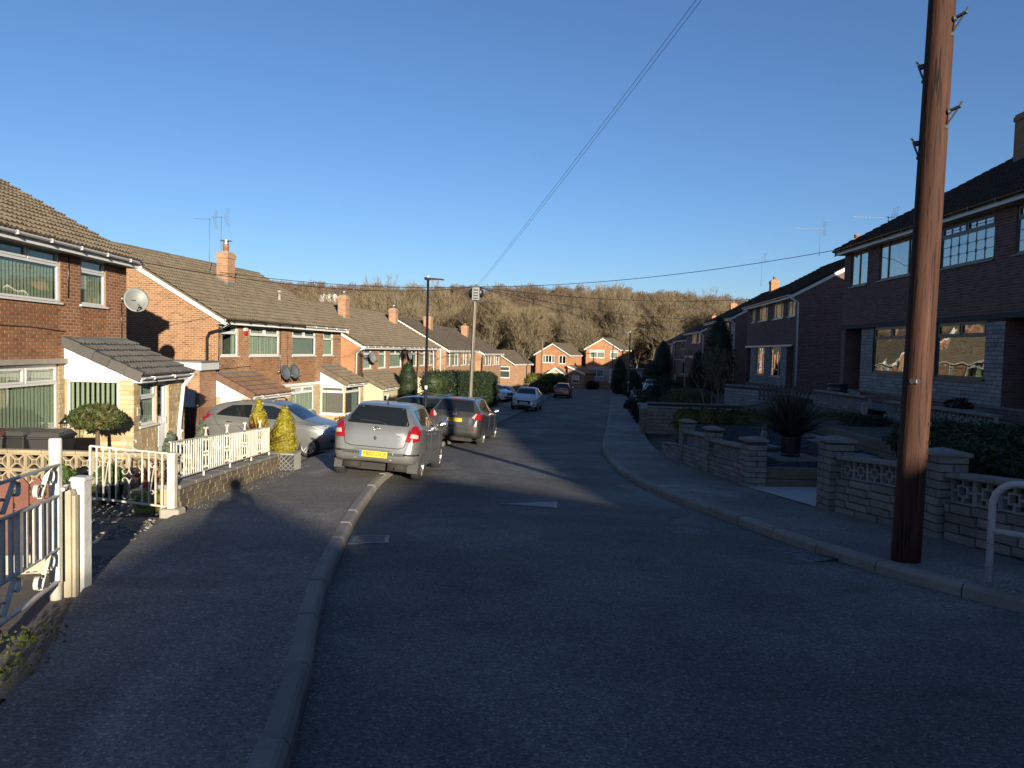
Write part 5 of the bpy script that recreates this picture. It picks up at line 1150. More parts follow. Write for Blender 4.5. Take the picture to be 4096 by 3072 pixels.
# badge, lettering, lock, wiper, mud flaps, aerial, exhaust
h = pj('B', 0, .965, .006); mb = MB(); mb.tube([(h.x, .068*math.cos(a), .965 + .045*math.sin(a)) for a in np.linspace(0, 6.28, 24)[:-1]], .007, 5, closed=True); mb.tube([(h.x-.002, .028*math.cos(a), .965 + .042*math.sin(a)) for a in np.linspace(0, 6.28, 16)[:-1]], .006, 5, closed=True); mb.tube([(h.x-.003, .052*math.cos(a), .982 + .018*math.sin(a)) for a in np.linspace(0, 6.28, 16)[:-1]], .006, 5, closed=True); mb.build('badge', M['chrome'], car_y, True)
rb = face_rot((0,-1,0), (-1,0,.12)); 
h = pj('B', -.45, .90, .006); text_obj('badge_lettering', 'YARIS', .055, (h.x, -.45, .90), rb, M['steel'], car_y, .002); h = pj('B', -.46, .85, .006); text_obj('badge_lettering', 'D4D', .042, (h.x, -.46, .845), rb, M['chrome'], car_y, .002)
h = pj('B', .48, .985, .006); text_obj('badge_lettering', 'TOYOTA', .034, (h.x, .48, .985), rb, M['chrome'], car_y, .002)
h = pj('B', .0, .80, .004); mb = MB(); mb.sphere(tuple(h), (.01, .028, .036), 10, 6); mb.build('hatch_lock', M['trim'], car_y, True)
ln_('wiper', [(-.18,1.05), (.0,1.095), (.38,1.10)], 'B', M['trim'], .02, .016)
for sg in (1, -1):
    mb = MB(); mb.hexa([(-1.60, sg*.60, .17), (-1.60, sg*.80, .17), (-1.585, sg*.80, .17), (-1.585, sg*.60, .17)], [(-1.57, sg*.60, .42), (-1.57, sg*.80, .42), (-1.55, sg*.80, .42), (-1.55, sg*.60, .42)]); mb.build('mud_flap', M['mudflap'], car_y)
mb = MB(); mb.tube([(-1.22, -.05, 1.43), (-1.32, -.05, 1.52)], [.018, .006], 6); mb.build('roof_aerial', M['trim'], car_y, True)
mb = MB(); mb.tube([(-1.45, -.42, .24), (-1.80, -.42, .26)], .03, 8); mb.tube([(-1.24, -.6, .25), (-1.24, .6, .25)], .04, 8); mb.box(-1.72, -1.45, -.6, -.25, .2, .34); mb.box(-1.7, -1.4, .3, .6, .2, .32); mb.build('exhaust', M['under'], car_y, True)
# silver hatchback on the drive
FORD = dict(HATCH)
FORD['top'] = pchip([(-1.96,.66), (-1.95,.80), (-1.91,.95), (-1.84,1.06), (-1.70,1.22), (-1.52,1.37), (-1.38,1.42), (-.9,1.475), (-.3,1.495), (.1,1.47), (.42,1.38), (1.05,1.03), (1.2,.98), (1.55,.89), (1.78,.78), (1.92,.64), (1.96,.5)])
FORD['W'] = pchip([(-1.96,.62), (-1.94,.70), (-1.88,.76), (-1.75,.80), (-1.5,.835), (0,.85), (1.2,.845), (1.5,.81), (1.75,.72), (1.9,.58), (1.96,.42)]); FORD['x'] = (-1.96, 1.96)
FORD['bot'] = pchip([(-1.96,.36), (-1.8,.26), (-1.3,.19), (1.3,.19), (1.8,.21), (1.96,.3)]); FORD['belt'] = pchip([(-1.96,1.0), (-1.6,1.04), (-1.0,1.0), (0,.95), (1.1,.90), (1.96,.7)]); FORD['roof'] = pchip([(-1.96,.55), (-1.7,.6), (-.9,.6), (0,.6), (.4,.585), (.8,.66), (1.2,.72), (1.96,.5)])
FORD['wheel'] = (.305, (-1.24, 1.25), 1.0); FORD['spokes'] = 5; FORD['split'] = True; FORD['handles'] = ((-.98, .93), (.02, .90)); FORD['mirror'] = (.76, 1.02); FORD['hmat'] = M['chrome']
FORD['patches'] = [('rear_window', [(-.58,1.1), (.58,1.1), (.5,1.36), (-.5,1.36)], 'B', 'car_glass', .004, .05), ('windscreen', [(1.04,.62), (1.04,-.62), (.44,-.52), (.44,.52)], 'T', 'car_glass', .004, .05),
    ('side_window', [(-.36,1.045), (.72,1.0), (.42,1.28), (.16,1.375), (-.36,1.40)], 'S', 'car_glass', .004, .03), ('side_window', [(-1.42,1.11), (-.42,1.05), (-.42,1.40), (-1.0,1.375), (-1.25,1.25)], 'S', 'car_glass', .004, .03),
    ('grille', [(-.36,.54), (.36,.54), (.44,.72), (-.44,.72)], 'F', 'trim', .008, .03), ('lower_grille', [(-.5,.33), (.5,.33), (.5,.42), (-.5,.42)], 'F', 'trim', .008, .02)]
FORD['pairs'] = [('head_lamp', [(.44,.72), (.78,.68), (.80,.86), (.50,.80)], 'F', 'lamp_h', .008, .02), ('fog_lamp', [(.55,.40), (.68,.41), (.68,.49), (.55,.48)], 'F', 'trim', .01, .02), ('tail_lamp', [(.55,.98), (.76,.84), (.80,.88), (.78,1.12), (.60,1.12)], 'B', 'lamp_r', .01, .02)]
FORD['lines'] = [('door_seam', [(-.39,.28), (-.39,1.03)], 'S', 'trim', .012), ('door_seam', [(.74,.34), (.82,.7), (.78,1.0)], 'S', 'trim', .012), ('door_seam', [(-1.45,1.08), (-1.32,.85), (-1.05,.62)], 'S', 'trim', .012), ('crease', [(-1.6,.86), (0,.80), (1.2,.76)], 'S', 'silver2', .012)]
FORD['plate'] = ('F', .45, '', 'w')
car_f, pj, pt_, ln_ = car('hatchback_car', 'silver hatchback side-on in the driveway behind the railings', FORD, M['silver2'], (-6.74, 20.35, -1.51), R_(-4.0), R_(.4), 0)
for sg, ax_ in ((1, 'L'), (-1, 'R')): pt_('tail_lamp', [(-1.93,.84), (-1.74,.93), (-1.60,1.10), (-1.86,1.12)], ax_, M['lamp_r'], .008, r=.02); pt_('head_lamp', [(1.36,.855), (1.80,.70), (1.84,.76), (1.62,.86)], ax_, M['lamp_h'], .008, r=.02)
mb = MB(); mb.tube([(-.2, .1, 1.48), (-.55, .1, 1.72)], [.008, .004], 5); mb.build('roof_aerial', M['trim'], car_f, True)
# crossovers
SUV = dict(x=(-2.16, 2.16),
    top=pchip([(-2.16,.72), (-2.15,.86), (-2.12,.98), (-2.05,1.10), (-1.95,1.24), (-1.78,1.43), (-1.66,1.50), (-1.5,1.53), (-.8,1.56), (-.2,1.565), (.2,1.535), (.5,1.46), (1.12,1.12), (1.35,1.05), (1.8,.96), (2.02,.84), (2.12,.70), (2.16,.55)]),
    bot=pchip([(-2.16,.42), (-2.05,.32), (-1.5,.24), (1.5,.24), (2.0,.26), (2.16,.4)]),
    W=pchip([(-2.16,.66), (-2.14,.74), (-2.08,.80), (-1.9,.845), (-1.5,.88), (0,.89), (1.4,.88), (1.75,.84), (2.0,.74), (2.1,.62), (2.16,.45)]),
    belt=pchip([(-2.16,1.06), (-1.8,1.10), (-1.0,1.05), (0,1.01), (1.2,.97), (2.16,.8)]),
    roof=pchip([(-2.16,.58), (-1.9,.60), (-1.5,.56), (0,.585), (.5,.58), (.9,.68), (1.35,.76), (2.16,.55)]),
    wheel=(.345, (-1.32, 1.31), 1.1), track=.775, mirror=(.86, 1.07), handles=((-1.0, .98), (.05, .95)), spokes=5,
    patches=[('rear_window', [(-.63,1.13), (.63,1.13), (.50,1.47), (-.50,1.47)], 'B', 'car_glass', .004, .06), ('windscreen', [(1.1,.66), (1.1,-.66), (.52,-.54), (.52,.54)], 'T', 'car_glass', .004, .05),
        ('side_window', [(-.42,1.10), (.80,1.07), (.45,1.40), (.2,1.485), (-.42,1.50)], 'S', 'car_glass', .004, .03), ('side_window', [(-1.62,1.19), (-.48,1.105), (-.48,1.50), (-1.2,1.48)], 'S', 'car_glass', .004, .03)],
    lines=[('door_seam', [(-.45,.34), (-.45,1.09)], 'S', 'trim', .012), ('door_seam', [(.84,.4), (.9,.8), (.86,1.06)], 'S', 'trim', .012), ('door_seam', [(-1.5,1.12), (-1.3,.9), (-1.05,.7)], 'S', 'trim', .012), ('sill_trim', [(-.95,.30), (.95,.30)], 'S', 'trim', .09)],
    plate=('B', .86, 'PN12 FPZ', 'y'))
QQ = dict(SUV); QQ['pairs'] = [('tail_lamp', [(.58,.93), (.80,.88), (.85,.93), (.84,1.08), (.70,1.10)], 'B', 'lamp_r', .01, .02), ('tail_lamp_clear', [(.56,.95), (.66,.915), (.72,1.09), (.68,1.09)], 'B', 'lamp_c', .014, .01), ('reflector', [(.62,.55), (.68,.55), (.68,.61), (.62,.61)], 'B', 'lamp_r', .012, .02)]
QQ['patches'] = SUV['patches'] + [('bumper_trim', [(-.76,.40), (.76,.40), (.80,.68), (-.80,.68)], 'B', 'trim', .006, .03), ('skid_plate', [(-.5,.53), (.5,.53), (.46,.64), (-.46,.64)], 'B', 'bronze', .012, .02), ('plate_recess', [(-.40,.79), (.40,.79), (.42,.95), (-.42,.95)], 'B', 'trim', .004, .02), ('brake_light', [(-.2,1.485), (.2,1.485), (.19,1.51), (-.19,1.51)], 'B', 'lamp_r', .01, .0)]
car_q, pj, pt_, ln_ = car('crossover_car', 'grey-bronze crossover with roof rails and yellow rear plate beside the lamp post', QQ, M['bronze'], (-1.62, 24.75, G(24.7) - .02), R_(83.0), math.atan(-.05), R_(3.2))
for sg in (1, -1):
    mb = MB(); mb.tube([(-1.5, sg*.52, 1.50), (-1.35, sg*.52, 1.57), (-.3, sg*.54, 1.60), (.2, sg*.53, 1.56), (.3, sg*.53, 1.51)], .018, 6); mb.build('roof_rail', M['chrome'], car_q, True)
h = pj('B', 0, 1.03, .006); mb = MB(); mb.tube([(h.x, .05*math.cos(a), 1.03 + .05*math.sin(a)) for a in np.linspace(0, 6.28, 20)[:-1]], .008, 5, closed=True); mb.box(h.x-.004, h.x+.004, -.06, .06, 1.02, 1.04); mb.build('badge', M['chrome'], car_q, True)
rb = face_rot((0,-1,0), (-1,0,.1)); h = pj('B', .5, .99, .006); text_obj('badge_lettering', 'QASHQAI', .06, (h.x, .56, .885), rb, M['chrome'], car_q, .002)
ln_('wiper', [(.25,1.15), (-.05,1.17)], 'B', M['trim'], .02, .012)
# red car far down the road
RED = dict(SUV); RED['pairs'] = [('tail_lamp', [(.45,.94), (.82,.90), (.85,.98), (.80,1.06), (.48,1.03)], 'B', 'lamp_r', .01, .02)]
RED['patches'] = SUV['patches'] + [('bumper_trim', [(-.80,.42), (.80,.42), (.80,.56), (-.80,.56)], 'B', 'chrome', .008, .03), ('hatch_strip', [(-.5,.995), (.5,.995), (.5,1.02), (-.5,1.02)], 'B', 'chrome', .012, 0)]; RED['plate'] = ('B', .80, '', 'y')
car('crossover_car', 'red crossover parked further down the road', RED, M['red_p'], (5.35, 74.0, G(74.0) + .02), R_(82), math.atan(-.03), R_(1.5))
# white hatchback facing the camera
DS = dict(HATCH); DS['pairs'] = [('head_lamp', [(.44,.62), (.74,.60), (.76,.76), (.52,.74)], 'F', 'lamp_h', .01, .02), ('day_lamp', [(.60,.36), (.66,.36), (.66,.50), (.60,.50)], 'F', 'chrome', .012, .01)]
DS['patches'] = [q for q in HATCH['patches']] + [('grille', [(-.40,.44), (.40,.44), (.44,.66), (-.44,.66)], 'F', 'trim', .008, .03), ('lower_grille', [(-.55,.30), (.55,.30), (.52,.36), (-.52,.36)], 'F', 'trim', .008, .02), ('roof_panel', [(-1.45,-.56), (.42,-.54), (.42,.54), (-1.45,.56)], 'T', 'black_p', .006, .1)]
DS['plate'] = ('F', .50, 'YS67 VFH', 'w'); DS['track'] = .75
car_d, pj, pt_, ln_ = car('hatchback_car', 'white hatchback with black roof facing up the road by the hedge', DS, M['white_p'], (1.02, 46.6, G(46.6) + .04), R_(-98.5), math.atan(.033), R_(-2.5))
h = pj('F', 0, .70, .006); text_obj('badge_lettering', 'DS', .08, (h.x, 0, .69), face_rot((0,1,0), (1,0,.3)), M['chrome'], car_d, .002)
ln_('chrome_strip', [(-.46,.67), (-.42,.43), (.42,.43), (.46,.67)], 'F', M['chrome'], .02, .012)
# white cars behind the hedge, dark car behind the silver one
WX = dict(SUV); WX['pairs'] = [('head_lamp', [(.52,.74), (.80,.72), (.80,.84), (.52,.86)], 'F', 'lamp_h', .01, .02)]; WX['patches'] = SUV['patches'] + [('grille', [(-.4,.62), (.4,.62), (.42,.82), (-.42,.82)], 'F', 'trim', .01, .03), ('lower_grille', [(-.7,.42), (.7,.42), (.7,.54), (-.7,.54)], 'F', 'trim', .01, .02)]; WX['plate'] = ('F', .56, '', 'w')
p = ground_hit(*zp8(352, 1395)); car('crossover_car', 'white car nosing out past the end of the dark hedge', WX, M['white_p'], (p.x - 1.35, p.y + 1.6, G(p.y+1) - .1), R_(-40), 0, 0)
p2 = at_y(*zp8(385, 1250), 64.0); car('crossover_car', 'white car parked further in, half hidden by the hedge', WX, M['white_p'], (p2.x - 1.6, 64.5, G(64.5) - .25), R_(-165), 0, 0)
DK = dict(SUV); DK['pairs'] = []; DK['plate'] = ('F', .56, '', 'w'); DK['top'] = SUV['top']
car_k, pj, pt_, ln_ = car('people_carrier', 'dark estate car mostly hidden behind the silver hatchback', DK, M['dark_p'], (-3.95, 28.4, -1.88), R_(170), 0, 0)
for sg in (1, -1):
    mb = MB(); mb.tube([(-1.5, sg*.56, 1.55), (-.3, sg*.575, 1.66), (.2, sg*.57, 1.58)], .02, 6); mb.build('roof_rail', M['trim'], car_k, True)
# ---------------------------------------------------------------- plants
def leaf_cloud(name, lumps, n, size, mat, parent, aspect=1.6, inward=.35, up=.0, seed=1, align=.5):
    """leaf-sized faces spread through a set of lumps (centre, radii)"""
    g = np.random.default_rng(seed); ar = np.array([(l[3]*l[4]*l[5])**(2/3) for l in lumps]); k = g.choice(len(lumps), n, p=ar/ar.sum()); L = np.array(lumps)[k]
    d = g.normal(size=(n, 3)); d /= np.linalg.norm(d, axis=1)[:, None]; d[:, 2] = np.where(d[:, 2] < -.75, -d[:, 2], d[:, 2])
    r = 1 - inward*g.random(n)**1.6 + .10*g.normal(size=n)*.6; c = L[:, :3] + d*L[:, 3:6]*r[:, None]
    nrm = d/L[:, 3:6]; nrm /= np.linalg.norm(nrm, axis=1)[:, None]; nrm = nrm*align + g.normal(size=(n, 3))*(1-align); nrm[:, 2] += up*.3; nrm /= np.linalg.norm(nrm, axis=1)[:, None]
    t = np.cross(nrm, g.normal(size=(n, 3))); t[:, 2] += up; t -= nrm*(t*nrm).sum(1)[:, None]; t /= np.linalg.norm(t, axis=1)[:, None]; b = np.cross(nrm, t); s = size*(.6 + .8*g.random(n))[:, None]
    v = np.stack([c - t*s*aspect*.5, c + b*s*.5, c + t*s*aspect*.5 + nrm*s*.2, c - b*s*.5], 1).reshape(-1, 3); f = np.arange(4*n).reshape(-1, 4)
    me = bpy.data.meshes.new(name); me.from_pydata(v.tolist(), [], f.tolist()); me.materials.append(mat); return link(bpy.data.objects.new(name, me), parent)
def core(name, lumps, k, mat, parent):
    mb = MB()
    for l in lumps: mb.sphere(l[:3], (l[3]*k, l[4]*k, l[5]*k), 10, 7)
    return mb.build(name, mat, parent, True)
LF = dict(gold=[(.20,.17,.010), (.33,.28,.02), (.42,.36,.04)], hedge=[(.018,.030,.012), (.03,.05,.018), (.05,.075,.025)], hedge_y=[(.10,.085,.02), (.15,.13,.03), (.06,.07,.02)], privet=[(.05,.065,.012), (.09,.10,.02), (.15,.14,.02), (.20,.18,.03)],
          photinia=[(.05,.075,.02), (.08,.11,.03), (.12,.14,.04), (.14,.07,.035)], grey=[(.10,.13,.09), (.14,.17,.12), (.18,.20,.15)], dark=[(.015,.025,.012), (.025,.04,.017), (.04,.055,.025)], green=[(.04,.075,.015), (.07,.12,.03), (.11,.17,.05)], brown=[(.05,.025,.02), (.08,.04,.03), (.04,.03,.025)], olive=[(.10,.095,.03), (.16,.14,.05), (.22,.19,.08)], juniper=[(.02,.045,.018), (.035,.07,.03), (.05,.09,.04)], red=[(.16,.035,.025), (.25,.06,.035), (.10,.03,.02)], phorm=[(.04,.05,.03), (.07,.08,.045), (.11,.10,.06), (.12,.08,.045)], blue=[(.10,.14,.18), (.16,.2,.24)], ivy=[(.09,.11,.02), (.15,.17,.04)])
for k_, v_ in LF.items(): M['lf_' + k_] = mat_leaf('leaf_' + k_, v_)
M['stem'] = mat_plain('stem_bark', (.11,.08,.05), .9, var=.3, nscale=12, bmp=.3)
def bush(name, label, cat, loc, lumps, n, size, leaf, stem_h=0.0, stem_r=.03, group=None, seed=1, up=0.0, coremat=None, inward=.35, aspect=1.6, align=.5, kcore=.72):
    t = thing(name, label, cat, loc, 0, group); leaf_cloud('foliage', lumps, n, size, M['lf_' + leaf], t, aspect, inward, up, seed, align); core('inner_foliage', lumps, kcore, M[coremat or ('lf_' + leaf)], t)
    if stem_h: MB().tube([(0,0,-.05), (.01,.01,stem_h*.5), (0,0,stem_h)], [stem_r*1.2, stem_r, stem_r*.9], 8).build('stem', M['stem'], t, True)
    return t
def blades(name, n, L, w, mat, parent, base=(0,0,0), spread=1.0, droop=.5, seed=1, r0=.05, segs=5, jl=.4):
    g = random.Random(seed); mb = MB()
    for i in range(n):
        a = g.uniform(0, 6.283); el = g.uniform(.12, 1.0)*spread; l = L*g.uniform(1-jl, 1.08); d = Vector((math.cos(a), math.sin(a), 0)); p = Vector(base) + d*r0*g.random(); side = Vector((-math.sin(a), math.cos(a), 0)); pts = []; ang = math.pi/2 - el*1.05
        for k in range(segs + 1):
            pts.append((p.copy(), w*(1 - (k/segs)**2.2)*(.6 + .4*min(1, 4*(k+.3)/segs)))); p = p + (d*math.cos(ang) + Vector((0,0,1))*math.sin(ang))*l/segs; ang -= droop*el*g.uniform(.5, 1.2)*1.3/segs
        n0 = len(mb.v); tw = g.uniform(-.5, .5)
        for q, ww in pts: s = side*math.cos(tw) + Vector((0,0,1))*math.sin(tw)*.5; mb.v.append(tuple(q - s*max(ww, .001)/2)); mb.v.append(tuple(q + s*max(ww, .001)/2))
        for k in range(segs): mb.f.append((n0+2*k, n0+2*k+1, n0+2*k+3, n0+2*k+2))
    return mb.build(name, mat, parent, True)
def pot(parent, prof, mat, loc=(0,0,0), n=20, name='pot'): return MB().lathe(prof, n, loc).build(name, mat, parent, True)
BOXU = ([(-.5,-.5,-.5),(.5,-.5,-.5),(.5,.5,-.5),(-.5,.5,-.5),(-.5,-.5,.5),(.5,-.5,.5),(.5,.5,.5),(-.5,.5,.5)], [(0,3,2,1),(4,5,6,7),(0,1,5,4),(1,2,6,5),(2,3,7,6),(3,0,4,7)])
# ---------------------------------------------------------------- left front gardens
M['iron'] = mat_pieces('white_iron', [(.62,.60,.52), (.70,.68,.60), (.72,.70,.64)], .5, grain=40, bmp=.25, stain=.5, sscale=6, stain_col=(.40,.27,.12), spec=.4)
M['wood_w'] = mat_plain('white_timber', (.62,.62,.60), .7, var=.25, nscale=8, bmp=.5, bscale=30); M['conc_c'] = mat_plain('cream_concrete', (.46,.40,.29), .9, var=.2, nscale=5, bmp=.4, bscale=30)
M['screen_l'] = mat_plain('buff_screen_block', (.36,.29,.185), .95, var=.35, nscale=4, bmp=.5, bscale=25); M['screen_r'] = mat_plain('grey_screen_block', (.36,.35,.33), .95, var=.3, nscale=4, bmp=.5, bscale=25)
M['wallst'] = mat_pieces('walling_block', [(.16,.125,.08), (.21,.165,.11), (.25,.20,.135), (.18,.14,.095)], bmp=.6, grain=25, stain=.45, sscale=2.5); M['wallst_g'] = mat_pieces('grey_walling_block', [(.24,.225,.20), (.29,.275,.245), (.34,.32,.285)], bmp=.6, grain=25, stain=.5, sscale=2.5); M['coping'] = mat_plain('coping_stone', (.27,.25,.215), .95, var=.35, nscale=5, bmp=.5)
M['block_y'] = mat_pieces('yellow_walling_block', [(.26,.22,.15), (.31,.27,.19), (.34,.295,.21)], bmp=.4, grain=25, stain=.3, sscale=2)
M['drive'] = mat_tarmac('drive_tarmac', (.11,.10,.09), .4, .25); M['gravel'] = mat_pieces('gravel', [(.16,.14,.115), (.28,.26,.225), (.38,.36,.33), (.20,.165,.13)], grain=60, stain=.2); M['path'] = mat_plain('path_concrete', (.17,.145,.11), .95, var=.35, nscale=3, bmp=.5, bscale=30)
M['maroon'] = mat_plain('maroon_timber', (.17,.055,.032), .6, var=.25, nscale=7, bmp=.2); M['fence_b'] = mat_pieces('brown_fence_board', [(.11,.045,.025), (.15,.06,.032), (.13,.052,.03)], .75, grain=20, stain=.3)
def sheet(name, poly, dz, mat, kind='structure', n=10, zf=None):
    """a ground patch given by its four plan corners"""
    a, b, c_, d = [Vector(p) for p in poly]; vs = []
    for j in range(n+1):
        for i in range(n+1):
            s, t = i/n, j/n; p = (a*(1-s) + b*s)*(1-t) + (d*(1-s) + c_*s)*t; vs.append((p.x, p.y, (zf(p.x, p.y) if zf else land(p.x, p.y)) + dz))
    o = mesh_obj(name, vs, [(j*(n+1)+i, j*(n+1)+i+1, (j+1)*(n+1)+i+1, (j+1)*(n+1)+i) for j in range(n) for i in range(n)], mat, None, True); o['kind'] = kind; return o
# drive of the silver hatchback, drive and beds of the near plot
sheet('driveway', [(-11.5, 15.0), (BL(15)-.0, 15.0), (BL(22.6), 22.6), (-11.5, 22.6)], .01, M['drive'], n=24, zf=lambda x, y: DRV(y) + (G(y) + PV - .004 - DRV(y))*sstep(BL(y) - .85, BL(y) - .02, x))
sheet('garden_path', [(-9.8, 3.4), (-2.4, 3.4), (-4.0, 8.6), (-9.8, 8.6)], .06, M['path'])
def stones(name, label, poly, n, size, mat, dz=0, seed=3, zf=None, cat='gravel'):
    g = random.Random(seed); U = ([(0,0,.5),(.5,.1,0),(0,.5,.05),(-.5,.05,0),(.05,-.5,0),(0,0,-.3)], [(0,1,2),(0,2,3),(0,3,4),(0,4,1),(5,2,1),(5,3,2),(5,4,3),(5,1,4)]); a, b, c_, d = [Vector(p) for p in poly]; vs = []; fs = []; base = np.array(U[0])
    for k in range(n):
        s, t = g.random(), g.random(); p = (a*(1-s) + b*s)*(1-t) + (d*(1-s) + c_*s)*t; z = (zf(p.x, p.y) if zf else land(p.x, p.y)) + dz; q = size*g.uniform(.5, 1.4); r = Matrix.Rotation(g.uniform(0, 6.28), 3, 'Z') @ Matrix.Rotation(g.uniform(-.5, .5), 3, 'X')
        m = (base*np.array((q, q*.7, q*.45))) @ np.array(r).T + np.array((p.x, p.y, z + q*.1)); vs.extend(m.tolist()); fs.extend([tuple(i + 6*k for i in f) for f in U[1]])
    o = mesh_obj(name, vs, fs, mat); o['kind'] = 'stuff'; o['label'] = label; o['category'] = cat; return o
stones('gravel', 'pale gravel strip inside the open gateway', [(-8.5, 7.3), (-3.55, 7.1), (-4.0, 8.3), (-8.5, 8.5)], 1500, .05, M['gravel'], .07, 3)
stones('gravel', 'pale gravel strip between the drive slabs', [(-8.5, 5.9), (-3.2, 5.75), (-3.35, 6.5), (-8.5, 6.7)], 1200, .05, M['gravel'], .07, 4)
stones('gravel', 'gravel bed behind the wrought-iron gate', [(-9.2, 8.7), (-4.6, 8.7), (-4.7, 11.9), (-9.2, 11.9)], 2600, .045, M['gravel'], -.02, 5)
# low wall along the pavement and its railings
LWX = lambda y: BL(y) - .02
def path_wall(name, label, f, y0, y1, h0, h1, w, block, coping, dy=.44, bh=.10, n_ind=300, cat='wall', zb=None, cop_h=.05, side=1, front_only=False):
    """a low wall whose road face follows x = f(y); side +1: wall body lies towards -x"""
    zb = zb or (lambda y: G(y) + PV - .02); t = thing(name, label, cat, (f((y0+y1)/2), (y0+y1)/2, zb((y0+y1)/2))); o = t.location
    n = max(1, int((y1-y0)/dy)); mb = MB(); xf = []; ys = [y0 + (y1-y0)*i/n for i in range(n+1)]
    H = lambda y: h0 + (h1-h0)*(y-y0)/(y1-y0)
    for a, b in zip(ys, ys[1:]):
        q = lambda y, o_, z: (f(y) - side*o_ - o.x, y - o.y, zb(y) + z - o.z)
        i_ = .012; mb.hexa([q(a,i_,-.2), q(b,i_,-.2), q(b,w-i_,-.2), q(a,w-i_,-.2)], [q(a,i_,H(a)), q(b,i_,H(b)), q(b,w-i_,H(b)), q(a,w-i_,H(a))])
    body = mb.build('wall_core', M['stone_m'] if block != 'wallst_g' else M['stone_gm'], t)
    rows = int(round(max(h0, h1)/bh)); g = random.Random(5)
    for r in range(rows):
        for sd in (0, 1):
            y = y0 - (dy/2 if r % 2 else 0)
            while y < y1:
                a, b = max(y, y0), min(y + dy*g.choice((.7, 1, 1)), y1); y += dy if b-a > dy*.9 else max(b - y, .1)
                if b - a < .06 or H((a+b)/2) < (r+.6)*bh: continue
                m = (a+b)/2; dx = f(b) - f(a); L = math.hypot(dx, b-a); ang = math.atan2(b-a, dx); dz = zb(b)-zb(a)
                off = .012 if sd == 0 else w - .012
                X = Vector((dx, b-a, dz)).normalized(); nn = Vector(((b-a), -dx, 0)).normalized()*(1 if sd == 0 else -1)*side; up = Vector((0,0,1)); R3 = Matrix((X, -nn, up)).transposed()
                xf.append((Vector((f(m) - side*off - o.x, m - o.y, zb(m) + (r+.5)*bh - o.z)), (L - .012, .016 + g.random()*.008, bh - .012), R3))
    pieces('block', BRICK_U, xf, M[block], body, n_ind, 'block_field')
    cl = .6; n2 = max(1, int(round((y1-y0)/cl)))
    for k in range(n2):
        a, b = y0 + (y1-y0)*k/n2 + .004, y0 + (y1-y0)*(k+1)/n2 - .004; q = lambda y, o_, z: (f(y) - side*o_ - o.x, y - o.y, zb(y) + H(y) + z - o.z); e = .025
        mb = MB(); mb.hexa([q(a,-e,0), q(b,-e,0), q(b,w+e,0), q(a,w+e,0)], [q(a,-e,cop_h), q(b,-e,cop_h), q(b,w+e,cop_h), q(a,w+e,cop_h)]); bevel(mb.build('coping', M[coping], t), .008, 1)
    return t
path_wall('garden_wall', 'low buff block wall under the white scrolled railings', LWX, 8.75, 14.9, .30, .30, .24, 'wallst', 'coping', n_ind=260, dy=.29, bh=.075)
def ribbon(mb, pts, w, th, nrm):
    """flat strip following points, width along nrm"""
    nrm = Vector(nrm).normalized()
    P = [Vector(p) for p in pts]; n0 = len(mb.v)
    for i, p in enumerate(P):
        t = (P[min(i+1, len(P)-1)] - P[max(i-1, 0)]).normalized(); s = t.cross(nrm).normalized()*th/2
        for a, b in ((-1,-1),(1,-1),(1,1),(-1,1)): mb.v.append(tuple(p + nrm*w/2*a + s*b))
    for i in range(len(P)-1):
        for k in range(4): mb.f.append((n0+4*i+k, n0+4*i+(k+1) % 4, n0+4*(i+1)+(k+1) % 4, n0+4*(i+1)+k))
def spiral(c, r0, r1, a0, a1, n=16): return [(c[0] + (r0+(r1-r0)*i/n)*math.cos(a0+(a1-a0)*i/n), c[1] + (r0+(r1-r0)*i/n)*math.sin(a0+(a1-a0)*i/n)) for i in range(n+1)]
def s_scroll(x, z0, z1, r, flip=1):
    """an S from (x, z0) to (x, z1) with a curl at either end, drawn in the railing's plane"""
    a = spiral((x - flip*r, z1 - r), r*.25, r, math.pi*2.6 if flip > 0 else math.pi*.4 - 2*math.pi, 0 if flip > 0 else math.pi, 14); b = spiral((x + flip*r, z0 + r), r*.25, r, math.pi*3.6 if flip > 0 else -math.pi*.6, math.pi if flip > 0 else math.pi*2, 14)
    return a + b[::-1]
def c_scroll(x, z0, z1, r, sg):
    """a tall C, curls turned towards sg"""
    m = (z0+z1)/2; top = [(x + sg*(r - rr*math.cos(t)), z1 - r + rr*math.sin(t)) for t, rr in [(i*.45*math.pi/6*1.2, r*(1 - .055*i)) for i in range(13)]]
    bot = [(x + sg*(r - rr*math.cos(t)), z0 + r - rr*math.sin(t)) for t, rr in [(i*.45*math.pi/6*1.2, r*(1 - .055*i)) for i in range(13)]]
    mid = [(x - sg*.02*math.sin(math.pi*k/6), z1 - r + (z0 + r - z1 + r)*k/6) for k in range(1, 6)]
    return top[::-1] + mid + bot
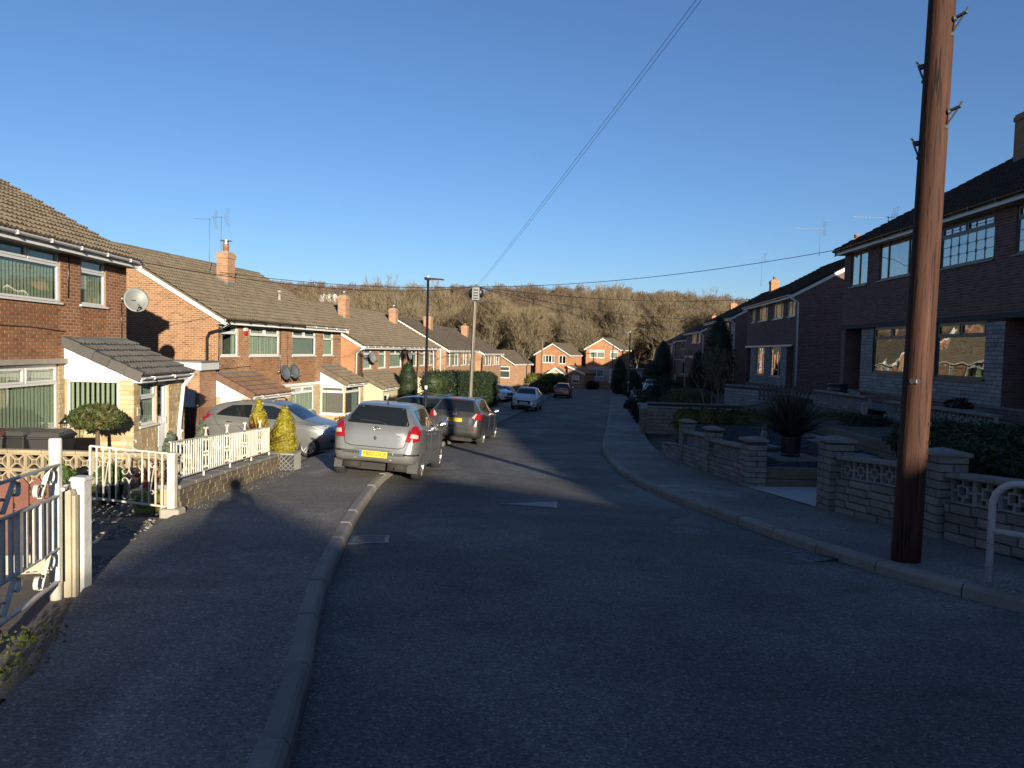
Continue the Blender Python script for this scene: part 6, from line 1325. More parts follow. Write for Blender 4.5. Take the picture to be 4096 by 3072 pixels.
class Rail:
    """flat ironwork in a vertical plane from A to B; z given relative to the line's own height"""
    def __init__(s, t, A, B): s.t = t; s.A = Vector(A); s.B = Vector(B); s.L = (Vector(B) - Vector(A)).xy.length; d = s.B - s.A; s.u = Vector((d.x, d.y, 0)).normalized(); s.n = Vector((s.u.y, -s.u.x, 0)); s.k = d.z/s.L
    def p(s, x, z, o=0): q = s.A + s.u*x + s.n*o; return Vector((q.x, q.y, s.A.z + s.k*x + z)) - s.t.location
    def bar(s, x, z0, z1, w=.014): mb = MB(); mb.beam(s.p(x, z0), s.p(x, z1), w, w, up=s.u); mb.build('bar', M['iron'], s.t)
    def rail(s, z, x0=0, x1=None, w=.03, h=.012, name='rail'): mb = MB(); mb.beam(s.p(x0, z), s.p(s.L if x1 is None else x1, z), w, h); mb.build(name, M['iron'], s.t)
    def scroll(s, pts, w=.016, th=.006): mb = MB(); ribbon(mb, [s.p(x, z) for x, z in pts], w, th, s.n); mb.build('scroll', M['iron'], s.t)
# railings
ya, yb = 8.72, 13.5; A = Vector((LWX(ya) - .1, ya, G(ya) + PV + .30 + .10)); B = Vector((LWX(yb) - .1, yb, G(yb) + PV + .30 + .10))
rt_ = thing('railings', 'long white wrought-iron railings with scrolls on the low wall', 'railings', tuple(A)); rl = Rail(rt_, A, B)
rl.rail(0); rl.rail(.47); n = 56
for k in range(n):
    x = rl.L*(k+.5)/n; ph = k % 11
    if ph in (3, 4): continue
    rl.bar(x, .0, .47)
for j in range(5):
    x = rl.L*(11*j + 4)/n
    for sg in (-1, 1): rl.scroll(c_scroll(x + sg*.012, .02, .24, .038, sg)); rl.scroll(c_scroll(x + sg*.012, .23, .46, .038, sg)); rl.scroll(c_scroll(x + sg*.03, .47, .62, .032, sg)[:26])
    for q in (6.5, 9.5):
        xx = rl.L*(11*j + q)/n
        if xx < rl.L - .05: rl.scroll([(xx-.02, .05), (xx+.02, .42)]); rl.scroll(spiral((xx, .40), .008, .03, 6.28, 0)); rl.scroll(spiral((xx, .07), .008, .03, 9.4, 3.1))
for k in range(5): rl.bar(rl.L*(k+.02)/4.05, -.11, .0, .022)
# posts and gates
def post(name, label, loc, h, r, mat, sq=False, cat='post', tilt=(0,0)):
    t = thing(name, label, cat, loc); mb = MB()
    if sq: mb.hexa([(-r,-r,-.1),(r,-r,-.1),(r,r,-.1),(-r,r,-.1)], [(-r+tilt[0],-r,h),(r+tilt[0],-r,h),(r+tilt[0],r,h),(-r+tilt[0],r,h)]); mb.hexa([(-r-.012+tilt[0],-r-.012,h),(r+.012+tilt[0],-r-.012,h),(r+.012+tilt[0],r+.012,h),(-r-.012+tilt[0],r+.012,h)], [(-r+tilt[0],-r,h+.03),(r+tilt[0],-r,h+.03),(r+tilt[0],r,h+.03),(-r+tilt[0],r,h+.03)]); bevel(mb.build('shaft', mat, t), .006)
    else: mb.tube([(0,0,-.1), (tilt[0],tilt[1],h-.01), (tilt[0],tilt[1],h)], [r, r, r*.85], 16); mb.build('shaft', mat, t, True)
    return t
zP = lambda y: G(y) + PV
gp = post('gate_post', 'white square iron post at the near end of the railings', (-4.12, 8.62, zP(8.6) - .02), .74, .045, M['iron'], True)
mb = MB(); mb.box(-.12, .12, -.1, .12, -.05, .09); bevel(mb.build('footing', M['concrete'], gp), .03)
A = Vector((-4.18, 8.66, zP(8.6) + .07)); B = Vector((-5.30, 8.92, zP(8.6) + .10))
gt = thing('garden_gate', 'small white scrolled gate swung open in front of the green planter', 'gate', tuple(A)); rl = Rail(gt, A, B)
for x in (.0, rl.L): mb = MB(); mb.beam(rl.p(x, 0), rl.p(x, .66), .024, .024); mb.build('stile', M['iron'], gt)
rl.rail(0, w=.022, h=.022); rl.rail(.66, w=.022, h=.022)
for k in (1, 2, 3, 4, 8, 9, 10, 11): rl.bar(rl.L*k/12, 0, .66, .016)
for sg in (-1, 1): x = rl.L*6/12; rl.scroll(c_scroll(x + sg*.008, .02, .32, .062, sg)); rl.scroll(c_scroll(x + sg*.008, .33, .64, .062, sg)); rl.scroll(c_scroll(x + sg*.045, .665, .80, .04, sg)[:26])
for k in (2.5, 9.5): x = rl.L*k/12; rl.scroll([(x+.03, .16), (x-.03, .50)]); rl.scroll(spiral((x, .50), .01, .045, 8.2, 2.6)); rl.scroll(spiral((x, .15), .01, .045, 11.3, 5.8))
post('gate_post', 'tall round white metal post carrying the nearest gate', (-3.27, 5.08, zP(5.1) - .01), 1.14, .043, M['iron'])
A = Vector((-3.22, 5.03, zP(5.0) + .10)); B = Vector((-2.78, 3.30, zP(3.4) + .06))
gt = thing('garden_gate', 'big white barred gate leaf with scrolls at the left edge of the picture', 'gate', tuple(A)); rl = Rail(gt, A, B)
H_ = .84
for x in (.0, rl.L*.62): mb = MB(); mb.beam(rl.p(x, -.02), rl.p(x, H_), .036, .036); mb.build('stile', M['iron'], gt)
LN = rl.L*.62
rl.L = LN
rl.rail(0, w=.03, h=.014); rl.rail(.24, w=.03, h=.014); rl.rail(.62, w=.03, h=.014); rl.rail(H_, w=.03, h=.014)
for k in range(1, 10): rl.bar(LN*k/10, .24, .62, .022 if k % 3 else .034)
for z0, z1 in ((.02, .24), (.64, .84)):
    for k in (.22, .72):
        x = LN*k; rl.scroll([(x-.07, z1-.01), (x+.09, z0+.01)], .03); rl.scroll(spiral((x-.10, z1-.06), .03, .055, 1.2, 5.6), .03); rl.scroll(spiral((x+.13, z0+.06), .03, .055, 4.4, 8.9), .03)
mb = MB(); mb.tube([rl.p(.0, .66, -.03), rl.p(-.05, .66, -.03)], .014, 8); mb.box(*[c for q in zip(rl.p(-.04,.60), rl.p(-.01,.72)) for c in sorted(q)]); mb.build('latch', M['iron'], gt)
post('gate_post', 'near white gate post cut by the left edge of the picture', (-2.93, 3.98, zP(4.0) - .01), 1.0, .04, M['iron'])
post('fence_post', 'square white painted timber post beside the pavement', (-3.20, 5.27, zP(5.2)), .80, .05, M['wood_w'], True, tilt=(.0, 0))
cp = thing('fence_post', 'slotted cream concrete post between the white posts', 'post', (-3.225, 5.16, zP(5.2))); mb = MB(); mb.box(-.035, .035, -.035, .035, -.1, .72); mb.hexa([(-.035,-.035,.72),(.035,-.035,.72),(.035,.035,.72),(-.035,.035,.72)], [(-.025,-.025,.75),(.025,-.025,.75),(.025,.025,.75),(-.025,.025,.75)]); mb.build('shaft', M['conc_c'], cp); mb = MB(); mb.box(.038, .06, -.02, .02, -.1, .71); mb.build('rib', M['conc_c'], cp)
# maroon picket panel and its kerb behind the near gate
t = thing('picket_fence', 'maroon picket panel on cream gravel boards behind the near gate', 'fence', (-3.72, 5.85, zP(5.8) - .05)); t.rotation_euler = (0, 0, R_(8))
for k in range(13):
    x = -1.55 + k*.12; mb = MB(); mb.prism([(x,0,.16),(x+.10,0,.16),(x+.10,0,.74),(x+.05,0,.80),(x,0,.74)], (0,.018,0)); mb.build('picket', M['maroon'], t)
mb = MB(); mb.box(-1.6, .05, .02, .06, .24, .30); mb.box(-1.6, .05, .02, .06, .58, .64); mb.build('cross_rail', M['maroon'], t); mb = MB(); mb.box(-1.6, .05, -.02, .03, -.05, .15); mb.build('gravel_board', M['conc_c'], t)
# pierced screen wall
def screen_unit(): 
    mb = MB(); s = .5; fr = .085; d = .30
    for x0, x1, z0, z1 in ((-s,s,-s,-s+fr), (-s,s,s-fr,s), (-s,-s+fr,-s+fr,s-fr), (s-fr,s,-s+fr,s-fr)): mb.box(x0, x1, -d/2, d/2, z0, z1)
    for q in range(4):
        R2 = Matrix.Rotation(q*math.pi/2, 3, 'Y'); pts = []
        for i in range(9):
            t = i/8; x = -.44 + .88*t; z = -.44 + .32*math.sin(math.pi*t); pts.append(R2 @ Vector((x, 0, z)))
        ribbon(mb, pts, d*.8, .075, (0,1,0))
    return mb.v, mb.f
SCR = screen_unit()
def screen_r_unit():
    mb = MB(); s = .5; fr = .07; d = .30
    for x0, x1, z0, z1 in ((-s,s,-s,-s+fr), (-s,s,s-fr,s), (-s,-s+fr,-s+fr,s-fr), (s-fr,s,-s+fr,s-fr)): mb.box(x0, x1, -d/2, d/2, z0, z1)
    a, b = .235, .155
    for x0, x1, z0, z1 in ((-a,a,-a,-b), (-a,a,b,a), (-a,-b,-b,b), (b,a,-b,b)): mb.box(x0, x1, -d/2+.01, d/2-.01, z0, z1)
    for x0, x1, z0, z1 in ((-.05,.05,a,s-fr), (-.05,.05,-s+fr,-a), (-s+fr,-a,-.05,.05), (a,s-fr,-.05,.05)): mb.box(x0, x1, -d/2+.02, d/2-.02, z0, z1)
    return mb.v, mb.f
SCRR = screen_r_unit()
sw_ = thing('screen_wall', 'buff pierced screen-block wall crossing the left garden', 'wall', (-9.3, 12.3, -1.02)); mb = MB()
nx = 16; bs_ = .295
xf = [(Vector((bs_*(i+.5), 0, .02 + bs_*(j+.5))), (bs_*.985,)*3, None) for i in range(nx) for j in range(2)]
pieces('screen_block', SCR, xf, M['screen_l'], sw_, 40)
for i in range(8): mb = MB(); mb.box(i*.59+.004, (i+1)*.59-.004, -.075, .075, .02+2*bs_, .02+2*bs_+.06); bevel(mb.build('coping', M['screen_l'], sw_), .012)
mb = MB(); mb.box(0, nx*bs_, -.06, .06, -.3, .02); mb.build('footing', M['screen_l'], sw_)
# pots and plants in the near garden
t = thing('planter', 'lime green square planter with red spiky leaves behind the open gate', 'planter', (-4.78, 9.35, land(-4.78, 9.35))); M['lime'] = mat_plain('lime_glaze', (.30,.33,.09), .35, var=.2)
mb = MB(); mb.hexa([(-.13,-.13,0),(.13,-.13,0),(.13,.13,0),(-.13,.13,0)], [(-.19,-.19,.32),(.19,-.19,.32),(.19,.19,.32),(-.19,.19,.32)]); bevel(mb.build('pot', M['lime'], t), .03, 2)
mb = MB(); mb.tube([(.075*math.cos(a), -.168, .17 + .075*math.sin(a)) for a in np.linspace(0, 6.28, 14)[:-1]], .008, 5, closed=True); mb.build('moulding', M['trim'], t, True); blades('leaves', 70, .48, .018, M['lf_red'], t, (0,0,.3), 1.0, .5, 3)
for k, (x, y, lb, leaf, h, s, pm) in enumerate(((-6.0, 10.6, 'broad green-leaved plant in a dark ribbed pot left of the open gate', 'green', .36, .2, 'dark'), (-7.0, 11.0, 'bushy green plant in a white pedestal pot by the screen wall', 'green', .4, .2, 'white'), (-7.65, 11.3, 'low wild shrub by the screen wall at the left edge', 'olive', .35, .42, None), (-6.55, 11.4, 'yellowing shrub against the pierced screen wall', 'ivy', .3, .16, None))):
    t = thing('potted_plant' if pm else 'shrub', lb, 'plant', (x, y, land(x, y) - .02))
    if pm: 
        M['pot_'+pm] = mat_plain('pot_'+pm, (.03,.04,.04) if pm == 'dark' else (.6,.55,.5), .4); pot(t, [(.10,0),(.09,.04),(.05,.08),(.05,.16),(.12,.26),(.17,.30)] if pm == 'white' else [(.15,0),(.19,.28),(.205,.29),(.205,.33)], M['pot_'+pm])
    b = .3 if pm else .05; leaf_cloud('foliage', [(0,0,b+h*.35,s*.7,s*.7,h*.4), (s*.4,.1,b+h*.25,s*.45,s*.45,h*.3), (-s*.4,-.1,b+h*.3,s*.45,s*.45,h*.3)], 260, .06, M['lf_'+leaf], t, 2.2, .7, .4, 20+k, .2)
    MB().tube([(0,0,0),(0,0,b+h*.4)], .02, 6).build('stem', M['stem'], t, True)
for k in range(7):
    x, y = -2.55 - .1*k + random.uniform(-.1,.1), 3.5 + .22*k
t = thing('weeds', 'clump of round-leaved weeds at the pavement edge by the near gate', 'plant', (-2.72, 3.98, zP(4.0))); leaf_cloud('foliage', [(0,0,.04,.22,.25,.06), (.1,-.35,.03,.2,.25,.05)], 240, .022, M['lf_ivy'], t, 1.1, .9, 0, 31, .3)
# bins, lantern, mop-head shrub, conifers by the porch
def bin_(label, loc, rz, lid, group='wheelie bins by the near house'):
    t = thing('wheelie_bin', label, 'bin', loc, rz, group); m_ = M['trim']; mb = MB(); mb.hexa([(-.20,-.22,.05),(.20,-.22,.05),(.20,.22,.05),(-.20,.22,.05)], [(-.28,-.32,.92),(.28,-.32,.92),(.28,.32,.92),(-.28,.32,.92)]); mb.box(-.30,.30,-.34,.34,.90,.95); bevel(mb.build('body', m_, t), .02)
    mb = MB(); mb.hexa([(-.30,-.37,.955),(.30,-.37,.955),(.30,.33,.955),(-.30,.33,.955)], [(-.24,-.28,1.03),(.24,-.28,1.03),(.24,.26,1.05),(-.24,.26,1.05)]); bevel(mb.build('lid', lid, t), .03); mb = MB(); mb.tube([(-.27,.40,.93),(.27,.40,.93)], .018, 8); mb.build('handle', m_, t)
    for sx in (-.22, .22): mb = MB(); mb.tube([(sx-.03,.26,.10),(sx+.03,.26,.10)], .10, 14); mb.build('wheel', M['tyre'], t)
    return t
M['bin_g'] = mat_plain('faded_black_plastic', (.075,.075,.07), .5, var=.15); M['bin_m'] = mat_plain('maroon_plastic', (.10,.028,.025), .5)
bin_('faded black bin in front of the bay window by the lantern', (-8.75, 13.5, -1.2), R_(8), M['bin_g']); bin_('grey-lidded bin between the black and maroon bins', (-9.35, 13.55, -1.2), R_(-5), M['bin_g']); bin_('maroon-lidded bin at the left edge of the picture', (-9.75, 13.35, -1.2), R_(12), M['bin_m'])
t = thing('garden_lantern', 'black garden lantern on a post next to the mop-headed shrub', 'lantern', (-9.28, 14.75, -1.15)); MB().tube([(0,0,-.05),(0,0,.72)], .018, 8).build('post', M['black'], t, True); mb = MB()
for k in range(4): a = k*math.pi/2 + .4; mb.tube([(.05*math.cos(a), .05*math.sin(a), .74), (.10*math.cos(a), .10*math.sin(a), .98)], .008, 5)
mb.build('cage', M['black'], t); MB().lathe([(.13,.98),(.05,1.08),(.02,1.11),(.02,1.16),(.0,1.18)], 12).build('cap', M['black'], t, True); MB().lathe([(.04,.74),(.08,.97)], 10).build('glass', M['glass'], t, True)
bush('standard_shrub', 'mop-headed evergreen on a bare stem in front of the porch window', 'shrub', (-8.62, 14.75, -1.15), [(0,0,1.12,.46,.46,.27), (.22,.1,1.08,.26,.3,.2), (-.2,-.1,1.1,.28,.3,.22)], 3600, .05, 'photinia', .95, .045, seed=5, aspect=2.6, kcore=.6)
for x, y, h, lb in ((-8.18, 17.0, .62, 'wispy grey-green shrub left of the white porch door'), (-8.0, 18.3, .78, 'small cone conifer right of the white porch door')):
    bush('dwarf_conifer', lb, 'conifer', (x, y, -1.2), [(0,0,.22,.17,.17,.22), (0,0,h*.55,.12,.12,h*.4), (0,0,h*.85,.05,.05,h*.2)], 700, .045, 'grey', .2, .02, seed=int(h*100), up=.8, aspect=2.2)
# fence and flat-roofed garage between the houses
t = thing('board_fence', 'brown board fence with a concrete post behind the silver hatchback', 'fence', (-10.4, 23.3, -2.1)); t.rotation_euler = (0,0,R_(6))
for k in range(22):
    x = -1.3 + k*.145
    if 0.55 < x < .72: continue
    mb = MB(); mb.box(x, x+.135, -.02, .0, .25, 1.55); mb.build('board', M['fence_b'], t)
mb = MB(); mb.box(.60, .71, -.05, .05, -.1, 1.6); mb.build('concrete_post', M['conc_c'], t); mb = MB(); mb.box(-1.3, 1.9, -.03, .02, -.1, .25); mb.build('gravel_board', M['conc_c'], t)
t = thing('garage', 'flat-roofed brick garage with white fascia between the first two houses', 'garage', (-13.9, 23.75, -2.1)); mb = MB(); mb.box(0, 3.45, 0, 1.3, 0, 2.75); mb.build('wall', M['tex_b'], t); mb = MB(); mb.box(-.1, 3.55, -.12, 1.35, 2.75, 3.0); mb.build('fascia', M['upvc'], t); mb = MB(); mb.box(-.12, 3.57, -.14, 1.37, 3.0, 3.05); mb.build('roof', M['lead'], t); mb = MB(); mb.box(.5, 3.3, -.05, 0, 0, 2.1); mb.build('door', M['upvc'], t)
# golden conifers, red cordyline, trellis planter
bush('golden_conifer', 'taller golden conifer behind the end of the railings', 'conifer', (-5.08, 14.25, -.95), [(0,0,.30,.30,.28,.36), (.02,0,.62,.26,.25,.4), (0,0,.95,.17,.17,.33), (.01,0,1.2,.08,.08,.24)], 6500, .03, 'gold', .3, .04, seed=7, up=.9, aspect=1.8, inward=.22, align=.7, kcore=.85)
bush('golden_conifer', 'shorter golden conifer growing in the trellis planter', 'conifer', (-4.50, 14.10, -.62), [(0,0,.22,.24,.24,.30), (0,0,.5,.20,.2,.34), (0,0,.74,.11,.11,.25)], 4800, .03, 'gold', .2, .04, seed=8, up=.9, aspect=1.8, inward=.22, align=.7, kcore=.85)
t = thing('planter', 'grey trellis-sided square planter at the end of the low wall', 'planter', (-4.52, 14.08, G(14.1) + .05)); mb = MB(); mb.box(-.27, .27, -.24, .24, -.1, .38); mb.build('liner', M['trim'], t); M['trellis'] = mat_plain('grey_trellis', (.28,.27,.25), .8)
for f_, sgn in (('y', -1), ('y', 1), ('x', 1), ('x', -1)):
    mb = MB()
    for k in range(-4, 9):
        for dr in (1, -1):
            a, b = (k*.09 - .27, -.06), (k*.09 - .27 + dr*.44, .38); q = clip_convex([(a[0]-.006,a[1]),(a[0]+.006,a[1]),(b[0]+.006,b[1]),(b[0]-.006,b[1])] if dr > 0 else [(b[0]-.006,b[1]),(a[0]-.006,a[1]),(a[0]+.006,a[1]),(b[0]+.006,b[1])][::1], [(-.27,-.06),(.27,-.06),(.27,.38),(-.27,.38)]) 
            if len(q) > 2:
                P3 = [((x, sgn*.245, z) if f_ == 'y' else (sgn*.275, x*.88, z)) for x, z in q]; mb.prism(P3, (0, sgn*.012, 0) if f_ == 'y' else (sgn*.012, 0, 0))
    if mb.v: mb.build('trellis', M['trellis'], t)
mb = MB(); mb.box(-.29, .29, -.26, .26, .38, .41); mb.build('rim', M['trellis'], t)
t = thing('cordyline', 'red spiky cordyline between the two golden conifers', 'plant', (-4.86, 13.7, -.75)); MB().tube([(0,0,-.1),(0,0,.36)], .035, 7).build('stem', M['stem'], t, True); blades('leaves', 60, .72, .04, M['lf_red'], t, (0,0,.34), 1.15, .25, 9, segs=4)
# hedge, clipped column, small things by the parked cars
def hedge_line(name, label, P, hgt, thick, leaf, n, size, seed=1, leaf2=None, rough=.12, zb=None):
    """a clipped hedge along plan points"""
    t = thing(name, label, 'hedge', (P[0][0], P[0][1], (zb or land)(*P[0]) if not isinstance(zb, float) else zb)); o = t.location; L = []
    for (x0, y0), (x1, y1) in zip(P, P[1:]):
        m = max(2, int(math.hypot(x1-x0, y1-y0)/(thick*.55)))
        for i in range(m + 1): s = i/m; L.append((x0+(x1-x0)*s, y0+(y1-y0)*s))
    g = random.Random(seed); lumps = []
    for x, y in L:
        z = land(x, y) - o.z if not isinstance(zb, float) else 0
        for zz in np.arange(thick*.4, hgt - thick*.3, thick*.55): lumps.append((x-o.x + g.uniform(-1,1)*rough*.5, y-o.y + g.uniform(-1,1)*rough*.5, z + zz, thick*.55, thick*.55, thick*.5))
    leaf_cloud('foliage', lumps, n, size, M['lf_'+leaf], t, 1.7, .28, .3, seed, .6); core('inner_foliage', lumps, .84, M['lf_'+(leaf2 or leaf)], t); return t
hedge_line('clipped_hedge', 'tall dark clipped conifer hedge along the pavement beyond the lamp post', [(BL(y) - .75, y) for y in (33.5, 38, 43, 47, 51)], 2.65, 1.25, 'hedge', 60000, .055, 12)
bush('column_conifer', 'tall clipped round-topped conifer between the lean-to porches', 'conifer', (-6.45, 44.0, land(-6.45, 44)), [(0,0,z,.62,.62,.6) for z in (.5, 1.1, 1.7, 2.3)] + [(0,0,2.9,.56,.56,.65), (0,0,3.25,.42,.42,.55)], 9000, .05, 'hedge', 0, seed=14, up=.5, inward=.15, align=.75, kcore=.9)
bush('golden_conifer', 'little golden conifer beside the lamp post base', 'conifer', (-2.95, 25.6, G(25.6) + PV), [(0,0,.28,.24,.24,.3), (.05,0,.6,.2,.2,.34), (.08,0,.85,.1,.1,.2)], 1500, .05, 'gold', .2, .03, seed=15, up=.9, align=.7, inward=.2, kcore=.85)
for x, y, s, lb, lf in ((-7.2, 30.6, .5, 'rusty-leaved shrub under the bay window of the second house', 'red'), (-5.9, 31.6, .42, 'dark red grassy plant beside the silver hatchback bonnet', 'red'), (-4.0, 26.6, .55, 'reddish bush between the silver and bronze cars', 'red')):
    bush('shrub', lb, 'shrub', (x, y, land(x, y)), [(0,0,.5,s,s,.4), (s*.5,.1,.4,s*.6,s*.6,.35)], 500, .07, lf, .3, .02, seed=int(s*70), inward=.7)
t = thing('hanging_basket', 'green hanging basket on the third block porch', 'basket', tuple(along_off(O3, a3, 0, 1200, 1500)[0:0]) or (0,0,0)); p = h3.matrix_basis @ Vector((4.3, -1.85, 1.85)); t.location = p; leaf_cloud('foliage', [(0,0,0,.22,.22,.2)], 240, .08, M['lf_green'], t, 1.6, .5, 0, 40); MB().lathe([(.05,-.2),(.18,-.02)], 12).build('basket', M['stem'], t); MB().tube([(0,0,.0),(0,0,.45)], .008, 4).build('chain', M['black'], t)
# ---- far left: hedge behind the cars, walls, drive
hedge_line('hedge', 'mixed green hedge in front of the house with the gabled porch', [(2.2, 79), (4.4, 87), (6.2, 93)], 2.3, 1.7, 'privet', 9000, .15, 16); hedge_line('hedge', 'low brown winter hedge behind the white hatchback', [(1.6, 58.5), (2.4, 66)], 1.3, 1.0, 'brown', 5000, .10, 17)
path_wall('garden_wall', 'pale stepped block wall on the left beyond the white hatchback', lambda y: BL(y) + .05, 66.5, 78, .8, 1.3, .25, 'block_y', 'coping', dy=.45, bh=.15, n_ind=40)
path_wall('garden_wall', 'pale garden wall below the end houses', lambda y: BL(y) + .1, 84, 100, .8, .8, .25, 'block_y', 'coping', dy=.45, bh=.15, n_ind=0)
for x, y, r, lb, lf in ((11.9, 105, 1.0, 'round brown bush in front of the end house bay window', 'brown'), (7.2, 101, .8, 'dark bush beside the garage of the gabled-porch house', 'dark')):
    bush('shrub', lb, 'shrub', (x, y, land(x, y)), [(0,0,r*.6,r,r,r*.7)], 900, .16, lf, 0, seed=int(r*10), inward=.3)
bush('shrub', 'pale tangled winter shrub to the right of the end house', 'shrub', (24.5, 119, -4.5), [(0,0,2.2,3.4,2.5,2.6), (2.5,1,2.0,2.2,2,2.2)], 5000, .35, 'olive', 0, seed=44, inward=.6, kcore=.6)
# ---------------------------------------------------------------- right-hand front gardens
def pier(label, x, y, h, w, block, rz=0.0, zb=None):
    t = thing('wall_pier', label, 'pier', (x, y, (G(y) + PV if zb is None else zb)), rz, 'piers of the right-hand garden walls'); mb = MB(); i_ = .012; mb.box(-w/2+i_, w/2-i_, -w/2+i_, w/2-i_, -.2, h); c_ = mb.build('pier_core', M['stone_gm'], t); xf = []; bh = .1; r = 0
    while (r+1)*bh <= h + .02:
        for k in range(4):
            a = k*math.pi/2; R3 = Matrix.Rotation(a, 3, 'Z'); cuts = ((-w/2, w/2),) if (r + k) % 2 else ((-w/2, 0), (0, w/2))
            for p, q in cuts: m = (p+q)/2; xf.append((R3 @ Vector((m, -w/2+i_, (r+.5)*bh)), (q-p-.012, .016, bh-.012), R3))
        r += 1
    pieces('block', BRICK_U, xf, M[block], c_, 60, 'block_field'); e = .035
    mb = MB(); mb.box(-w/2-e, w/2+e, -w/2-e, w/2+e, h, h+.045); mb.hexa([(-w/2-e,-w/2-e,h+.045),(w/2+e,-w/2-e,h+.045),(w/2+e,w/2+e,h+.045),(-w/2-e,w/2+e,h+.045)], [(-.05,-.05,h+.085),(.05,-.05,h+.085),(.05,.05,h+.085),(-.05,.05,h+.085)]); bevel(mb.build('cap', M['coping'], t), .012); return t
def screen_panel(label, A, B, h, n_blocks, zb0, zb1, block='wallst_g'):
    """block wall with a row of pierced blocks and a coping; A and B are plan points"""
    A, B = Vector(A), Vector(B); d = B - A; L = d.length; u = d/L; sl = (zb1 - zb0)/L; t = thing('screen_wall', label, 'wall', (A.x, A.y, zb0), math.atan2(d.y, d.x), 'pierced walls along the right-hand pavement')
    w = .11; bs = L/n_blocks; bsz = min(bs, .30); hb = h - bsz - .06; mb = MB(); q = lambda x, o, z: (x, o, sl*x + z)
    mb.hexa([q(0,-w+.012,-.3), q(L,-w+.012,-.3), q(L,w-.012,-.3), q(0,w-.012,-.3)], [q(0,-w+.012,hb), q(L,-w+.012,hb), q(L,w-.012,hb), q(0,w-.012,hb)]); c_ = mb.build('wall_core', M['stone_gm'], t); xf = []; bh = hb/max(1, round(hb/.1)); g = random.Random(int(A.y*10)); rows = int(round(hb/bh))
    X = Vector((1,0,sl)).normalized()
    for r in range(rows):
        for sd in (-1, 1):
            x = -(.22 if r % 2 else 0)
            while x < L:
                ln = g.choice((.29, .44, .44)); a, b = max(x, 0), min(x+ln, L); x += ln
                if b-a < .05: continue
                yv = Vector((0, -sd, 0)); R3 = Matrix((X*(1 if sd < 0 else -1), Vector((0, 1 if sd < 0 else -1, 0)), Vector((0,0,1)))).transposed(); xf.append((Vector(q((a+b)/2, sd*(w-.012), (r+.5)*bh)), (b-a-.012, .016+.01*g.random(), bh-.012), R3))
    pieces('block', BRICK_U, xf, M[block], c_, 160, 'block_field')
    sh = Matrix(((1,0,0),(0,1,0),(sl,0,1)))
    pieces('screen_block', SCRR, [(Vector(q(bs*(i+.5), 0, hb + bsz/2)), (bs*.985, bsz*.9, bsz*.985), sh) for i in range(n_blocks)], M['screen_r'], t, 60)
    n2 = max(1, round(L/.6))
    for k in range(n2):
        a, b = L*k/n2 + .004, L*(k+1)/n2 - .004; mb = MB(); mb.hexa([q(a,-w-.03,hb+bsz), q(b,-w-.03,hb+bsz), q(b,w+.03,hb+bsz), q(a,w+.03,hb+bsz)], [q(a,-w-.02,hb+bsz+.055), q(b,-w-.02,hb+bsz+.055), q(b,w+.02,hb+bsz+.055), q(a,w+.02,hb+bsz+.055)]); bevel(mb.build('coping', M['coping'], t), .01)
    return t
zR = lambda y: G(y) + PV + .02
PX = lambda y, o=.16: BR(y) + o
piers = [(17.85, 1.03, 'block pier at the far end of the pierced wall, by the low bush', .32), (15.6, .95, 'middle pier of the pierced wall beyond the concrete drive', .32), (13.15, .86, 'pier on the far side of the concrete drive', .36), (10.35, 1.02, 'pier on the near side of the concrete drive, left of the telegraph pole', .36), (8.38, .98, 'pier directly behind the telegraph pole', .36)]
for y, h, lb, w in piers: pier(lb, PX(y), y, h, w, 'wallst_g', R_(3), zR(y) - .02)
def panel(lb, y0, y1, h, n): screen_panel(lb, (PX(y0), y0), (PX(y1), y1), h, n, zR(y0) - .02, zR(y1) - .02)
panel('pierced block wall between the two farthest piers', 17.69, 15.76, .83, 7); panel('pierced block wall between middle pier and concrete drive', 15.44, 13.33, .76, 7); panel('pierced block wall left of the telegraph pole', 10.17, 8.56, .84, 6); panel('pierced block wall behind the white guard rail', 8.20, 4.4, .80, 12)
path_wall('garden_wall', 'low block wall below the bush beyond the pierced wall', lambda y: BR(y) + .02, 18.1, 20.6, .42, .30, .2, 'wallst_g', 'coping', side=-1, zb=lambda y: zR(y) - .02, n_ind=60)
# concrete drive, sleepers, slate bed
M['pad'] = mat_plain('pale_concrete', (.52,.515,.50), .9, var=.12, nscale=2, bmp=.2); M['slate'] = mat_pieces('slate_chips', [(.035,.037,.045), (.055,.058,.07), (.08,.085,.10), (.045,.045,.055)], .7, grain=30, stain=.1); M['sleeper'] = mat_pieces('sleeper', [(.20,.165,.115), (.25,.21,.15), (.22,.18,.13)], .9, grain=8, bmp=.5, stain=.3); M['slab'] = mat_plain('paving_slab', (.24,.225,.19), .9, var=.2, bmp=.3)
sheet('driveway', [(BR(10.4) - .0, 10.52), (9.0, 10.4), (9.0, 13.0), (BR(13.1), 12.98)], .0, M['pad'], zf=lambda x, y: G(y) + PV + .026 + .02*(x - 4.5))
SZ = lambda x, y: -.50 + .035*(y - 13.2)
def sleeper_wall(label, A, B, z0, z1, n, grp='timber sleeper edgings'):
    A, B = Vector(A), Vector(B); t = thing('sleeper_wall', label, 'edging', (A.x, A.y, z0), math.atan2(B.y-A.y, B.x-A.x), grp); L = (B-A).length; h = (z1-z0)/n; m = max(1, round(L/2.4))
    for r in range(n):
        for k in range(m): mb = MB(); mb.box(L*k/m+.005, L*(k+1)/m-.005, -.06 + random.uniform(-.004,.004), .06, r*h, (r+1)*h - .006); bevel(mb.build('sleeper', M['sleeper'], t), .012, 1)
    return t
sleeper_wall('pale sleeper edging at the back of the concrete drive', (4.62, 13.14), (8.9, 13.05), G(13.1) + .05, -.44, 2)
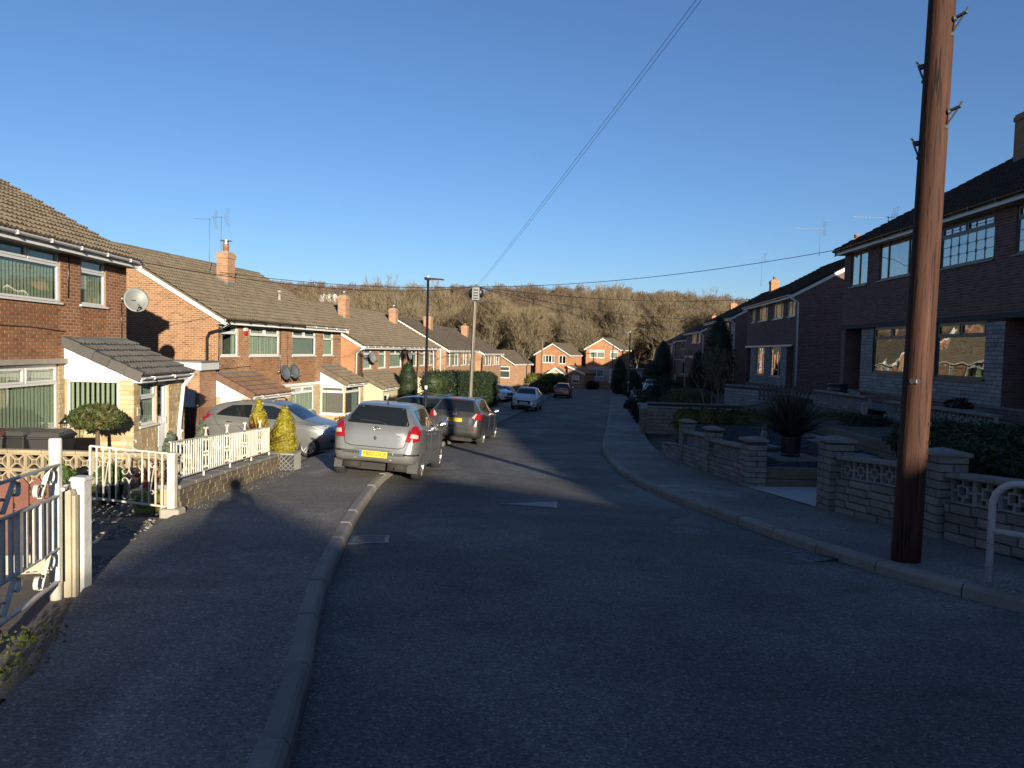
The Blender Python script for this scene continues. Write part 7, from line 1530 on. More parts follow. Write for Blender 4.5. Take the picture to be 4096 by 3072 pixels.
sleeper_wall('sleeper edging along the stepping stones', (7.85, 19.2), (7.75, 10.6), -.55, -.08, 2); sleeper_wall('sleeper edging below the yellow-green hedge', (4.75, 19.15), (8.0, 19.15), -.62, -.28, 1)
sheet('slate_bed', [(4.6, 13.2), (7.78, 13.2), (7.84, 19.1), (4.62, 19.1)], -.01, M['soil'], zf=SZ)
stones('slate_chippings', 'dark blue slate chippings covering the bed around the big spiky plant', [(4.62, 13.22), (7.76, 13.22), (7.8, 19.1), (4.62, 19.1)], 9000, .075, M['slate'], .0, 8, SZ, 'slate')
def slab(label, x, y, s, rz, grp='stone slabs in the slate bed'):
    t = thing('paving_slab', label, 'slab', (x, y, SZ(x, y) + .01), rz, grp); mb = MB(); mb.box(-s/2, s/2, -s/2, s/2, -.03, .035); bevel(mb.build('stone', M['slab'], t), .008, 1); return t
slab('large square slab under the black pot', 5.72, 14.45, .95, .1); slab('slab under the small stone figure', 5.62, 15.7, .6, .2); slab('slab at the front edge of the slate by the near pier', 6.35, 13.55, .5, .1)
for k in range(5): slab('stepping stone in the row along the sleepers, number %d from the hedge' % (k+1), 7.35 - .02*k, 17.6 - .95*k, .55, .05*k)
t = thing('spiky_plant', 'large dark spiky plant in a black octagonal pot on the slate bed', 'plant', (5.72, 14.45, SZ(5.7, 14.4) + .05)); mb = MB(); mb.lathe([(.19,0),(.21,.03),(.19,.06),(.20,.34),(.22,.36),(.22,.40),(.18,.40)], 8); mb.build('pot', M['black'], t); blades('leaves', 420, 1.12, .045, M['lf_phorm'], t, (0,0,.36), 1.08, .55, 12, .12, 6, .35)
t = thing('stone_figure', 'small weathered stone figure standing on a slab', 'statue', (5.62, 15.7, SZ(5.6, 15.7) + .045)); mb = MB(); mb.lathe([(.085,0),(.09,.03),(.06,.06),(.075,.14),(.085,.24),(.06,.31),(.035,.33)], 12); mb.build('body', M['concrete'], t, True); mb = MB(); mb.sphere((0,0,.39), (.055,.06,.07), 10, 8); mb.build('head', M['concrete'], t, True)
hedge_line('hedge', 'low yellow-green clipped hedge behind the slate bed', [(4.95, 19.75), (9.7, 19.75)], .78, .75, 'privet', 20000, .034, 21, zb=-.55)
# raised bed, terrace in front of the nearest house
zT = .02
sheet('terrace', [(7.9, 9.0), (10.6, 9.0), (10.6, 26.5), (7.9, 19.2)], 0, M['soil'], zf=lambda x, y: -.14 + .06*(x-7.9))
sheet('terrace_paving', [(10.4, 8.0), (12.6, 8.0), (12.9, 28.5), (10.4, 28.5)], 0, M['slab'], zf=lambda x, y: .16)
def low_screen(label, x, y0, y1, z0, rows_h, n):
    t = screen_panel(label, (x, y0), (x, y1), rows_h, n, z0, z0); return t
low_screen('low pierced terrace wall under the left stone-framed window', 10.4, 24.2, 20.6, -.05, .58, 12); low_screen('low pierced terrace wall under the right stone-framed window', 10.4, 19.6, 15.2, -.05, .54, 14)
bush('juniper', 'wide spreading juniper behind the pierced wall at the right edge', 'juniper', (7.3, 10.2, -.2), [(0,0,.45,1.2,1.5,.42), (.6,-1.0,.42,.9,1.1,.4), (-.5,1.0,.5,.7,.8,.35), (-.9,-.6,.35,.6,.9,.35)], 26000, .03, 'juniper', 0, seed=22, aspect=4.5, inward=.45, align=.2, kcore=.7)
for x, y, s, h, lb, lf in ((8.9, 15.4, .8, .5, 'grey-green low shrubs on the raised bed by the terrace', 'grey'), (9.2, 18.2, .8, .55, 'dark shrub on the raised bed near the concrete post', 'dark'), (8.6, 12.8, .8, .45, 'trailing dark shrub at the back of the raised bed', 'juniper'), (5.0, 19.0, .5, .6, 'low round dark bush at the end of the pierced wall', 'dark'), (5.15, 20.6, .55, .62, 'dark evergreen bush spilling over the low wall', 'dark')):
    bush('shrub', lb, 'shrub', (x, y, land(x, y) - .15), [(0,0,h*.5,s,s,h*.6), (s*.5,.3,h*.4,s*.6,s*.6,h*.5)], 4200, .035, lf, 0, seed=int(x*10+y), inward=.4, aspect=2.0)
post('concrete_post', 'short concrete fence post at the end of the privet hedge', (9.75, 19.6, -.4), .75, .06, M['concrete'], True)
t = thing('glazed_pot', 'blue-black glazed pot by the recessed entrance of the nearest right house', 'pot', (11.55, 25.2, .17)); pot(t, [(.18,0),(.30,.18),(.34,.36),(.30,.46),(.33,.50),(.33,.53)], mat_plain('blue_glaze', (.02,.04,.055), .25)); MB().tube([(0,0,.5),(.03,0,1.1),(-.02,.02,1.6)], [.015,.012,.008], 5).build('stem', M['stem'], t)
t = thing('door_step', 'pale concrete step at the recessed entrance', 'step', (11.9, 25.3, .16)); mb = MB(); mb.box(-.3, .3, -.55, .55, 0, .16); mb.box(-.05, .3, -.5, .5, .16, .3); bevel(mb.build('tread', M['pad'], t), .01)
# blue pot on wall, dark leaf in trough
t = thing('trough', 'stone trough with dark red leaves under the bay window at right', 'planter', (10.9, 17.3, .17)); mb = MB(); mb.hexa([(-.2,-.5,0),(.2,-.5,0),(.2,.5,0),(-.2,.5,0)], [(-.26,-.56,.3),(.26,-.56,.3),(.26,.56,.3),(-.26,.56,.3)]); bevel(mb.build('basin', M['stone_g'], t), .02); leaf_cloud('foliage', [(0,0,.36,.2,.45,.14)], 220, .10, M['lf_brown'], t, 2.0, .6, .2, 24)
# picket strip, walls and shrubs further down
t = thing('picket_fence', 'short weathered picket fence beside the hedge', 'fence', (11.2, 27.6, -.1)); M['grey_wood'] = mat_plain('grey_timber', (.16,.14,.12), .9, var=.25)
for k in range(16): mb = MB(); mb.box(-1.6 + k*.16, -1.6 + k*.16 + .09, -.01, .012, 0, .62 + random.uniform(-.02,.02)); mb.build('picket', M['grey_wood'], t)
mb = MB(); mb.box(-1.6, .9, .014, .04, .15, .2); mb.box(-1.6, .9, .014, .04, .45, .5); mb.build('cross_rail', M['grey_wood'], t)
def block_wall(label, A, B, z0, h, name='garden_wall', block='block_y', n_ind=60, sl=0.0, bl=.45, bh=.15):
    A, B = Vector(A), Vector(B); d = B-A; t = thing(name, label, 'wall', (A.x, A.y, z0), math.atan2(d.y, d.x)); L = d.length; p = Plane((0,-.11,0), (1,0,0), (0,-1,0)); b_ = Plane((L,.11,0), (-1,0,0), (0,1,0))
    mb = MB(); mb.box(0, L, -.11, .11, -.4, h); c_ = mb.build('wall_core', M['stone_gm'], t); xf = lay_bricks(p, 0, L, 0, [(0,h),(L,h)], [], bl=bl, bh=bh, proud=.014) + lay_bricks(b_, 0, L, 0, [(0,h),(L,h)], [], bl=bl, bh=bh, proud=.014)
    for e, sg in ((0, -1), (L, 1)): pe = Plane((e, .11 if sg < 0 else -.11, 0), (0, sg, 0), (sg, 0, 0)); xf += lay_bricks(pe, 0, .22, 0, [(0,h),(.22,h)], [], bl=.22, bh=bh, proud=.014)
    pieces('block', BRICK_U, xf, M[block], c_, n_ind, 'block_field'); m = max(1, round(L/.6))
    for k in range(m): mb = MB(); mb.box(L*k/m+.003, L*(k+1)/m-.003, -.14, .14, h, h+.055); bevel(mb.build('coping', M['coping'] if block != 'block_y' else M['slab'], t), .01, 1)
    return t
p = ground_hit(2400 + 430/2.458, 1400 + 815/2.458, .12)
block_wall('yellowish block wall end-on to the pavement beyond the hedge', (p.x + .1, p.y), (p.x + 6.0, p.y - .6), zR(p.y) - .02, 1.05, n_ind=80); block_wall('short yellowish block return wall along the pavement', (p.x + .02, p.y + .15), (BR(p.y+3.2) + .12, p.y + 3.2), zR(p.y+1.5) - .05, 1.05, n_ind=40)
block_wall('second yellowish terrace wall carrying the blue grass pot', (BR(32.5) + .2, 32.4), (12.4, 31.6), zR(32.4) + .1, 1.0, n_ind=60)
t = thing('grass_pot', 'blue-grey grass in a dark pot between the terrace walls', 'plant', (7.35, 30.4, zR(30.4) + .55)); pot(t, [(.2,-.3),(.27,.05),(.29,.1)], M['black']); blades('leaves', 130, .5, .014, M['lf_blue'], t, (0,0,.08), 1.0, .3, 5, .1)
block_wall('grey stone retaining wall below the second right-hand house', (10.15, 33.6), (11.35, 30.9), -.95, 1.15, block='stone_g', n_ind=60, bl=.4, bh=.13)
block_wall('timber-topped retaining steps beside the grey stone wall', (11.4, 30.9), (13.6, 30.6), -1.0, .8, block='fence_b', n_ind=20, bl=1.2, bh=.2)
path_wall('garden_wall', 'long rough block wall along the right-hand pavement further down', lambda y: BR(y) + .02, 34.0, 62.0, .75, .7, .22, 'wallst_g', 'coping', side=-1, zb=lambda y: zR(y) - .02, n_ind=80, dy=.45, bh=.15)
path_wall('garden_wall', 'far garden wall along the right-hand pavement', lambda y: BR(y) + .02, 66.0, 96.0, .7, .7, .22, 'wallst_g', 'coping', side=-1, zb=lambda y: zR(y) - .02, n_ind=0, dy=.45, bh=.15)
R8 = lambda us, Y: at_y(us, 1500, Y).x
SH = [(2620, 36, 1.0, 1.1, 'dark', 'dark shrub mass at the near end of the long right-hand wall'), (2680, 38, 1.1, 1.2, 'brown', 'purple-brown twiggy shrub in the right-hand border'), (2745, 37, 1.2, 1.5, 'olive', 'large mottled evergreen shrub in the right-hand border'), (2600, 42, 1.1, 1.2, 'dark', 'dark leaning shrub behind the border wall'), (2655, 47, 1.3, 2.1, 'dark', 'rounded dark shrub above the border'), (2800, 40, .7, 1.0, 'grey', 'grey-leaved shrub beside the bare tree'), (2560, 50, 1.0, 1.0, 'dark', 'small dark shrub near the far garden gate')]
for us, Y, r, h, lf, lb in SH: x = R8(us, Y); bush('shrub', lb, 'shrub', (x, Y, land(x, Y) - .1), [(0,0,h*.5,r,r,h*.55), (r*.6,.3,h*.45,r*.7,r*.7,h*.45), (-r*.5,-.4,h*.4,r*.6,r*.6,h*.4)], 4500, .07, lf, 0, seed=us, inward=.4, aspect=1.8)
for us, Y, r, h, lb in ((2872, 44, 1.05, 4.7, 'tall round-topped conifer before the third right-hand house'), (2792, 50, .62, 3.0, 'narrow dark conifer beside the brown fence'), (2612, 80, 1.5, 3.4, 'egg-shaped conifer near the far white gate'), (2532, 84, 1.3, 3.2, 'round-topped conifer next to the far lamp post'), (2478, 90, 1.1, 4.6, 'dark pointed conifer left of the far lamp post'), (2650, 100, 1.6, 6.0, 'tall dark conifer against the last right-hand house')):
    x = R8(us, Y); z = land(x, Y); bush('conifer', lb, 'conifer', (x, Y, z - .1), [(0,0,h*.2,r*.9,r*.9,h*.22), (0,0,h*.45,r,r,h*.3), (0,0,h*.7,r*.75,r*.75,h*.25), (0,0,h*.87,r*.4,r*.4,h*.15)], 7000, .07, 'dark' if 'dark' in lb else 'hedge', 0, seed=us+1, up=.6, inward=.2, align=.6, kcore=.88)
lm, tv, tf = bare_tree(77, 4.2, 3, .5, 4, 3, .06, .012)
x = R8(2850, 35.5); t = thing('bare_shrub', 'pale bare multi-stemmed shrub in front of the tall conifer', 'shrub', (x, 35.5, land(x, 35.5) - .1)); lm.build('trunk', M['bark'], t, True); mesh_obj('crown', tv, tf, M['twig'], t)
t = thing('board_fence', 'orange-brown board fence below the fourth right-hand house', 'fence', (R8(2700, 56), 56, land(R8(2700, 56), 56) - .1)); W_ = R8(2770, 56) - R8(2692, 56)
for k in range(14): mb = MB(); mb.box(W_*k/14, W_*(k+1)/14 - .01, 0, .02, 0, 1.75); mb.build('board', M['fence_b'], t)
for k in range(3): mb = MB(); mb.box(W_*k/2 - .05, W_*k/2 + .05, -.06, .0, 0, 1.85); mb.build('concrete_post', M['conc_c'], t)
# far gate, garages
x = R8(2545, 72); t = thing('garden_gate', 'far brown gate with a white ornament on the right pavement', 'gate', (x, 72, G(72) + .1)); 
for k in range(9): mb = MB(); mb.box(k*.3, k*.3 + .12, 0, .04, .1, 1.1); mb.build('bar', M['grey_wood'], t)
mb = MB(); mb.box(-.1, 2.8, .04, .08, .25, .35); mb.box(-.1, 2.8, .04, .08, .9, 1.0); mb.build('rail', M['grey_wood'], t); mb = MB(); mb.box(-.22, -.08, -.05, .1, 0, 1.3); mb.box(2.78, 2.92, -.05, .1, 0, 1.3); mb.build('post', M['grey_wood'], t); mb = MB(); mb.box(.7, 1.5, -.03, -.005, .95, 1.25); mb.build('ornament', M['upvc'], t)
x = R8(2528, 108); t = thing('garage', 'flat grey garages beyond the conifers at the far right', 'garage', (x, 110, -3.6)); mb = MB(); mb.box(0, 8.5, 0, 5, 0, 2.6); mb.build('wall', M['concrete'], t); mb = MB(); mb.box(.5, 3.2, -.04, 0, 0, 2.1); mb.build('door', M['net'], t); mb = MB(); mb.box(-.2, 8.7, -.2, 5.2, 2.6, 2.75); mb.build('roof', M['lead'], t)
x = R8(2560, 76); car('hatchback_car', 'white car tucked in behind the far right conifers', dict(DS, pairs=[], patches=HATCH['patches'], plate=('F', .5, '', 'w')), M['white_p'], (x + 1.6, 78, land(x+1.6, 78) + .1), R_(-100), 0, 0)
# guard rail
t = thing('guard_rail', 'white tubular guard rail at the right edge by the kerb', 'railing', (4.13, 6.02, zR(6.0))); d = (Vector((5.05, 4.2, 0)) - Vector((4.13, 6.02, 0))); L = d.length; u = d/L; hz = G(4.2) - G(6.02)
q = lambda s, z: (u.x*s, u.y*s, z + hz*s/L); R_b = .2; pts = [q(0, -.1), q(0, .68)] + [q(R_b*(1-math.cos(a)), .68 + R_b*math.sin(a)) for a in np.linspace(.2, math.pi/2, 6)] + [q(L - R_b, .88)] + [q(L - R_b*(1-math.cos(a)), .68 + R_b*math.sin(a)) for a in np.linspace(math.pi/2, .2, 6)] + [q(L, .68), q(L, -.1)]
M['rail_w'] = mat_pieces('chipped_white_paint', [(.62,.63,.66)]*2, .4, grain=30, bmp=.2, stain=.5, sscale=9, stain_col=(.22,.12,.07), spec=.4); mb = MB(); mb.tube(pts, .029, 14); mb.build('hoop', M['rail_w'], t, True); mb = MB(); mb.tube([q(0, .46), q(L, .46)], .025, 14); mb.build('cross_bar', M['rail_w'], t, True)
stones('leaf_debris', 'dead leaves and grit at the foot of the guard rail', [(3.95, 5.6), (4.9, 5.2), (5.1, 5.9), (4.1, 6.3)], 420, .035, M['gravel'], .02, 33, lambda x, y: zR(y), 'debris')
stones('grit', 'loose grit along the foot of the low wall', [(BL(9)+.02, 9.0), (BL(9)+.3, 9.0), (BL(14.8)+.35, 14.8), (BL(14.8)+.02, 14.8)], 420, .02, M['gravel'], 0, 34, lambda x, y: zP(y), 'grit')
# ---------------------------------------------------------------- gullies and cover in the road
M['cast'] = mat_plain('cast_iron', (.05,.05,.055), .45, .6, var=.3, nscale=20); M['galv'] = mat_plain('worn_steel_cover', (.17,.17,.18), .55, .3, var=.35, nscale=40, bmp=.5, bscale=120)
def gully(label, x, y, w, l, rz):
    t = thing('gully_grate', label, 'drain', (x, y, G(y) - .010), rz, 'gully grates in the road'); s_ = math.atan((G(y+.5) - G(y-.5))); t.rotation_euler = (s_, 0, rz); mb = MB()
    for x0, x1, y0, y1 in ((-w/2,w/2,-l/2,-l/2+.04), (-w/2,w/2,l/2-.04,l/2), (-w/2,-w/2+.045,-l/2+.04,l/2-.04), (w/2-.045,w/2,-l/2+.04,l/2-.04)): mb.box(x0, x1, y0, y1, -.02, .016)
    mb.build('frame', M['cast'], t); mb = MB(); mb.box(-w/2+.04, w/2-.04, -l/2+.03, l/2-.03, -.02, -.004); mb.build('pit', M['ink'], t); n = 8
    for k in range(n): yy = -l/2 + .05 + (l-.1)*(k+.5)/n; mb = MB(); mb.box(-w/2+.045, w/2-.045, yy-.011, yy+.011, -.01, .013); mb.build('slot_bar', M['galv'], t)
gully('square gully grate against the left kerb', -1.55, 7.85, .44, .44, R_(8)); gully('square gully grate against the right kerb', 3.22, 7.55, .40, .46, R_(25))
t = thing('access_cover', 'pale triangular steel cover set in the road', 'cover', (.36, 10.6, G(10.6) + .042)); t.rotation_euler = (math.atan(-.068), 0, R_(4)); tri = [(-.52,.03), (.32,-.32), (.42,.34)]; mb = MB(); mb.prism([(x, y, -.03) for x, y in tri], (0,0,.033)); mb.build('frame', M['cast'], t); c0 = Vector((.07,.02)); mb = MB(); mb.prism([(c0.x+(x-c0.x)*.9, c0.y+(y-c0.y)*.9, -.02) for x, y in tri], (0,0,.027)); mb.build('plate', M['galv'], t)
# ---------------------------------------------------------------- poles, lamps, wires
def mat_pole(name, cols):
    m = bpy.data.materials.new(name); ns, ls, bs = nodes(m); v = coord(ns, ls, 'Object', (14, 14, .7)); v2 = coord(ns, ls, 'Object', (40, 40, 1.6)); f = noise(ns, ls, v, 1.0, 6, .65); g = noise(ns, ls, v2, 1.0, 5, .7)
    c = ramp(ns, ls, f, [(.28, cols[0]), (.5, cols[1]), (.72, cols[2])]); c = mixc(ns, ls, ramp(ns, ls, g, [(.38, (1,1,1)), (.46, (0,0,0))]), c, scl(cols[0], .3)); ls.new(c, bs.inputs['Base Color']); bs.inputs['Roughness'].default_value = .8; bs.inputs['Specular IOR Level'].default_value = .25; bump(ns, ls, bs, mixc(ns, ls, .5, f, g), .9, .012); return m
M['pole'] = mat_pole('creosoted_pole', [(.022,.008,.005), (.045,.018,.011), (.08,.036,.021)]); M['pole_p'] = mat_pole('weathered_pole', [(.07,.055,.04), (.12,.095,.07), (.17,.14,.10)])
bx, by, bz = 3.945, 6.96, zR(6.9)
t = thing('telegraph_pole', 'thick brown timber telegraph pole with step irons at the right kerb', 'pole', (bx, by, bz)); PH = 9.0; lean = (.012, 0.0)
mb = MB(); mb.tube([(lean[0]*z, 0, z) for z in np.linspace(-.4, PH, 14)], [.134 - .0032*max(z, 0) for z in np.linspace(-.4, PH, 14)], 32); mb.build('shaft', M['pole'], t, True)
M['iron_d'] = mat_plain('dark_galvanised_iron', (.11,.115,.12), .5, .3)
def step_iron(z, a, L=.16):
    r = .14 - .0035*z; d = Vector((math.cos(a), math.sin(a), 0)); p0 = Vector((lean[0]*z, 0, z)) + d*(r-.01); mb = MB(); mb.beam(p0, p0 + d*L + Vector((0,0,.02)), .032, .02); mb.tube([p0 + d*(L-.01) + Vector((0,0,.02)), p0 + d*(L+.01) + Vector((0,0,.06))], .01, 6); mb.tube([p0 + d*L*.8, p0 + Vector((0,0,-.13))], .009, 6); mb.sphere(tuple(p0 + Vector((0,0,-.14))), .022, 8, 6); mb.sphere(tuple(p0 + d*.02), .028, 8, 6); mb.build('step_iron', M['iron_d'], t)
for z in (4.32, 5.18, 6.0): step_iron(z, R_(-62), .13)
for z in (4.07, 4.8, 5.6): step_iron(z, R_(150), .06)
mb = MB()
for k in range(2): p = Vector((lean[0]*1.76 - .105 + .04*k, -.10 - .022*k, 1.76)); mb.tube([p, p + Vector((-.6+.2*k,-.9,0)).normalized()*.008], .026, 14)
tg = mb.build('number_disc', M['trim'], t); rb = face_rot(Vector((.9,-.6,0)).normalized(), Vector((-.5,-.86,0)).normalized()); text_obj('disc_lettering', '02', .042, (lean[0]*1.76 - .088, -.118, 1.76), rb, M['plate_w'], tg, .001)
for k, ch_ in enumerate(('8', 'I', '11', '2', 'U')): 
    z = 1.35 - k*.09; text_obj('carved_mark', ch_, .06, (lean[0]*z + .085, -.122, z), face_rot(Vector((.85,.5,0)).normalized(), Vector((.5,-.85,0)).normalized()), M['ink'], t, .001)
TOP_A = Vector((bx + lean[0]*8.7, by, bz + 8.7))
# pole in the middle distance
my = 34.0; mp = at_y(1200*1 + 1880/2.765, 1500, my); mz = G(my) + PV; ztop = at_y(1200 + 1950/2.765, 1050 + 245/2.765, my)
t = thing('telegraph_pole', 'weathered telegraph pole with a dark cable box on top beside the hedge', 'pole', (mp.x, my, mz)); H_ = ztop.z - mz; lx = (ztop.x - mp.x)/H_
mb = MB(); mb.tube([(lx*z, 0, z) for z in np.linspace(-.3, H_, 8)], [.105 - .005*max(z,0) for z in np.linspace(-.3, H_, 8)], 16); mb.build('shaft', M['pole_p'], t, True); mb = MB()
for k in range(10): a = k*.628; mb.sphere((lx*H_ + .26*math.cos(a), .2*math.sin(a), H_ - .42 + .04*math.sin(k*2.3)), (.10,.08,.2), 8, 6)
mb.build('cable_loops', M['black'], t, True); mb = MB(); mb.box(lx*H_-.17, lx*H_+.17, -.30, -.1, H_-.75, H_-.15); bx_ = mb.build('junction_box', M['dish'], t); mb = MB()
for k in range(4): mb.box(lx*H_-.11, lx*H_+.11, -.315, -.3, H_-.70+.13*k, H_-.64+.13*k)
mb.build('box_slot', M['black'], bx_); mb = MB(); mb.tube([(lx*H_-.06, -.10, H_-.7), (.02, -.13, .4)], .02, 6); mb.build('cable_duct', M['steel'], t)
TOP_B = Vector((ztop.x, my, ztop.z - .1))
def lamp_post(label, x, y, zb, h, arm, r=.055, hd=.62, az=0.0):
    t = thing('lamp_post', label, 'lamp post', (x, y, zb), az, 'black street lamps'); mb = MB(); mb.tube([(0,0,-.2),(0,0,1.05),(0,0,1.08),(0,0,h)], [r*1.5, r*1.5, r, r*.8], 14); mb.build('column', M['black'], t, True); s = 1 if arm > 0 else -1
    mb = MB(); mb.hexa([(-.12*s,-.12,h),(hd*s,-.12,h+.015),(hd*s,.12,h+.015),(-.12*s,.12,h)][::s], [(-.14*s,-.10,h+.10),(hd*.95*s,-.10,h+.05),(hd*.95*s,.10,h+.05),(-.14*s,.10,h+.10)][::s]); lh = mb.build('lantern_head', M['black'], t); bevel(lh, .01); mb = MB(); mb.lathe([(.03,0),(.045,.03),(.03,.09),(.0,.1)], 8, (0,0,h+.08)); mb.build('photocell', M['upvc'], lh, True); mb = MB(); mb.box(min(.1*s, hd*.85*s), max(.1*s, hd*.85*s), -.08, .08, h-.012, h-.001); mb.build('light_panel', M['net'], lh)
    mb = MB(); mb.tube([(0,0,1.62),(0,0,1.76)], r*1.04, 14); mb.build('label_band', M['upvc'], t, True); return t
lamp_post('black street lamp on the left beside the bronze crossover', -3.27, 27.0, G(27) + PV, 5.75, 1)
p = ground_hit(1900 + 1692/2.765, 1100 + 1362/2.765, .1); lamp_post('black street lamp on the right pavement at the far border wall', p.x, p.y, p.z, at_y(1900 + 1720/2.765, 1100 + 640/2.765, p.y).z - p.z, -1, .08)
p = ground_hit(1900 + 1511/2.765, 1100 + 1262/2.765, .1); lamp_post('small far black street lamp at the end of the road', p.x, p.y, p.z, at_y(1900 + 1535/2.765, 1100 + 785/2.765, p.y).z - p.z, -1, .08, 1.0)
p = at_y(1900 + 735/2.765, 1500, 96); q_ = at_y(1900 + 745/2.765, 1100 + 700/2.765, 96); t = thing('telegraph_pole', 'slim far telegraph pole in front of the gabled-porch house', 'pole', (p.x, 96, G(96))); mb = MB(); mb.tube([(0,0,-.3), (q_.x-p.x, 0, q_.z - G(96))], [.13,.10], 8); mb.build('shaft', M['pole_p'], t, True); TOP_C = Vector((q_.x, 96, q_.z - .2))
def wire(label, a, b, sag=.3, r=.009):
    a, b = Vector(a), Vector(b); t = thing('overhead_wire', label, 'wire', tuple(a), 0, 'overhead telephone wires'); mb = MB(); n = 20; mb.tube([a.lerp(b, i/n) - a - Vector((0,0,4*sag*(i/n)*(1-i/n))) for i in range(n+1)], r, 4); mb.build('cable', M['black'], t)
hw = lambda h, p: h.matrix_basis @ Vector(p)
wire('upper of the twin wires climbing to the near telegraph pole', TOP_B, TOP_A, .12, .0055); wire('lower of the twin wires climbing to the near telegraph pole', TOP_B + Vector((.06,0,-.03)), TOP_A + Vector((.04,0,-.07)), .12, .0055)
wire('wire from the middle pole to the chimney of the second house', TOP_B, hw(h2, (4.3, 2.7, 7.0)), .25, .012); wire('wire from the middle pole to the nearest left house eaves', TOP_B, hw(h1, (11.6, -.3, 4.8)), .45, .010); wire('wire from the middle pole to the nearest right house eaves', TOP_B, hw(hA, (.3, -.3, 5.5)), .35, .012)
wire('wire from the middle pole to the second right house chimney side', TOP_B, hw(hB2, (8, -.2, 5.1)), .4, .012); wire('wire from the middle pole to the third right house eaves', TOP_B, hw(hB3, (6, -.2, 5.2)), .5, .014); wire('wire from the middle pole to the fourth right house eaves', TOP_B, hw(hB4, (6, -.2, 5.2)), .6, .014); wire('wire from the middle pole down to the third block', TOP_B, hw(h3, (15.5, -.2, 4.7)), .2, .012); wire('wire from the middle pole to the far pole', TOP_B, TOP_C, .8, .014); wire('wire from the middle pole to the fourth left house', TOP_B, hw(h4, (6, -.2, 4.7)), .3, .014)
# ---------------------------------------------------------------- dishes, alarm, aerials
def dish(label, p, n, mat, r=.30, arm=.35, tilt=.25):
    """p: wall point, n: way the dish looks (plan angle)"""
    t = thing('satellite_dish', label, 'satellite dish', p, 0, 'satellite dishes on the house fronts'); N_ = Vector((math.cos(n)*math.cos(tilt), math.sin(n)*math.cos(tilt), math.sin(tilt))); u = N_.cross(Vector((0,0,1))).normalized(); v = u.cross(N_); c = Vector((0,0,0)); mb = MB(); n_, m_ = 24, 5; vs = []
    for sgn, off in ((1, 0), (-1, -.012)):
        for j in range(m_+1):
            q = j/m_
            for k in range(n_): a = 2*math.pi*k/n_; vs.append(c + (u*math.cos(a)*r*.92 + v*math.sin(a)*r)*q + N_*(.09*q*q + off - .09))
    fs = []
    for s in (0, 1):
        b = s*(m_+1)*n_
        for j in range(m_):
            for k in range(n_): f = (b+j*n_+k, b+j*n_+(k+1) % n_, b+(j+1)*n_+(k+1) % n_, b+(j+1)*n_+k); fs.append(f if s == 0 else f[::-1])
    e = m_*n_; b = (m_+1)*n_
    for k in range(n_): fs.append((e+k, e+(k+1) % n_, b+e+(k+1) % n_, b+e+k))
    mesh_obj('reflector', vs, fs, mat, t, True); tip = c + N_*arm - v*r*.75; mb = MB(); mb.tube([c - v*r*.95, tip], .012, 6); mb.build('arm', M['black'], t); mb = MB(); mb.tube([tip - N_*.02, tip - N_*.12 + v*.05], .028, 10); mb.build('receiver', M['dish'], t); return t, c, N_
n1 = Vector((math.cos(R_(a1)), -math.sin(R_(a1)), 0))
def wall_dish(label, h, lp, out, look, mat, r):
    p = hw(h, lp); nn = (h.matrix_basis.to_3x3() @ Vector((0,-1,0))); t, c, N_ = dish(label, tuple(p + nn*out), look, mat, r); mb = MB(); mb.tube([-nn*out*.99, -nn*out*.4 + Vector((0,0,-.02)), -N_*.1], .018, 6); mb.build('bracket', M['black'], t); mb = MB(); q = -nn*(out-.015); mb.sphere(tuple(q), (.05,.05,.08), 8, 6); mb.build('wall_plate', M['black'], t)
wall_dish('pale grey satellite dish on the far corner of the nearest left house', h1, (11.75, 0, 3.80), .38, R_(-52), M['dish'], .33)
wall_dish('left of the two dark dishes on the second house', h2, (4.35, 0, 2.88), .35, R_(-22), M['dish_d'], .32); wall_dish('right of the two dark dishes on the second house', h2, (5.1, 0, 2.90), .35, R_(-22), M['dish_d'], .32)
wall_dish('grey dish beside the first window of the third block', h3, (1.3, 0, 4.3), .35, R_(-25), M['dish'], .36); wall_dish('grey dish under the eaves in the middle of the third block', h3, (8.4, 0, 4.45), .35, R_(-15), M['dish'], .36)
t = thing('alarm_box', 'white and red alarm box between the upper windows of the second house', 'alarm box', tuple(hw(h2, (1.76, -.01, 4.53)))); t.rotation_euler = (0, 0, math.pi/2 - R_(a2)); mb = MB(); mb.hexa([(-.07,-.07,-.16),(.07,-.07,-.16),(.08,0,-.16),(-.08,0,-.16)], [(-.13,-.08,.14),(.13,-.08,.14),(.14,0,.14),(-.14,0,.14)]); bevel(mb.build('case', M['upvc'], t), .02); mb = MB(); mb.hexa([(-.075,-.078,-.165),(.075,-.078,-.165),(.085,0,-.165),(-.085,0,-.165)], [(-.10,-.083,-.02),(.10,-.083,-.02),(.105,0,-.02),(-.105,0,-.02)]); mb.build('red_band', mat_plain('red_plastic', (.5,.02,.02), .4), t); text_obj('logo', 'ADT', .06, (0, -.084, .04), face_rot((1,0,0), (0,-1,0)), M['lamp_r'], t, .001)
p = hw(h2, (4.85, 2.75, 7.9)); aerial('television_aerial', 'tall grid aerial on the chimney of the second house', tuple(p + Vector((-.25, .1, 0))), 1.55, R_(180), 8, .75); aerial('television_aerial', 'long aerial on a bent mast beside the tall chimney', tuple(p + Vector((-.62, -.2, -.6))), 2.0, R_(184), 12, .95)
p = hw(h3, (14.4, 3.0, 8.1)); aerial('television_aerial', 'small aerial on the third block beside the lamp post', tuple(p), .9, R_(170), 8, 1.5)
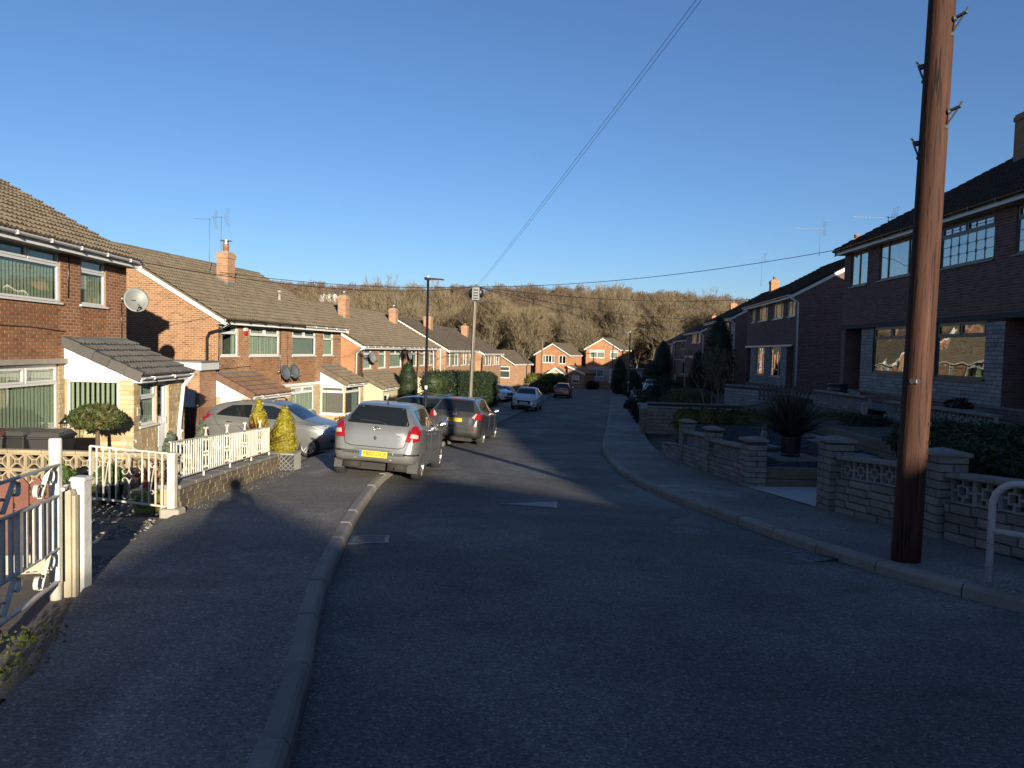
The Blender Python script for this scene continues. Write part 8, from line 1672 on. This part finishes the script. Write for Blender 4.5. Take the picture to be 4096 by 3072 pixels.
p = hw(hB2, (hB2.children[0].bound_box[0][0] + 0, 0, 0)) if False else at_y(2500 + 1915/2.458, 850 + 260/2.458, 42.0); aerial('television_aerial', 'aerial on the chimney of the second right-hand house', (p.x, 42.0, p.z - .3), .95, R_(182), 10, 1.7)
p = at_y(2500 + 1340/2.458, 850 + 640/2.458, 56.0); aerial('television_aerial', 'aerial on the chimney of the third right-hand house', (p.x, 56.0, p.z), 1.6, R_(184), 10, 2.0)
p = at_y(3200 + 780/2.212, 500 + 840/2.212, 27.5); aerial('television_aerial', 'aerial just above the ridge of the nearest right-hand house', (p.x, 27.5, p.z - .2), .35, R_(180), 10, 1.6)
for us, vs, Y, lb in ((1900+1590/2.765, 1100+690/2.765, 116, 'aerial on the end house with the grey stone ground floor'), (1900+1042/2.765, 1100+760/2.765, 114, 'aerial on the gabled-porch house')):
    p = at_y(us, vs, Y); aerial('television_aerial', lb, (p.x, Y, p.z - .3), 1.4, R_(180), 6, 1.6)
# silver silos on the hillside
for k in range(3):
    p = at_y(1295 + 22*k, 1205, 300.0); t = thing('storage_silo', ('left', 'middle', 'right')[k] + ' of three silver silos above the roofs on the hillside', 'silo', (p.x, 300, p.z - 14), 0, 'silos on the hillside'); mb = MB(); mb.lathe([(2.1,0),(2.1,14.5),(1.4,16),(.5,16.6),(.5,17)], 16); mb.build('drum', M['upvc'], t, True); mb = MB(); mb.box(-1.2, 1.2, -1.2, 1.2, 16.2, 16.5); mb.build('platform', M['steel'], t)
# ---------------------------------------------------------------- behind the viewpoint: what throws the foreground shadows
for k, (yf, z0) in enumerate(((9.0, .25), (-5.2, -.32))):
    far_ = Vector((12.05, yf)); hh, ff, gg, tp, zr_, ze_ = house('brick_house', ('shade-toned brick pair next up the hill, out of view on the right', 'shade-toned brick pair behind the viewpoint on the right')[k], 'semi-detached houses up the right side', far_, RH(far_, 1.0), 10.6, 9.2, z0, 5.2, .55, 10.6, None, 'tile_shade', 'tex_shade', roof_geo=False)
    ws = [(1.0, 3.2, 3.9, 5.0), (4.2, 6.2, 3.9, 5.0), (7.4, 9.6, 3.9, 5.0), (1.5, 4.0, .8, 2.4), (6.6, 9.1, .8, 2.4)]
    wall_sheet(ff, 0, 10.6, -1.5, [(0, 5.2), (10.6, 5.2)], ws).build('wall', M['tex_shade'], hh); wall_sheet(gg, 0, 9.2, -1.5, tp, []).build('near_gable', M['tex_shade'], hh); chimney(hh, 5.3, 4.0, 6.5, 8.6, M['tex_b'])
    for q in ws: window(hh, ff, *q, transom=.72, inside='net')
sv = Vector((-math.sin(SUN_AZ), math.cos(SUN_AZ))); rv_ = Vector((math.cos(SUN_AZ), math.sin(SUN_AZ)))
Pb = sv*(-28.0) + rv_*(-1.15)  # unseen building made up here, its outline shaped to cast the foreground shade
hh, ff, gg, tp, zr_, ze_ = house('shade_bungalow', 'low brick bungalow made up behind the viewpoint, two gables shaped to cast the foreground shade', 'added shade casters behind the viewpoint', Pb, math.atan2(rv_.y, rv_.x), 7.6, 8.0, 1.0, 2.72, .45, 0, None, 'tile', 'tex_b', roof_geo=False, verge=.02)
ws = [(.8, 2.6, .8, 2.1), (4.2, 6.2, .8, 2.1)]; wall_sheet(ff, 0, 7.6, -1.5, [(0, 2.72), (7.6, 2.72)], ws).build('wall', M['tex_b'], hh); wall_sheet(gg, 0, 8, -1.5, tp, []).build('near_gable', M['tex_b'], hh)
for q in ws: window(hh, ff, *q, inside='net')
for xc, hw_, ap, pt_c in ((1.15, 1.15, 4.42, .5), (4.5, 2.2, 4.62, .28)):  # gable outlines fitted to the shadow edges on pavement and road
    ed = ap - pt_c*hw_; mb = MB(); mb.prism([(xc-hw_,3.5,0),(xc+hw_,3.5,0),(xc+hw_,3.5,ed-.1),(xc,3.5,ap-.1),(xc-hw_,3.5,ed-.1)], (0,4.6,0)); mb.build('gable_wing', M['tex_b'], hh); mb = MB()
    for sg in (-1, 1): e = xc + sg*hw_; mb.hexa([(e,3.4,ed-.09),(xc,3.4,ap-.09),(xc,8.25,ap-.09),(e,8.25,ed-.09)], [(e,3.4,ed),(xc,3.4,ap),(xc,8.25,ap),(e,8.25,ed)])
    mb.build('gable_roof', M['tile'], hh)
# the photographer, known from the shadow on the garden wall
pt = thing('person', 'person in a coat holding up a phone just behind the viewpoint', 'person', (0.02, -.42, G(-.42) + .03))
J = {'pelvis': ((0,0,.98), .15), 'waist': ((0,0,1.14), .145), 'chest': ((0,.0,1.36), .165), 'neck0': ((0,.01,1.48), .075), 'neck': ((0,.02,1.56), .06), 'head0': ((0,.03,1.62), .085), 'head1': ((0,.03,1.70), .10), 'head2': ((0,.025,1.78), .075)}
E_ = [('pelvis','waist'), ('waist','chest'), ('chest','neck0'), ('neck0','neck'), ('neck','head0'), ('head0','head1'), ('head1','head2')]
for s, n in ((1, 'l'), (-1, 'r')):
    J.update({'sh'+n: ((s*.185,.0,1.43), .075), 'el'+n: ((s*.33,.10,1.22), .052), 'wr'+n: ((s*.13,.31,1.46), .036), 'pa'+n: ((s*.085,.335,1.52), .036), 'hip'+n: ((s*.10,0,.92), .115), 'kn'+n: ((s*.12,.02,.50), .075), 'an'+n: ((s*.13,-.02,.09), .05), 'to'+n: ((s*.15,.16,.04), .04)})
    E_ += [('chest','sh'+n), ('sh'+n,'el'+n), ('el'+n,'wr'+n), ('wr'+n,'pa'+n), ('pelvis','hip'+n), ('hip'+n,'kn'+n), ('kn'+n,'an'+n), ('an'+n,'to'+n)]
    for k in range(4): 
        b = (s*(.055 - .004*k), .345, 1.555 - .022*k); J['f%s%d' % (n,k)] = ((s*.05, .352, 1.556 - .024*k), .0095); J['g%s%d' % (n,k)] = ((s*.018, .358, 1.55 - .024*k), .0085); E_ += [('pa'+n, 'f%s%d' % (n,k)), ('f%s%d' % (n,k), 'g%s%d' % (n,k))]
    J['th'+n] = ((s*.055,.315,1.56), .011); J['ti'+n] = ((s*.03,.318,1.585), .009); E_ += [('pa'+n,'th'+n), ('th'+n,'ti'+n)]
ks = list(J); me = bpy.data.meshes.new('body'); me.from_pydata([J[k][0] for k in ks], [(ks.index(a), ks.index(b)) for a, b in E_], []); me.materials.append(mat_plain('dark_coat', (.03,.035,.05), .9)); po = link(bpy.data.objects.new('body', me), pt)
md = po.modifiers.new('skin', 'SKIN'); md.use_smooth_shade = True
for i, k in enumerate(ks): me.skin_vertices[0].data[i].radius = (J[k][1],)*2
me.skin_vertices[0].data[0].use_root = True
po.modifiers.new('smooth', 'SUBSURF').levels = 1
mb = MB(); mb.box(-.075, .075, .338, .347, 1.47, 1.545); ph = mb.build('phone', M['black'], pt)
mb = MB(); mb.sphere((0, .0, 1.74), (.105,.115,.10), 14, 10); mb.build('hair', mat_plain('brown_hair', (.04,.025,.015), .8), pt, True); mb = MB(); mb.sphere((0,.125,1.685), (.016,.022,.024), 8, 6); mb.sphere((.035,.105,1.715), .013, 8, 6); mb.sphere((-.035,.105,1.715), .013, 8, 6); mb.sphere((0,.112,1.645), (.028,.01,.008), 8, 6); mb.build('face', mat_plain('skin', (.45,.27,.2), .5), pt, True)
